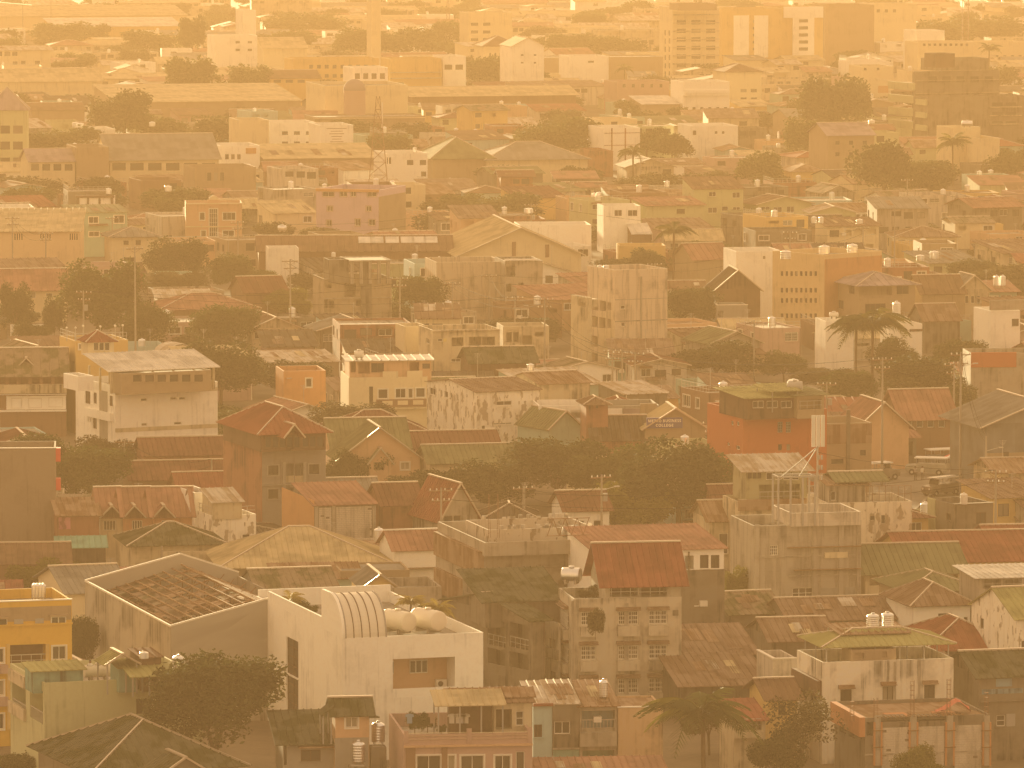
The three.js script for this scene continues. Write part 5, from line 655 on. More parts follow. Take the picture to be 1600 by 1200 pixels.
for (const [x, yt, yb, w, s, k] of [[690, 722, 800, 48, 'dark tree in front of the green gabled house', 0], [770, 716, 800, 58, 'wide dark tree in the middle of the grove', 1], [870, 668, 790, 78, 'tallest dark tree of the grove', 0], [955, 690, 800, 62, 'tree linking the grove to the big feathery tree', 2], [1060, 682, 836, 82, 'big feathery tree beside the brick-orange building', 1], [985, 752, 842, 56, 'yellow-green tree by the transformer pole', 2], [590, 690, 770, 40, 'tree in front of the green gable porch', 2], [540, 700, 776, 28, 'small tree at the eave of the green gables', 1], [1132, 720, 838, 34, 'thin leaning tree against the brick-orange wall', 2], [640, 735, 800, 40, 'low tree above the steep red gable', 0], [1150, 880, 960, 20, 'bright shrubby tree beside the stained lower wall', 2]]) tree(s, x, yt, yb, w, { k, lm: s.includes('yellow') || s.includes('bright') ? 2 : k === 2 ? 0 : 1, ch: .95 });
for (const [s, x0, x1, xr, y, h, rf, c] of [['low white-walled house with red roof inside the grove edge', 872, 884, 952, 796, 4.4, 'dkred', 'white'], ['grey roof house between red hip-roofed tower and steep gable', 506, 514, 592, 776, 5, 'grey', 'gold'], ['long green-roofed house behind the grove', 660, 672, 820, 722, 4.4, 'green', 'creamg'], ['long dark roof house below weathered white building', 640, 652, 780, 700, 4.4, 'dkred', 'white'], ['red roofed house against the brick-orange building foot', 1112, 1122, 1168, 786, 5, 'dkred', 'brick'], ['pinkish lean-to with lace grille under the feathery tree', 1100, 1108, 1150, 812, 5.6, 'rust', 'creamg'], ['dark red roofs at the foot of the big white building', 214, 226, 350, 710, 4.2, 'dkred', 'brick'], ['low red-brown roof between tree and dark hip tower', 196, 206, 352, 748, 3.8, 'dkred', 'brown'], ['small red gable beside the low red-brown roof', 272, 282, 350, 766, 4, 'red', 'brick']]) bld('low_house', s, 'house', { ref: 'the ' + s.split(' ').slice(0, 3).join(' '), x: [x0, x1, xr], y, h, a: 11, dep: 8, c, roof: ['gx', rf, 1.7, .5], winm: [['f', .6, 1, 9, h - .8, 4, 1, .5, .6]] });

// ------------------------------------------------------------------ middle of the town
{ const t = bld('big_white_building', 'big white building with covered roof terrace and few tiny vents', 'building', { ref: 'the big white building', x: [118, 180, 340], y: 603, h: 10, a: 26, c: 'white', v: 722, par: .9,
    win: [['l', 133, 612, 141, 630, 1, 1, 1, 1, { fr: 'brown' }], ['l', 146, 614, 151, 630, 1, 1, 1, 1, { fr: 'brown' }], ['l', 171, 619, 176, 634, 1, 1, 1, 1, { fr: 'brown' }], ['l', 136, 651, 143, 659, 2, 1, .45, 1, { fr: 'brown' }], ['l', 145, 653, 151, 669, 1, 1, 1, 1, { fr: 'brown' }], ['f', 220, 622, 230, 627, 1, 1, 1, 1], ['f', 266, 620, 276, 625, 1, 1, 1, 1], ['f', 280, 620, 290, 625, 1, 1, 1, 1], ['f', 221, 661, 230, 666, 1, 1, 1, 1], ['f', 272, 659, 284, 664, 1, 1, 1, 1], ['f', 221, 700, 230, 705, 1, 1, 1, 1]],
    fit: [['l', 156, 612, 168, 690, .05, 'grey', 'stair_strip'], ['l', 137, 646, 177, 649, .5, 'white', 'canopy'], ['f', 180, 610, 340, 612, .06, 'creamg', 'floor_line'], ['f', 180, 668, 340, 669.5, .05, 'creamg', 'floor_line'], ['f', 235, 595, 250, 603, .4, FR.grey, 'cooling_unit'], ['f', 222, 598, 234, 604, .4, FR.grey, 'cooling_unit'], ['f', 276, 596, 296, 606, .03, 'tan', 'shutter'], ['f', 326, 594, 335, 606, .03, 'tan', 'shutter']] });
  vol(t, { x: [118, 172, 338], y: 580, h: 12, hb: 11.95, a: 26, nowall: 1, dep: 8, roof: ['sb', 'white', 1.5, .4], posts: [6, 3, 9.1, 12.1, .25, W.creamg] });
  vol(t, { x: [150, 190, 330], y: 584, h: 11.8, hb: 9.1, a: 26, dep: 4, c: 'tan', par: .1, win: [['f', 205, 585, 320, 597, 6, 1, .7, 1, { fr: 'brown' }]] });  // tan wall behind the posts also colours in the terrace shade
  vol(t, { x: [118, 122, 146], y: 588, h: 11.4, hb: 9.5, a: 26, dep: 5, c: 'white', win: [['f', 128, 576, 136, 590, 1, 1, 1, 1, { fr: 'brown' }]] }); }
{ const t = bld('gazebo_building', 'cream building with railed roof and small red gazebo behind big white building', 'building', { ref: 'the gazebo building', x: [104, 118, 200], y: 533, h: 12.5, a: 18, dep: 9, c: 'gold', v: 640, rail: 1, win: [['l', 106, 565, 116, 582, 1, 1, 1, 1, VD], ['f', 123, 537, 132, 546, 1, 1, 1, 1, SLD]] });
  vol(t, { x: [132, 138, 178], y: 534, h: 13.6, hb: 11.6, a: 18, dep: 4, c: 'cream', roof: ['hip', 'red', 1.3, .5], win: [['f', 146, 535, 172, 548, 3, 1, .9, 1]] });
  for (const [x, y, w] of [[104.5, 533, 'first'], [118, 533, 'second'], [130, 530, 'third'], [157, 531, 'fourth'], [180, 530, 'fifth'], [192, 529, 'sixth']]) { const P = hitY(x, y, 12.5), k = thing('roof_lamp_post', w + ' globe lamp post from left on the gazebo roof rail', 'lamp post', 'lamp posts of the gazebo roof'); k.position.copy(P); add(k, 'post', new THREE.CylinderGeometry(.04, .05, 1.7, 6).translate(0, .85, 0), RAIL); add(k, 'globe', new THREE.SphereGeometry(.16, 10, 8).translate(0, 1.8, 0), FR.white); } }
{ const t = bld('old_balcony_house', 'old house with mossy patched gable roof and white baluster balcony', 'house', { ref: 'the old baluster house', x: [-70, -70, 103], y: 586, h: 8.4, a: 5, dep: 11, c: 'brown', roof: ['gx', 'moss', 3.1, .5], v: 655, win: [['f', -60, 588, 100, 600, 9, 1, .7, 1, { void: 1, deep: 1 }], ['f', 19, 623, 33, 637, 1, 1, 1, 1, { sur: 1, m: 2 }], ['f', 45, 623, 64, 636, 1, 1, 1, 1, { sur: 1, m: 2 }], ['f', 77, 622, 97, 635, 1, 1, 1, 1, { sur: 1, m: 2 }]], fit: [['f', -70, 600, 104, 615, .6, 'creamg', 'balcony_front'], ['f', -70, 615, 104, 617, .8, 'white', 'balcony_slab'], ['f', -70, 640, 104, 644, .4, 'white', 'ledge'], ['f', 10, 618, 103, 640, .05, 'white', 'upper_wall']] });
  vol(t, { x: [20, 24, 58], y: 577, h: 8.9, hb: 8, a: 5, dep: 3, nowall: 1, roof: ['gz', 'moss', 1.5, .3] }); }
{ const P = hitY(285, 556, 5), t = thing('arched_shelter', 'small barrel-arched shelter behind the big white building', 'shelter'); t.position.copy(P); t.rotation.y = .4; const g = new GB(), N = 12, w = 2.7, L = 5; for (let i = 0; i < N; i++) { const a = Math.PI * i / N, b = Math.PI * (i + 1) / N, A = [-Math.cos(a) * w, Math.sin(a) * 1.7, 0], B = [-Math.cos(b) * w, Math.sin(b) * 1.7, 0]; g.quad(A, B, [B[0], B[1], -L], [A[0], A[1], -L]); g.tri([0, 0, -.2], [A[0] * .95, A[1] * .92, -.2], [B[0] * .95, B[1] * .92, -.2], [0, 0], [1, 0], [1, 1]); } add(t, 'arched_roof', g.geo(), R.zinc); const b = new GB(); b.box(-w, w, -5, 0, -L, -.25); add(t, 'wall', b.geo(), W.brown); }
bld('orange_house', 'plain orange house with one small window', 'house', { ref: 'the plain orange house', x: [441, 443, 509], y: 580, h: 7.4, a: 10, dep: 8, c: 'orange', v: 628, win: [['f', 478, 591, 487, 605, 1, 1, 1, 1, { sur: 1 }], ['f', 448, 590, 456, 592, 1, 1, 1, 1]] });
{ const t = bld('scroll_parapet_house', 'cream house with scrolled parapet, roofed terrace and brown panel balcony', 'house', { ref: 'the scroll parapet house', x: [543, 545, 668], y: 590, h: 8, a: 8, dep: 10, c: 'cream', v: 640, win: [['f', 591, 608, 606, 623, 1, 1, 1, 1, { sur: 1 }], ['f', 618, 607, 634, 622, 1, 1, 1, 1, { sur: 1 }], ['f', 638, 607, 645, 622, 1, 1, 1, 1, { sur: 1 }], ['f', 650, 606, 664, 621, 1, 1, 1, 1, { sur: 1 }], ['f', 577, 604, 583, 634, 1, 1, 1, 1]], fit: [['f', 588, 623, 666, 636, .25, 'brown', 'balcony_panel'], ['f', 597, 626, 613, 633, .3, 'cream', 'panel_frame'], ['f', 621, 625.5, 637, 632.5, .3, 'cream', 'panel_frame'], ['f', 645, 625, 661, 632, .3, 'cream', 'panel_frame'], ['f', 598, 580, 622, 591, .06, 'cream', 'parapet_scroll'], ['f', 636, 579, 660, 590, .06, 'cream', 'parapet_scroll'], ['f', 582, 636, 668, 639, .5, 'cream', 'slab_edge']] });
  vol(t, { x: [543, 546, 674], y: 564, h: 10.2, hb: 7, a: 8, dep: 5, c: 'peach', roof: ['sb', 'white', .2, .5], win: [['f', 548, 566, 556, 582, 1, 1, 1, 1, VD], ['f', 560, 566, 578, 584, 1, 1, 1, 1, VD], ['f', 580, 567, 600, 582, 1, 1, 1, 1, { fr: 'brown' }], ['f', 640, 566, 655, 582, 1, 1, 1, 1, VD], ['f', 660, 568, 672, 576, 1, 1, 1, 1, { fr: 'brown' }]] }); }
lyingTank('lying white tank on the scroll parapet house', 561, 562, 10.3, 18, 12, 1.3, 1.5, FR.white);
{ const t = bld('weathered_white_building', 'long weathered white building with rusty edged low roof', 'building', { ref: 'the weathered white building', x: [667, 745, 843], y: 612, h: 8.8, a: 24, c: 'whitep', roof: ['gx', 'rustd', .9, .3], v: 690, win: [['f', 776, 626, 800, 634, 1, 1, 1, 1], ['f', 771, 660, 800, 664, 1, 1, 1, 1], ['f', 753, 665, 758, 671, 1, 1, 1, 1], ['f', 813, 663, 828, 677, 1, 1, 1, 1, { fr: 'brown' }], ['l', 671, 607, 680, 616, 1, 1, 1, 1], ['l', 688, 610, 691, 620, 1, 1, 1, 1], ['l', 694, 612, 700, 621, 1, 1, 1, 1], ['l', 703, 614, 706, 622, 1, 1, 1, 1], ['l', 713, 616, 716, 626, 1, 1, 1, 1]] });
  vol(t, { x: [836, 843, 922], y: 600, h: 8.6, hb: 0, a: 24, dep: 10, c: 'creamg', roof: ['gx', 'rust', 1.1, .3] }); }
bld('white_frame_building', 'white framed shell building with open window bays', 'building', { ref: 'the white framed shell', x: [838, 842, 918], y: 634, h: 7.4, a: 6, dep: 8, c: 'white', v: 652, win: [['f', 844, 639, 860, 654, 1, 1, 1, 1, VD], ['f', 868, 640, 882, 654, 1, 1, 1, 1, VD], ['f', 892, 641, 910, 654, 1, 1, 1, 1, VD]] });
bld('lit_chimney_house', 'brown block house with low hat roof between sign boards', 'house', { ref: 'the hat-roofed brown block', x: [912, 916, 950], y: 632, h: 8.8, a: 8, dep: 5, c: 'brick', roof: ['hip', 'brown', .8, .5], v: 652, win: [['f', 931, 631, 935, 638, 1, 1, 1, 1, { gl: 1 }]] });
bld('dark_green_house', 'mint house under a steep dark gable roof', 'house', { ref: 'the mint gabled house', x: [850, 858, 908], y: 668, h: 5.2, a: 30, dep: 8, c: 'mint', roof: ['gz', 'green', 2, .4], v: 690 });
bld('dark_roof_house', 'wide dark-roofed house behind the grove', 'house', { ref: 'the wide dark roof', x: [918, 926, 1012], y: 686, h: 4.6, a: 6, dep: 8, c: 'brick', roof: ['gx', 'dark', 2.6, .4], v: 700 });
{ const t = bld('college_hall', 'cream-roofed college hall carrying a blue name board', 'hall', { ref: 'the college hall', x: [1003, 1008, 1102], y: 668, h: 6, a: 6, dep: 8, c: 'tan', roof: ['gz', 'cream', 2.4, .5], v: 690, fit: [['f', 1010, 652, 1066, 669, .3, mat(.16, .14, .3, '', .7), 'name_board']],
    parts: (M, q) => { const A = q.onFace('f', 1010, 669), B = q.onFace('f', 1066, 652), w = B[0] - A[0], h = B[1] - A[1];
      const c = document.createElement('canvas'); c.width = 512; c.height = 160; const x = c.getContext('2d'); x.fillStyle = '#5a5578'; x.fillRect(0, 0, 512, 160); x.fillStyle = '#efe6d2'; x.font = 'bold 62px sans-serif'; x.textAlign = 'center'; x.fillText('METRO BUSINESS', 256, 68, 490); x.fillText('COLLEGE', 256, 140, 290); const tx = new THREE.CanvasTexture(c); tx.colorSpace = THREE.SRGBColorSpace;
      const s = M('sign_lettering', new THREE.PlaneGeometry(w * .97, h * .95).translate((A[0] + B[0]) / 2, (A[1] + B[1]) / 2, .305), new THREE.MeshStandardMaterial({ map: tx, roughness: .8 })); } });
  bld('poster_building', 'flat-topped building with white and purple poster boards', 'building', { ref: 'the poster building', x: [944, 948, 1030], y: 634, h: 7.6, a: 6, dep: 8, c: 'grey', v: 652, fit: [['f', 948, 638, 972, 649, .2, 'white', 'poster'], ['f', 974, 638, 999, 649, .2, 'lav', 'poster'], ['f', 1000, 630, 1026, 646, .2, 'tan', 'board']] }); }
{ const t = bld('concrete_tower', 'tall raw concrete tower block, pale on its narrow windowed side', 'building', { ref: 'the raw concrete tower', x: [918, 961, 1043], y: 422, h: 15, a: 24, c: mat(.6, .5, .4, 'concrete', .95), v: 568, par: .8,
    win: [['l', 923, 469, 935, 484, 1, 1, 1, 1, VD], ['l', 937, 471, 947, 485, 1, 1, 1, 1, VD], ['l', 949, 473, 955, 484, 1, 1, 1, 1, VD], ['l', 923, 495, 934, 510, 1, 1, 1, 1, VD], ['l', 936, 497, 946, 512, 1, 1, 1, 1, VD], ['l', 949, 499, 955, 512, 1, 1, 1, 1, VD], ['l', 923, 526, 934, 541, 1, 1, 1, 1, VD], ['l', 948, 530, 955, 538, 1, 1, 1, 1, VD], ['l', 923, 552, 934, 564, 1, 1, 1, 1, VD], ['f', 970, 477, 977, 483, 1, 1, 1, 1], ['f', 971, 504, 977, 510, 1, 1, 1, 1], ['f', 971, 531, 977, 537, 1, 1, 1, 1]], fit: [['f', 1000, 432, 1003, 566, .1, 'conc', 'pilaster'], ['f', 961, 466, 1043, 468, .08, 'conc', 'floor_line'], ['f', 961, 500, 1043, 501.5, .06, 'conc', 'floor_line']] });
  vol(t, { x: [886, 918, 925], y: 465, h: 11, hb: 0, a: 24, dep: 6, c: 'creamg', win: [['l', 904, 468, 916, 478, 1, 1, 1, 1, VD]] }); }
tank('paired steel tank on concrete tower roof, outer one', 937, 422, 14.4, 9, 8); tank('paired steel tank on concrete tower roof, inner one', 947, 422, 14.4, 9, 8);
{ const wr = []; for (const y of [424, 450, 466, 490]) wr.push(['l', 1218, y, 1278, y + 7, 8, 1, .55, 1, { fr: 'brown' }]);
  const t = bld('cream_school', 'cream four-storey block with rows of small windows, front toned darker orange as its shaded side', 'building', { ref: 'the cream windowed block', x: [1207, 1288, 1378], y: 398, h: 13, a: 42, c: mat(.62, .47, .27, 'plaster', .9), v: 508, win: wr, fit: [['f', 1288, 399, 1378, 520, .04, 'orange', 'shaded_orange_front']] });  // front overlay coloured darker orange, as the side in shade
  vol(t, { x: [1206, 1268, 1286], y: 416, h: 11.6, hb: 11.5, a: 42, dep: 6, nowall: 1, open: 1, par: .05 }); }
for (const [x, y, s] of [[1228, 402, 'steel tank over the open frame corner of the cream windowed block'], [1288, 394, 'steel tank in the middle of the cream block roof'], [1332, 392, 'steel tank at the far end of the cream block roof']]) tank(s, x, y + 4, 12.6, 17, 15, { plain: 1 });
bld('cantilever_house', 'grey-brown house with wide flat hip roof and deep dark balcony', 'house', { ref: 'the deep balcony house', x: [1298, 1342, 1430], y: 446, h: 8.6, a: 18, dep: 11, c: 'tan', roof: ['hip', 'lav', 1.7, .8], v: 500, win: [['f', 1343, 448, 1394, 467, 1, 1, 1, 1, { void: 1, deep: 1.4, wall: .5 }], ['f', 1401, 446, 1420, 460, 1, 1, 1, 1, { fr: 'brown' }], ['f', 1352, 474, 1384, 490, 1, 1, 1, 1, { fr: 'brown' }], ['l', 1308, 470, 1318, 481, 1, 1, 1, 1, { fr: 'brown' }], ['l', 1326, 444, 1335, 458, 1, 1, 1, 1, { fr: 'brown' }]] });
bld('white_cube_house', 'pale blank cube house with lying tank beside the tall coconut palm', 'house', { ref: 'the pale cube house', x: [1286, 1290, 1334], y: 502, h: 8, a: 10, dep: 7, c: 'white', v: 548 });
lyingTank('lying white tank on the pale cube house', 1303, 498, 8, 16, 8, 1.4, 1.5, FR.white);
bld('white_tank_house', 'bright white house with tank frame behind the tall coconut palm', 'house', { ref: 'the bright white tank house', x: [1388, 1390, 1418], y: 496, h: 8.2, a: 10, dep: 6, c: 'white', v: 545 }); tank('ribbed steel tank above the bright white tank house', 1401, 494, 8.3, 13, 23);
bld('white_annex_house', 'bright white annex wall with a dark strip', 'house', { ref: 'the bright white annex', x: [1418, 1421, 1441], y: 506, h: 7.4, a: 14, dep: 6, c: 'white', v: 545, fit: [['f', 1421, 514, 1441, 518, .1, 'dkbrown', 'strip']] });
{ bld('white_orange_house', 'white patched house wall with an orange fence band below', 'house', { ref: 'the white and orange house', x: [1532, 1548, 1594], y: 486, h: 10, a: 14, dep: 8, c: 'white', v: 545, win: [['f', 1581, 498, 1592, 510, 1, 1, 1, 1, { fr: 'brown' }]], fit: [['f', 1546, 468, 1600, 485, .2, 'stain', 'parapet']] });
  bld('orange_band_house', 'low building with broad orange painted parapet band', 'building', { ref: 'the orange band building', x: [1512, 1517, 1630], y: 552, h: 7.6, a: 4, dep: 8, c: 'stain', v: 605, fit: [['f', 1517, 550, 1588, 574, .15, 'orangered', 'orange_band']] });
  bld('gable_pair_house', 'house with paired grey gables and white window strip', 'house', { ref: 'the grey gable pair', x: [1494, 1498, 1546], y: 452, h: 6.4, a: 12, dep: 8, c: 'creamg', roof: ['gz', 'grey', 2.2, .4], v: 480, win: [['f', 1506, 462, 1534, 474, 3, 1, .6, 1]] });
  bld('grey_gable_house', 'wide house with brown-grey sloping roof next to gable pair', 'house', { ref: 'the brown-grey sloping roof', x: [1432, 1440, 1508], y: 458, h: 6, a: 12, dep: 9, c: 'tan', roof: ['gx', 'brown', 2.6, .4], v: 480 });
  bld('arch_roof_house', 'house with dark arched sheet roof and grey gable', 'house', { ref: 'the dark arched roof', x: [1438, 1444, 1500], y: 500, h: 5.2, a: 12, dep: 8, c: 'dkconc', roof: ['gx', 'rustd', 2.2, .4] }); }
tank('round steel tank cluster member on the gable pair, outer one', 1557, 448, 7.6, 9, 18); tank('round steel tank cluster member on the gable pair, inner one', 1567, 448, 7.6, 9, 18);
{ const t = bld('columned_shell', 'unfinished concrete shell with open columned top floor', 'building', { ref: 'the columned shell', x: [496, 506, 612], y: 436, h: 9, a: 12, dep: 10, c: mat(.33, .27, .2, 'grime', .95), v: 500, win: [['f', 538, 442, 556, 464, 1, 1, 1, 1, VD], ['f', 510, 442, 518, 450, 1, 1, 1, 1, VD], ['f', 500, 468, 512, 482, 1, 1, 1, 1, VD], ['f', 514, 470, 522, 482, 1, 1, 1, 1, VD], ['f', 556, 468, 566, 478, 1, 1, 1, 1, VD]], fit: [['f', 564, 406, 580, 500, .3, 'dkconc', 'stair_core'], ['f', 506, 464, 612, 467, .2, 'conc', 'floor_slab']] });
  vol(t, { x: [540, 546, 612], y: 407, h: 12, hb: 11.8, a: 12, dep: 9, c: 'conc', posts: [5, 2, 8.2, 11.8, .5, W.conc], par: .1 });
  vol(t, { x: [510, 514, 545], y: 406, h: 12.1, hb: 8.4, a: 12, dep: 5, c: 'dkconc', par: .2 }); }
{ const t = bld('block_walled_building', 'broad bare block-walled building with broken top edge', 'building', { ref: 'the bare block-walled building', x: [676, 682, 788], y: 410, h: 9.6, a: 10, dep: 12, c: mat(.52, .44, .34, 'concrete', .95), v: 470 });
  vol(t, { x: [786, 789, 848], y: 408, h: 10, hb: 0, a: 10, dep: 10, c: 'stain', win: [['f', 791, 412, 805, 432, 1, 1, 1, 1, { void: 1, deep: 1.5 }], ['f', 790, 443, 799, 456, 1, 1, 1, 1, VD], ['f', 810, 442, 818, 456, 1, 1, 1, 1, VD]], fit: [['f', 788, 404, 840, 407, .3, 'white', 'tarpaulin_roll']] }); }
{ const t = bld('cream_roof_warehouse', 'large warehouse with pale orange shallow gable roof', 'warehouse', { ref: 'the pale orange warehouse', x: [706, 718, 908], y: 398, h: 6.4, a: 8, dep: 34, c: 'cream', roof: ['gz', 'cream', 4.6, .8], v: 402, fit: [['f', 800, 378, 806, 400, .1, 'brown', 'pilaster'], ['f', 852, 382, 858, 402, .1, 'brown', 'pilaster']] }); }
{ const WP = { fr: 'white', m: 1, sur: 1, surm: 'mauve' };
  bld('pink_building', 'pink four-storey building with scattered hooded windows', 'building', { ref: 'the pink building', x: [494, 592, 634], y: 297, h: 11, a: -18, c: 'pink', v: 370, win: [['f', 511, 322, 520, 330, 1, 1, 1, 1, WP], ['f', 572, 322, 580, 330, 1, 1, 1, 1, WP], ['f', 510, 344, 518, 353, 1, 1, 1, 1, WP], ['f', 555, 342, 563, 353, 1, 1, 1, 1, WP], ['f', 576, 343, 586, 352, 1, 1, 1, 1, WP], ['f', 504, 300, 522, 307, 1, 1, 1, 1, WP], ['f', 531, 299, 542, 307, 1, 1, 1, 1, WP], ['f', 548, 299, 556, 307, 1, 1, 1, 1, WP], ['f', 574, 299, 588, 307, 1, 1, 1, 1, WP], ['f', 530, 364, 548, 372, 1, 1, 1, 1, WP]], fit: [['f', 494, 296, 592, 298.5, .3, 'orange', 'cornice'], ['r', 592, 300, 634, 400, .03, 'tan', 'darker_side']] }); }  // tan overlay makes the right side darker than the front
{ const t = bld('white_window_building', 'white industrial block with long upper window openings', 'building', { ref: 'the long-windowed white block', x: [660, 676, 781], y: 516, h: 9, a: 14, dep: 9, c: mat(.6, .52, .38, 'grime', .9), v: 590, win: [['f', 684, 529, 692, 534, 1, 1, 1, 1], ['f', 706, 527, 726, 541, 1, 1, 1, 1, VD], ['f', 732, 526, 774, 540, 2, 1, .94, 1, VD], ['f', 705, 560, 720, 566, 1, 1, 1, 1], ['l', 665, 530, 672, 536, 1, 1, 1, 1]], fit: [['f', 693, 529, 698, 534, .02, mat(.9, .75, .35, '', .2, .3), 'painted_glint_pane'], ['f', 676, 516, 781, 518, .3, 'brown', 'coping'], ['f', 724, 518, 727, 590, .12, 'cream', 'pilaster']] });  // small yellow pane has the sun glint put into its colour
  vol(t, { x: [628, 632, 668], y: 510, h: 8.6, hb: 0, a: 14, dep: 6, c: 'cream' }); }
bld('dark_green_long', 'low building with dark green roof in front of the long-windowed white block', 'building', { ref: 'the dark green low roof', x: [728, 736, 838], y: 566, h: 5.6, a: 10, dep: 9, c: 'dkbrown', roof: ['gx', 'dkgreen', 1.8, .5], v: 585 });
bld('stepped_white_house', 'stepped white house with pale posts beside the concrete tower', 'house', { ref: 'the stepped white posts house', x: [784, 786, 858], y: 510, h: 7.6, a: 8, dep: 7, c: 'creamg', v: 565, win: [['f', 790, 515, 812, 535, 2, 1, .8, 1, VD], ['f', 816, 524, 832, 540, 1, 1, 1, 1, VD], ['f', 836, 512, 850, 526, 1, 1, 1, 1, VD]] });
{ bld('plain_white_building', 'large plain white building behind a dark steep gable', 'building', { ref: 'the plain white building', x: [1132, 1150, 1222], y: 393, h: 11, a: 10, dep: 10, c: 'white', v: 455, win: [['f', 1192, 400, 1196, 405, 1, 1, 1, 1], ['f', 1136, 424, 1141, 429, 1, 1, 1, 1]] });
  bld('dark_gable_house', 'steep dark brown gabled house front below the plain white building', 'house', { ref: 'the steep dark gable', x: [1116, 1118, 1188], y: 452, h: 6, a: 6, dep: 10, c: 'dkbrown', roof: ['gz', 'dark', 3.1, .5], v: 480 });
  bld('grey_box_house', 'small grey flat-topped box below the steep dark gable', 'house', { ref: 'the small grey box', x: [1118, 1120, 1168], y: 477, h: 4.8, a: 6, dep: 6, c: 'grey', v: 500, coping: 1, win: [['f', 1122, 486, 1130, 496, 1, 1, 1, 1, VD]] });
  bld('salmon_gable_house', 'salmon gabled roof with white barge boards by the twin palms', 'house', { ref: 'the salmon gable', x: [1074, 1084, 1140], y: 404, h: 5.6, a: 24, dep: 8, c: 'tan', roof: ['gx', 'pinkr', 2.4, .5] });
  bld('yellow_wall_shop', 'long yellow painted shop wall beside the palm', 'shop', { ref: 'the yellow shop wall', x: [964, 968, 1040], y: 384, h: 5.4, a: 4, dep: 7, c: 'gold', v: 398 });
  bld('white_step_house', 'white house with a slanting white roof slab', 'house', { ref: 'the slanting white slab', x: [940, 943, 1001], y: 322, h: 9, a: 8, dep: 8, c: 'white', v: 345, win: [['f', 960, 328, 972, 338, 1, 1, 1, 1], ['f', 981, 328, 996, 338, 1, 1, 1, 1]] });
  bld('slab_porch_shed', 'bright white lean-to slab at the foot of the white house', 'shed', { ref: 'the bright lean-to slab', x: [984, 988, 1018], y: 366, h: 4, a: 8, dep: 6, c: 'dkbrown', roof: ['sb', 'white', 1.6, .2] });
  bld('white_compound', 'long white compound wall with little house on top', 'building', { ref: 'the long white wall', x: [806, 812, 924], y: 352, h: 7.6, a: 6, dep: 10, c: 'white', v: 382 }); }
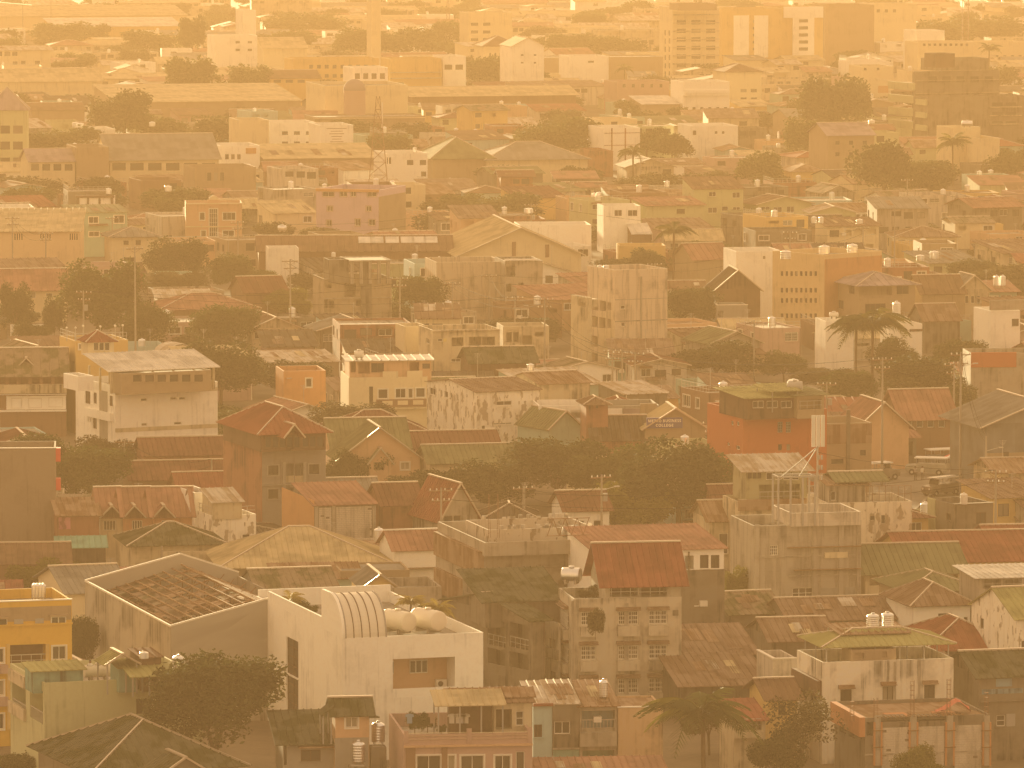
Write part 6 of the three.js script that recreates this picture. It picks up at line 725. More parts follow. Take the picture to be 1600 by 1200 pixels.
{ bld('dark_long_roof_hall', 'long dark brown hall with a line of bright skylights', 'hall', { ref: 'the skylit dark hall', x: [396, 404, 706], y: 392, h: 6.4, a: 3, dep: 14, c: 'brown', roof: ['gx', 'brown', 2.2, .5], v: 408, parts: (M, q) => { for (let i = 0; i < 6; i++) { const g = new GB(), u = q.x0 + (q.x1 - q.x0) * [.52, .58, .66, .74, .8, .86][i]; sheet(g, V(u, 6.4 + 2.2 * .45 + .15, -7 * .45), V(1, 0, 0), V(0, 2.2, -7).normalize(), 2.4, 3, 0, 2.4, 0, 0); M('skylight', g, R.white); } } });
  bld('white_square_house', 'plain white square house with a small lying tank', 'house', { ref: 'the white square house', x: [416, 419, 467], y: 388, h: 7.4, a: 6, dep: 7, c: 'white', v: 432 }); lyingTank('lying steel tank atop the white square house', 441, 362, 9, 14, 8, 1.6, 1.4);
  bld('white_warehouse', 'long white warehouse with slit vents and tan roof', 'warehouse', { ref: 'the slit-vented warehouse', x: [-60, -60, 124], y: 362, h: 7.6, a: 2, dep: 24, c: mat(.66, .5, .33, 'plaster', .9), roof: ['sb', 'cream', 2.6, .5], v: 415, win: [['f', 18, 365, 36, 375, 5, 1, .5, 1], ['f', 62, 365, 80, 375, 5, 1, .5, 1], ['f', 108, 365, 122, 375, 4, 1, .5, 1]] });
  bld('black_column_house', 'small white house front between black columns', 'house', { ref: 'the black-columned house', x: [119, 121, 178], y: 309, h: 6.6, a: 2, dep: 8, c: 'white', v: 326, fit: [['f', 120, 308, 124, 327, .2, 'dark', 'column'], ['f', 136, 308, 139, 327, .2, 'dark', 'column'], ['f', 154, 308, 157, 327, .2, 'dark', 'column'], ['f', 173, 308, 177, 327, .2, 'dark', 'column'], ['f', 119, 305, 179, 309, .4, 'dkbrown', 'eave']] });
  { const t = bld('ornate_red_building', 'ornate reddish building with tall arched window and scroll crest', 'building', { ref: 'the ornate arched building', x: [286, 290, 378], y: 318, h: 9, a: 4, dep: 10, c: 'peach', v: 385, win: [['f', 312, 332, 320, 344, 1, 1, 1, 1, { sur: 1 }], ['f', 348, 332, 368, 344, 1, 1, 1, 1, { sur: 1, m: 2 }], ['f', 314, 360, 322, 370, 1, 1, 1, 1, { sur: 1 }], ['f', 348, 360, 366, 370, 1, 1, 1, 1, { sur: 1 }], ['f', 327, 326, 340, 370, 1, 1, 1, 1, { sur: 1, m: 3, n: 5 }]], fit: [['f', 324, 312, 343, 322, .2, 'peach', 'crest'], ['f', 290, 317, 378, 319, .3, 'cream', 'cornice'], ['f', 290, 353, 378, 355, .2, 'cream', 'ledge']],
      parts: (M, q) => { const A = q.onFace('f', 333.5, 312), r = .9, g = new THREE.CylinderGeometry(r, r, .5, 24).rotateX(Math.PI / 2).translate(A[0], A[1] - .1, -.2); M('crest_disc', g, W.cream); } }); }
  bld('hip_villa', 'two-storey villa with grey hip roof beside big round tree', 'house', { ref: 'the grey hip villa', x: [160, 174, 248], y: 370, h: 6.8, a: 12, dep: 9, c: 'cream', roof: ['hip', 'grey', 1.5, .7], v: 410, win: [['f', 193, 376, 201, 383, 1, 1, 1, 1, { fr: 'brown' }], ['f', 212, 375, 220, 383, 1, 1, 1, 1, { fr: 'brown' }], ['f', 194, 402, 210, 412, 1, 1, 1, 1, { fr: 'brown' }]] });
  bld('pink_roof_villa', 'house with large faded pink roof and cream porch', 'house', { ref: 'the large faded pink roof', x: [-30, -20, 104], y: 452, h: 5.6, a: 8, dep: 11, c: 'cream', roof: ['gx', 'pinkr', 2.9, .6], v: 478, win: [['f', 45, 456, 56, 466, 1, 1, 1, 1], ['f', 72, 458, 82, 464, 1, 1, 1, 1]] });
  bld('tan_long_roof_house', 'wide house with tan pink roof below the large trees', 'house', { ref: 'the tan pink roof', x: [238, 252, 402], y: 484, h: 4.6, a: 14, dep: 12, c: 'brown', roof: ['hip', 'pinkr', 2.1, .6], v: 494 });
  bld('zinc_strip_shed', 'shed with a bright zinc strip on its roof above the tan pink roof', 'shed', { ref: 'the bright zinc strip', x: [240, 246, 330], y: 466, h: 4, a: 8, dep: 7, c: 'creamg', roof: ['sb', 'zinc', .8, .4] });
  bld('yard_enclosure', 'low white yard wall among dark cypress trees', 'wall', { ref: 'the white yard wall', x: [14, 16, 74], y: 508, h: 2.4, a: 4, dep: 1.5, c: 'white', v: 522 });
  bld('red_gable_house', 'faded red gable with white barge board near white square house', 'house', { ref: 'the faded red gable', x: [376, 384, 448], y: 456, h: 5, a: 18, dep: 9, c: 'brown', roof: ['gx', 'dkred', 2.2, .5] });
}
// ------------------------------------------------------------------ far part of the town
const far = (name, s, cat, x, y, h, c, o = {}) => bld(name, s, cat, { ref: o.ref || 'the ' + s.split(' ').slice(0, 3).join(' '), x: [x[0], x[0] + (o.l ?? 4), x[1]], y, h, c, a: o.a ?? 13, dep: o.dep ?? 14, v: o.v ?? y + h * 5.5, ...o });
const grid = (x0, y0, x1, y1, nx, ny, fx = .55, fy = .5, k = 'f') => [[k, x0, y0, x1, y1, nx, ny, fx, fy, { m: 0 }]];
{ const t = far('arched_tower', 'pale green corner tower with arched bays and pyramid roof', 'building', [-22, 43], 172, 16, 'green', { l: 0, a: 3, dep: 10, v: 292, roof: ['hip', 'lav', 5, .4], win: [...grid(-2, 190, 38, 290, 2, 4, .75, .5)] });
  far('school_wing', 'long classroom wing with grey roof beside the arched tower', 'school', [43, 117], 252, 7, 'cream', { roof: ['gx', 'lav', 2.4, .5], v: 284, win: grid(46, 255, 116, 268, 4, 1, .7, .8) });
  far('school_block', 'long classroom block under a broad pale gable roof', 'school', [168, 342], 249, 7, 'cream', { roof: ['gx', 'grey', 5, .6], dep: 22, v: 278, win: grid(172, 253, 340, 268, 6, 1, .75, .8) });
  far('brown_infill_block', 'blank brown block between the classroom wings', 'building', [115, 170], 230, 10, 'tan', { v: 290 });
  far('white_corner_shop', 'white corner building with red panel beside the classroom block', 'building', [340, 406], 228, 8, 'white', { v: 256, win: [...grid(350, 240, 378, 250, 3, 1, .6, .8)], fit: [['f', 384, 231, 400, 240, .2, 'orange', 'red_panel']] });
  far('pale_twin_block', 'pale two-storey block with square windows beside the billboard', 'building', [418, 494], 192, 9, 'white', { v: 238, win: grid(436, 200, 492, 232, 3, 2, .5, .35) });
  far('pale_tower_block', 'tall pale block at the end of the twin block', 'building', [370, 420], 188, 10.5, 'cream', { v: 238 });
  far('billboard_block', 'building fronted by a large pale lettered billboard', 'building', [496, 552], 196, 10, 'white', { v: 236, parts: (M, q) => { for (let i = 0; i < 9; i++) { const g = new GB(), w = (q.x1 - q.x0), y = 9.3 - i * .62, a = [.2, .32, .28, .34, .36, .3, .06, .12, .18][i]; g.box(q.x0 + w * a, q.x1 - w * a, y - .16, y, .002, .03); M('lettering_line', g, W.tan); } } });
  { const t2 = far('domed_mall', 'broad pale hall with a small dome and faint roof letters', 'hall', [504, 637], 134, 13, 'cream', { v: 178, dep: 26 }); const P = hitY(554, 149, 11.2), k = thing('dome', 'mauve half dome drum on the front of the broad pale hall', 'dome'); k.position.copy(P); add(k, 'drum', new THREE.CylinderGeometry(2.8, 2.8, 7, 20).translate(0, -2.2, 0), W.mauve); add(k, 'cupola', new THREE.SphereGeometry(2.9, 20, 10, 0, 6.3, 0, 1.57).translate(0, 1.3, 0), R.lav); }
  far('mall_podium', 'long flat podium with dark band below the broad pale hall', 'building', [488, 664], 183, 6.5, 'tan', { v: 196, par: .3, fit: [['f', 492, 183, 664, 186, .3, 'cream', 'parapet_band']] });
  far('long_bus_shed', 'very long low shed with scalloped eave behind the domed hall', 'shed', [640, 900], 150, 6, 'brown', { roof: ['gx', 'cream', 2, 1], v: 165, dep: 24 });
  far('green_hall_hip', 'broad hall with greenish hip roof near the lattice mast', 'hall', [672, 770], 248, 6, 'tan', { roof: ['hip', 'green', 4.4, .8], dep: 18, v: 262 });
  far('green_hall_second', 'second greenish hip hall with bright ridges', 'hall', [756, 918], 250, 5.6, 'cream', { roof: ['hip', 'grey', 3.6, .8], dep: 18, v: 262 });
  far('white_windowed_house', 'white square house with two windows below the lattice mast', 'house', [600, 668], 240, 8.5, 'white', { v: 286, win: [['f', 636, 250, 646, 258, 1, 1, 1, 1], ['f', 656, 250, 666, 258, 1, 1, 1, 1], ['f', 658, 268, 666, 276, 1, 1, 1, 1], ['f', 602, 246, 612, 256, 2, 1, .7, 1]] });
  far('skylit_market', 'market roof with bright rafters in a row', 'market', [410, 590], 248, 5, 'tan', { roof: ['sb', 'cream', 2.4, .5], v: 254, dep: 16, patch: 9 });
  { const t3 = far('gridded_tower', 'pale stepped block lined with brown grid strips', 'building', [933, 1000], 200, 10, 'white', { l: 10, a: 14, v: 246, fit: [['f', 944, 207, 1000, 208.5, .1, 'brick', 'grid_strip'], ['f', 944, 226, 1000, 227.5, .1, 'brick', 'grid_strip'], ['f', 976, 200, 978, 250, .1, 'brick', 'grid_strip'], ['f', 955, 200, 957, 250, .1, 'brick', 'grid_strip']] }); }
  far('red_panel_house', 'small brown house with red panel beside the gridded block', 'house', [925, 958], 236, 6, 'brick', { v: 250 });
  far('white_pair_house', 'white cube house with a dark strip below low roofs', 'house', [1078, 1153], 197, 9, 'white', { v: 230, win: [['f', 1082, 204, 1088, 211, 1, 1, 1, 1], ['f', 1117, 205, 1121, 209, 1, 1, 1, 1], ['f', 1128, 205, 1132, 209, 1, 1, 1, 1]] });
  const slab = (x0, y0, x1, y1, n, k) => { const o = []; for (let i = 0; i < n; i++) o.push([k || 'f', x0, y0 + (y1 - y0) * i / n, x1, y0 + (y1 - y0) * i / n + 2, .5, 'creamg', 'floor_slab']); return o; };
  { const t4 = far('balcony_midrise', 'eight-storey pale mid-rise with stacked balconies', 'building', [1036, 1124], 12, 23, 'cream', { l: 15, a: 12, dep: 18, v: 126, win: [...grid(1053, 28, 1122, 122, 3, 7, .62, .5), ...grid(1036, 45, 1049, 122, 2, 6, .4, .6, 'l')], fit: slab(1051, 22, 1124, 124, 8), coping: 1 }); vol(t4, { x: [1046, 1060, 1120], y: 6, h: 24.6, hb: 22.5, a: 12, dep: 12, c: 'tan' }); }
  far('yellow_striped_tower', 'yellow tower with two white window stripes', 'building', [1124, 1222], 14, 21, 'gold', { dep: 18, v: 82, win: grid(1147, 28, 1196, 82, 2, 5, .6, .35), fit: [['f', 1146, 24, 1170, 90, .25, 'white', 'white_stripe'], ['f', 1178, 24, 1200, 90, .25, 'white', 'white_stripe']] });
  far('yellow_striped_annex', 'white-fronted yellow tower next to striped tower', 'building', [1200, 1286], 12, 21, 'gold', { dep: 18, v: 82, fit: [['f', 1238, 24, 1272, 90, .3, 'white', 'white_front'], ...[0, 1, 2, 3, 4].map((i) => ['f', 1248, 30 + i * 11, 1262, 35 + i * 11, .4, GLASS[2], 'window']), ['f', 1224, 10, 1286, 28, .4, 'white', 'crown_band']] });
  far('hazy_slab_tower', 'faint broad slab building fading into the haze', 'building', [1286, 1366], 8, 20, 'tan', { dep: 18, v: 80 });
  far('hazy_pale_tower', 'faint pale building with upper windows beside the slab', 'building', [1362, 1432], 6, 19, 'cream', { dep: 14, v: 60, win: grid(1366, 12, 1404, 22, 3, 1, .4, .5) });
  { const t5 = far('dark_midrise', 'dark stepped mid-rise with pale balconies, largest in the far haze', 'building', [1390, 1562], 112, 19, 'dkconc', { l: 40, a: 24, dep: 0, v: 218, win: [...grid(1394, 122, 1426, 205, 2, 4, .8, .55, 'l'), ...grid(1446, 116, 1556, 132, 5, 1, .6, .6)], fit: [...slab(1431, 124, 1560, 204, 4), ...[0, 1, 2, 3].map((i) => ['l', 1391, 130 + i * 20, 1430, 138 + i * 20, .6, 'green', 'balcony_front'])] }); vol(t5, { x: [1452, 1462, 1545], y: 92, h: 21.5, hb: 18.5, a: 24, dep: 8, c: 'dkconc' }); vol(t5, { x: [1458, 1462, 1492], y: 84, h: 23.5, hb: 20, a: 24, dep: 6, c: 'dkbrown' }); }
  far('blank_dark_block', 'blank dark front block of the stepped mid-rise', 'building', [1432, 1544], 152, 13.5, 'dkconc', { l: 18, a: 20, dep: 9, v: 222, fit: [...[0, 1, 2, 3].map((i) => ['l', 1433, 156 + i * 20, 1449, 163 + i * 20, .5, 'green', 'balcony_front'])] });
  far('dark_midrise_wing', 'dark wing with open galleries at the end of stepped mid-rise', 'building', [1538, 1602], 150, 13, 'dkconc', { dep: 10, v: 205, win: grid(1548, 156, 1590, 200, 2, 3, .8, .45), fit: slab(1546, 166, 1596, 206, 3) });
  { const t6 = far('cream_blank_building', 'cream blank building with lying tank before dark mid-rise', 'building', [1460, 1532], 199, 11, 'cream', { l: 30, a: 22, dep: 9, v: 262 }); far('cream_step_building', 'lower cream step beside the blank cream building', 'building', [1528, 1562], 216, 9, 'cream', { v: 255 }); lyingTank('lying steel tank on the blank cream building', 1511, 199, 11, 18, 9, 2.6, 1.5); }
  far('slanted_roof_lodge', 'tall house with pale grey slanted roof beside dark trees', 'house', [1292, 1366], 211, 11, 'tan', { l: 2, dep: 16, roof: ['gx', 'lav', 2.4, .5], v: 275, win: grid(1298, 214, 1362, 250, 3, 2, .3, .35) });
  far('white_strip_building', 'long white strip building in the haze right of yellow towers', 'building', [1326, 1392], 97, 8, 'white', { v: 120 });
  far('white_round_house', 'white tiered house with rounded corner balconies', 'house', [1062, 1140], 128, 11, 'white', { l: 6, v: 178, fit: [['f', 1070, 140, 1138, 146, .5, 'white', 'tier'], ['f', 1064, 148, 1138, 150, .5, 'white', 'tier']], win: grid(1066, 166, 1140, 176, 6, 1, .4, .7) });
  far('brown_block_house', 'brown-roofed block behind the tiered house', 'building', [1126, 1190], 112, 12, 'cream', { l: 8, v: 160, roof: ['hip', 'brown', 2, .5], win: grid(1154, 135, 1186, 175, 2, 3, .6, .4) });
  far('mauve_shed_hall', 'long mauve hall with small windows in a row', 'hall', [944, 1046], 128, 8.5, 'mauve', { l: 20, a: 14, v: 152, win: grid(968, 131, 1040, 137, 5, 1, .3, .9) });
  far('bright_low_hall', 'bright roofed low hall beside the mauve hall', 'hall', [1000, 1062], 163, 5, 'tan', { roof: ['sb', 'white', 1.6, .4], v: 172 });
  far('white_gable_barn', 'tall white gabled barn in the haze', 'building', [798, 850], 72, 15, 'white', { l: 2, dep: 16, v: 122, roof: ['gz', 'cream', 2.5, .3], win: grid(806, 80, 846, 104, 2, 2, .2, .2) });
  far('haze_long_shed', 'long low tan shed below the mid-rise in haze', 'shed', [846, 1036], 90, 8.5, 'tan', { dep: 16, v: 116, par: .3, coping: 1 });
  far('white_box_hall', 'bright white box in front of the long tan shed', 'building', [888, 951], 88, 10, 'white', { l: 2, v: 110, win: [['f', 919, 95, 928, 98, 1, 1, 1, 1]] });
  far('arcade_school', 'long two-storey arcade school in golden haze', 'school', [454, 592], 92, 10, 'gold', { v: 128, dep: 14, win: grid(480, 97, 590, 126, 9, 2, .5, .4) });
  far('white_arcade', 'white building with dark arches before the arcade school', 'building', [547, 606], 106, 11, 'white', { v: 132, win: grid(552, 114, 604, 124, 4, 1, .6, .9) });
  far('gold_block', 'plain golden block beside the white arches', 'building', [606, 690], 92, 12.5, 'gold', { v: 132, fit: slab(610, 112, 690, 130, 2) });
  far('white_stair_block', 'narrow pale block with two dark openings', 'building', [688, 728], 88, 13, 'white', { v: 140, win: grid(692, 100, 726, 110, 2, 1, .7, .8) });
  far('columned_mansion', 'mansion with brown roof and pale row of columns', 'building', [752, 812], 72, 11, 'cream', { roof: ['hip', 'brown', 3, .6], v: 105, win: grid(762, 80, 810, 98, 6, 1, .35, .7) });
  far('four_storey_haze', 'four-storey pale building with balconies high in haze', 'building', [728, 800], 20, 17, 'cream', { v: 65, win: grid(732, 32, 770, 68, 2, 3, .6, .4) });
  far('golden_hall', 'pale hall with wide gable in golden haze', 'hall', [408, 480], 75, 9, 'cream', { roof: ['gx', 'cream', 3, .5], v: 105, dep: 18 });
  far('golden_gable_house', 'small gabled house with dark window band in golden haze', 'house', [418, 500], 122, 8, 'gold', { roof: ['gx', 'brown', 2, .5], v: 150, win: grid(424, 124, 480, 130, 3, 1, .6, .8) });
  far('pale_warehouse', 'long pale roof across the golden haze near top', 'warehouse', [-40, 292], 26, 8, 'cream', { dep: 30, roof: ['sb', 'cream', 3, .5], v: 36, ref: 'the long pale warehouse' });
  far('flat_warehouse', 'long flat warehouse behind the lone round tree', 'warehouse', [80, 284], 42, 6, 'gold', { dep: 24, roof: ['sb', 'white', 2.4, .5], v: 48 });
  far('market_hall', 'broad pale market roof stretching before the lone tree', 'market', [180, 470], 160, 5.5, 'tan', { dep: 40, roof: ['sb', 'cream', 3, .5], v: 172 });
  far('tan_low_hall', 'wide low tan hall at the glowing edge', 'hall', [-30, 160], 128, 6, 'cream', { dep: 22, roof: ['gx', 'cream', 3.2, .5], v: 150 });
  far('long_tan_house', 'long tan house half behind round trees', 'house', [46, 132], 172, 6.5, 'tan', { roof: ['gx', 'brown', 1.6, .5], v: 190 });
  far('bright_tank_house', 'white house with two round tanks on its flat roof', 'house', [130, 180], 202, 7, 'white', { v: 222 });
  far('white_sunlit_box', 'white sunlit box building in the haze', 'building', [332, 402], 56, 14, 'white', { v: 95, win: grid(362, 60, 400, 84, 2, 2, .35, .3) });
  far('pale_upper_block', 'tall pale block near the top of the frame', 'building', [376, 400], 16, 18, 'white', { v: 55 });
  far('far_right_terrace', 'pale terrace with dark openings at the far edge', 'building', [1500, 1602], 66, 9, 'cream', { v: 90, win: grid(1552, 84, 1600, 96, 4, 1, .4, .6) });
  far('white_parapet_hall', 'pale hall with frieze windows behind the dark mid-rise', 'building', [1430, 1522], 66, 13, 'cream', { v: 100, win: grid(1440, 68, 1515, 72, 9, 1, .5, 1) });
  far('canopy_block', 'bright flat canopy block above the frieze hall', 'building', [1428, 1476], 48, 16, 'white', { v: 62 });
  far('window_row_block', 'blocky cream building with small windows left of dark mid-rise', 'building', [1344, 1396], 104, 12, 'cream', { v: 148, win: [['f', 1350, 106, 1354, 110, 1, 1, 1, 1], ['f', 1370, 106, 1374, 110, 1, 1, 1, 1]] });
  far('cream_slot_house', 'cream house with orange slot front above the round trees', 'house', [1340, 1392], 126, 9, 'cream', { v: 155, fit: [['f', 1372, 134, 1388, 145, .1, 'orange', 'slot_panel']] });
  far('dark_upper_house', 'low house with long beige roof under dark round tree', 'house', [1226, 1272], 182, 5.5, 'tan', { roof: ['gx', 'grey', 1.6, .4] });
  far('shutter_house', 'tan house with three shutters beside classroom block', 'house', [300, 400], 262, 7.5, 'tan', { v: 300, win: grid(322, 268, 352, 284, 3, 1, .6, .8) });
  far('hazy_tower', 'plain pale column tower rising out of the haze', 'tower', [578, 595], -20, 30, 'cream', { l: 2, dep: 5, v: 30, a: 18 });
}

// ------------------------------------------------------------------ trees, palms, poles, masts, street life
for (const [x, yt, yb, w, s, lm] of [
  [278, 370, 452, 47, 'dense round tree in front of the ornate arched building', 1], [158, 404, 545, 62, 'big spreading tree beside the tall street pole', 0], [352, 462, 570, 52, 'wide tree before the tan pink roof', 0], [345, 530, 640, 62, 'dark trees massed behind the big white building', 1], [232, 470, 560, 36, 'tree at the edge of the big spreading tree', 0], [25, 440, 530, 24, 'slim dark tree at the white yard wall', 1], [85, 460, 540, 16, 'cypress-like tree by the white yard wall', 1], [50, 500, 545, 26, 'low clump over the white yard wall', 0], [362, 392, 460, 34, 'pale leafy tree next to the dense round tree', 0], [655, 420, 505, 38, 'tree between columned shell and block-walled building', 0], [450, 450, 505, 36, 'tree in front of the faded red gable', 2], [415, 415, 470, 22, 'bush against the white square house', 0],
  [1082, 438, 520, 42, 'dense round tree beside the raw concrete tower', 1], [1430, 548, 640, 60, 'dark tree mass behind the peach gables', 1], [1500, 520, 600, 40, 'rounded tree over the orange band building', 0], [1330, 570, 640, 40, 'tree below the tall coconut palm', 0], [1555, 612, 705, 52, 'dark tree behind the grey metal warehouse', 1], [1490, 600, 660, 40, 'tree between the twin gables and pole', 0], [1395, 525, 600, 34, 'tree at the foot of the bright white annex', 1], [1580, 818, 868, 42, 'hedge-like tree above the small bright red roof', 2],
  [1120, 400, 450, 26, 'tree behind the salmon gable', 0], [1010, 385, 440, 26, 'dark tree by the yellow shop wall', 1], [430, 345, 382, 28, 'bush at the corner of the pink building', 3], [270, 305, 345, 28, 'tree in front of black-columned house row', 0], [1225, 545, 600, 30, 'low tree beside the pale cube house', 0],
  [300, 84, 165, 38, 'rounded tree in golden haze below the lone tall tree', 0], [300, 20, 100, 24, 'lone tall rounded tree against the glowing warehouses', 1], [195, 138, 230, 44, 'wide rounded tree near the long tan house', 1], [110, 196, 250, 50, 'tree belt over the classroom wing', 0], [390, 98, 165, 34, 'tree at the end of the golden hall', 0], [150, 36, 70, 24, 'small conical tree near the long pale warehouse', 1], [95, 32, 75, 46, 'broad hazy tree belt in the glowing corner', 0], [230, 45, 90, 40, 'hazy tree before the long flat warehouse', 0], [565, 40, 98, 44, 'hazy tree clump above the arcade school', 0], [640, 42, 98, 44, 'second hazy tree clump above the arcade school', 1], [455, 45, 88, 34, 'pale hazy tree beside the golden hall', 0], [760, 84, 145, 34, 'round hazy tree before the columned mansion', 1], [610, 205, 260, 34, 'tree below the mall podium', 0], [540, 225, 270, 26, 'small tree behind market rafters', 1],
  [1298, 112, 230, 50, 'largest dark round tree below the yellow towers', 1], [1338, 122, 215, 24, 'round tree joined to the largest dark tree', 1], [1380, 212, 330, 46, 'dark tree before the grey slanted lodge roof', 1], [1260, 180, 260, 36, 'tree flank of the largest dark tree', 0], [880, 182, 260, 60, 'broad tree clump beside gridded block', 0], [840, 188, 255, 30, 'tree at the near end of the broad clump', 1], [1010, 195, 250, 34, 'tree behind the gridded block', 0], [985, 155, 190, 26, 'small round tree by bright low hall', 0], [1050, 205, 260, 30, 'tree before the white cube with dark strip', 1], [1190, 235, 300, 34, 'trees behind the mid town roofs', 0], [1440, 250, 320, 40, 'tree group under the blank dark front block', 1], [1575, 235, 290, 30, 'tree at the edge below cream step', 0], [345, 180, 245, 46, 'tree group behind the classroom block roof', 1], [255, 180, 230, 40, 'wide tree crown above classroom block ridge', 0], [65, 205, 250, 34, 'tree top beside the arched tower', 1], [960, 55, 95, 40, 'faint tree belt above the long tan shed', 0], [890, 50, 90, 40, 'faint trees beyond the white gabled barn', 0], [1450, 30, 80, 60, 'faint tree belt behind hazy towers', 0], [1540, 22, 75, 60, 'faint trees along the far edge of town', 0], [1560, 100, 150, 30, 'palmlike hazy tree behind the dark wing', 0], [20, 440, 500, 30, 'shrubby tree before the large faded pink roof', 0], [700, 30, 85, 30, 'thin hazy tree near the four-storey pale building', 0], [480, 20, 60, 60, 'far pale tree line beyond golden hall', 0], [1310, 40, 95, 40, 'faint tree before the slab building', 0]])
  tree(s, x, yt, yb, w, { lm, ch: .92 });
palm('tall coconut palm rising over the pale cube house', 1362, 488, 640, 62, { n: 22 }); palm('second coconut palm leaning beside the pale cube house', 1335, 500, 640, 44, { n: 18 });
palm('tall palm beside the salmon gable', 1052, 352, 450, 34, { n: 18 }); palm('shorter palm beside the salmon gable', 1092, 396, 450, 26, { n: 16 }); palm('dark palm against the blank cream building', 1489, 216, 290, 30, { n: 18 }); palm('small palm before the balcony mid-rise', 976, 103, 140, 15, { n: 14 }); palm('hazy palm behind the dark wing', 1545, 72, 130, 20, { n: 14 }); palm('palm in front of the gridded block', 990, 232, 300, 26, { n: 16 });
const PL = [
  pole('pole with two crossarms before the faded red gable', 454, 404, 545, { arms: 2 }), pole('pole with crossarm beside the columned shell', 625, 432, 560, { arms: 2 }), pole('thin pole before the bare block wall', 707, 440, 545, { arms: 1 }), pole('pole with insulators near the stepped white posts house', 851, 464, 620, { arms: 2 }), pole('tall slim street pole beside the big spreading tree', 212, 384, 590, { arms: 1 }), pole('pole left of the peach gables', 1378, 556, 760, { arms: 2, a: .2 }), pole('tall pole beside the twin gables', 1500, 548, 775, { arms: 2, a: .3, lamp: 1 }), pole('pole by the road edge near the rough concrete house', 1540, 680, 800, { arms: 0, lamp: 1 }), pole('very tall plain pole behind the deep balcony house', 1397, 322, 500, { arms: 0 }), pole('transformer pole inside the yellow-green tree', 940, 740, 860, { arms: 1, can: 1, lamp: 1 }), pole('leaning pole at the dark end of the grove', 818, 758, 850, { arms: 1 }), pole('pole in front of the slit-vented warehouse', 20, 338, 440, { arms: 2 }), pole('second pole along the slit-vented warehouse', 72, 362, 450, { arms: 2 }), pole('pole at the edge of the slit-vented warehouse', 176, 338, 420, { arms: 1 }), pole('double-armed pole beside the concrete tower foot', 957, 545, 640, { arms: 2 }), pole('pole behind the twin coconut palms', 1178, 500, 600, { arms: 1 }), pole('pole near the mint gabled house', 972, 548, 645, { arms: 1 }), pole('pole in the yard before the pink row houses', 331, 716, 800, { arms: 0 }), pole('pole against the big white building foot', 195, 686, 760, { arms: 1 }), pole('pole rising from tan yard house', 253, 852, 930, { arms: 0 }), pole('pole among roofs before cream hip roof', 351, 858, 930, { arms: 0 }), pole('pole with crossarms near the orange band building', 1490, 566, 690, { arms: 2 })];
for (const [i, j, s] of [[0, 1, 'cable from faded red gable pole to columned shell pole'], [1, 2, 'cable from columned shell to bare block wall'], [2, 3, 'cable sagging before the bare block-walled building'], [3, 14, 'cable running to the concrete tower foot'], [5, 6, 'upper cable between the peach gable poles'], [6, 7, 'cable dropping toward the road edge pole'], [9, 10, 'cable crossing the grove to the transformer pole'], [11, 12, 'cable along the slit-vented warehouse'], [14, 15, 'cable past the concrete tower to the palms'], [17, 18, 'cable before the big white building'], [5, 16, 'long cable across the college hall'], [21, 6, 'short cable beside the twin gables']]) { wire(s, PL.length ? poles[i] : 0, poles[j], 0, 1.4); wire(s.replace('cable', 'lower cable'), poles[i], poles[j], 2, 1.8); }
function mast(label, px, yt, yb, w, extra = 0) {
  const P = hitY(px, yb, 0), m = -P.z / F, h = (yb - yt) * m + extra, t = thing('lattice_mast', label, 'mast'); t.position.copy(P); const b = w * m / 2, leg = [[-1, -1], [1, -1], [1, 1], [-1, 1]], n = Math.round(h / 3), at = (k, s) => [leg[k % 4][0] * b * (1 - .85 * s), h * s, leg[k % 4][1] * b * (1 - .85 * s)];
  for (let k = 0; k < 4; k++) { const g = new GB(); g.bar(at(k, 0), at(k, 1), .09); add(t, 'leg', g.geo(), RUSTY); }
  const g = new GB(); for (let i = 0; i < n; i++) for (let k = 0; k < 4; k++) { g.bar(at(k, i / n), at(k + 1, (i + 1) / n), .045, 3); g.bar(at(k + 1, i / n), at(k, (i + 1) / n), .045, 3); g.bar(at(k, i / n), at(k + 1, i / n), .045, 3); } add(t, 'lattice_bracing', g.geo(), RUSTY);
  for (let i = 0; i < 3; i++) { const q = new GB(); q.box(b * .3, b * .3 + .35, h * (.86 - i * .08), h * (.86 - i * .08) + 1.8, -.2, .2); add(t, 'panel_antenna', q.geo(), FR.white); } return t;
}
mast('rust coloured lattice mast rising in front of the domed hall', 591, 150, 315, 34); mast('hazy slim mast running up unseen past the top of view to raise the haze', 1508, 0, 118, 10, 175); mast('faint thin mast in the golden haze', 700, 8, 62, 8, 6);  // unseen upper part of the slim mast is sized to raise the haze
for (const [x, yt, yb, s] of [[36, 8, 68, 'faint pole in the glowing corner'], [80, 0, 60, 'second faint pole in the glowing corner']]) pole(s, x, yt, yb, { arms: 0 });
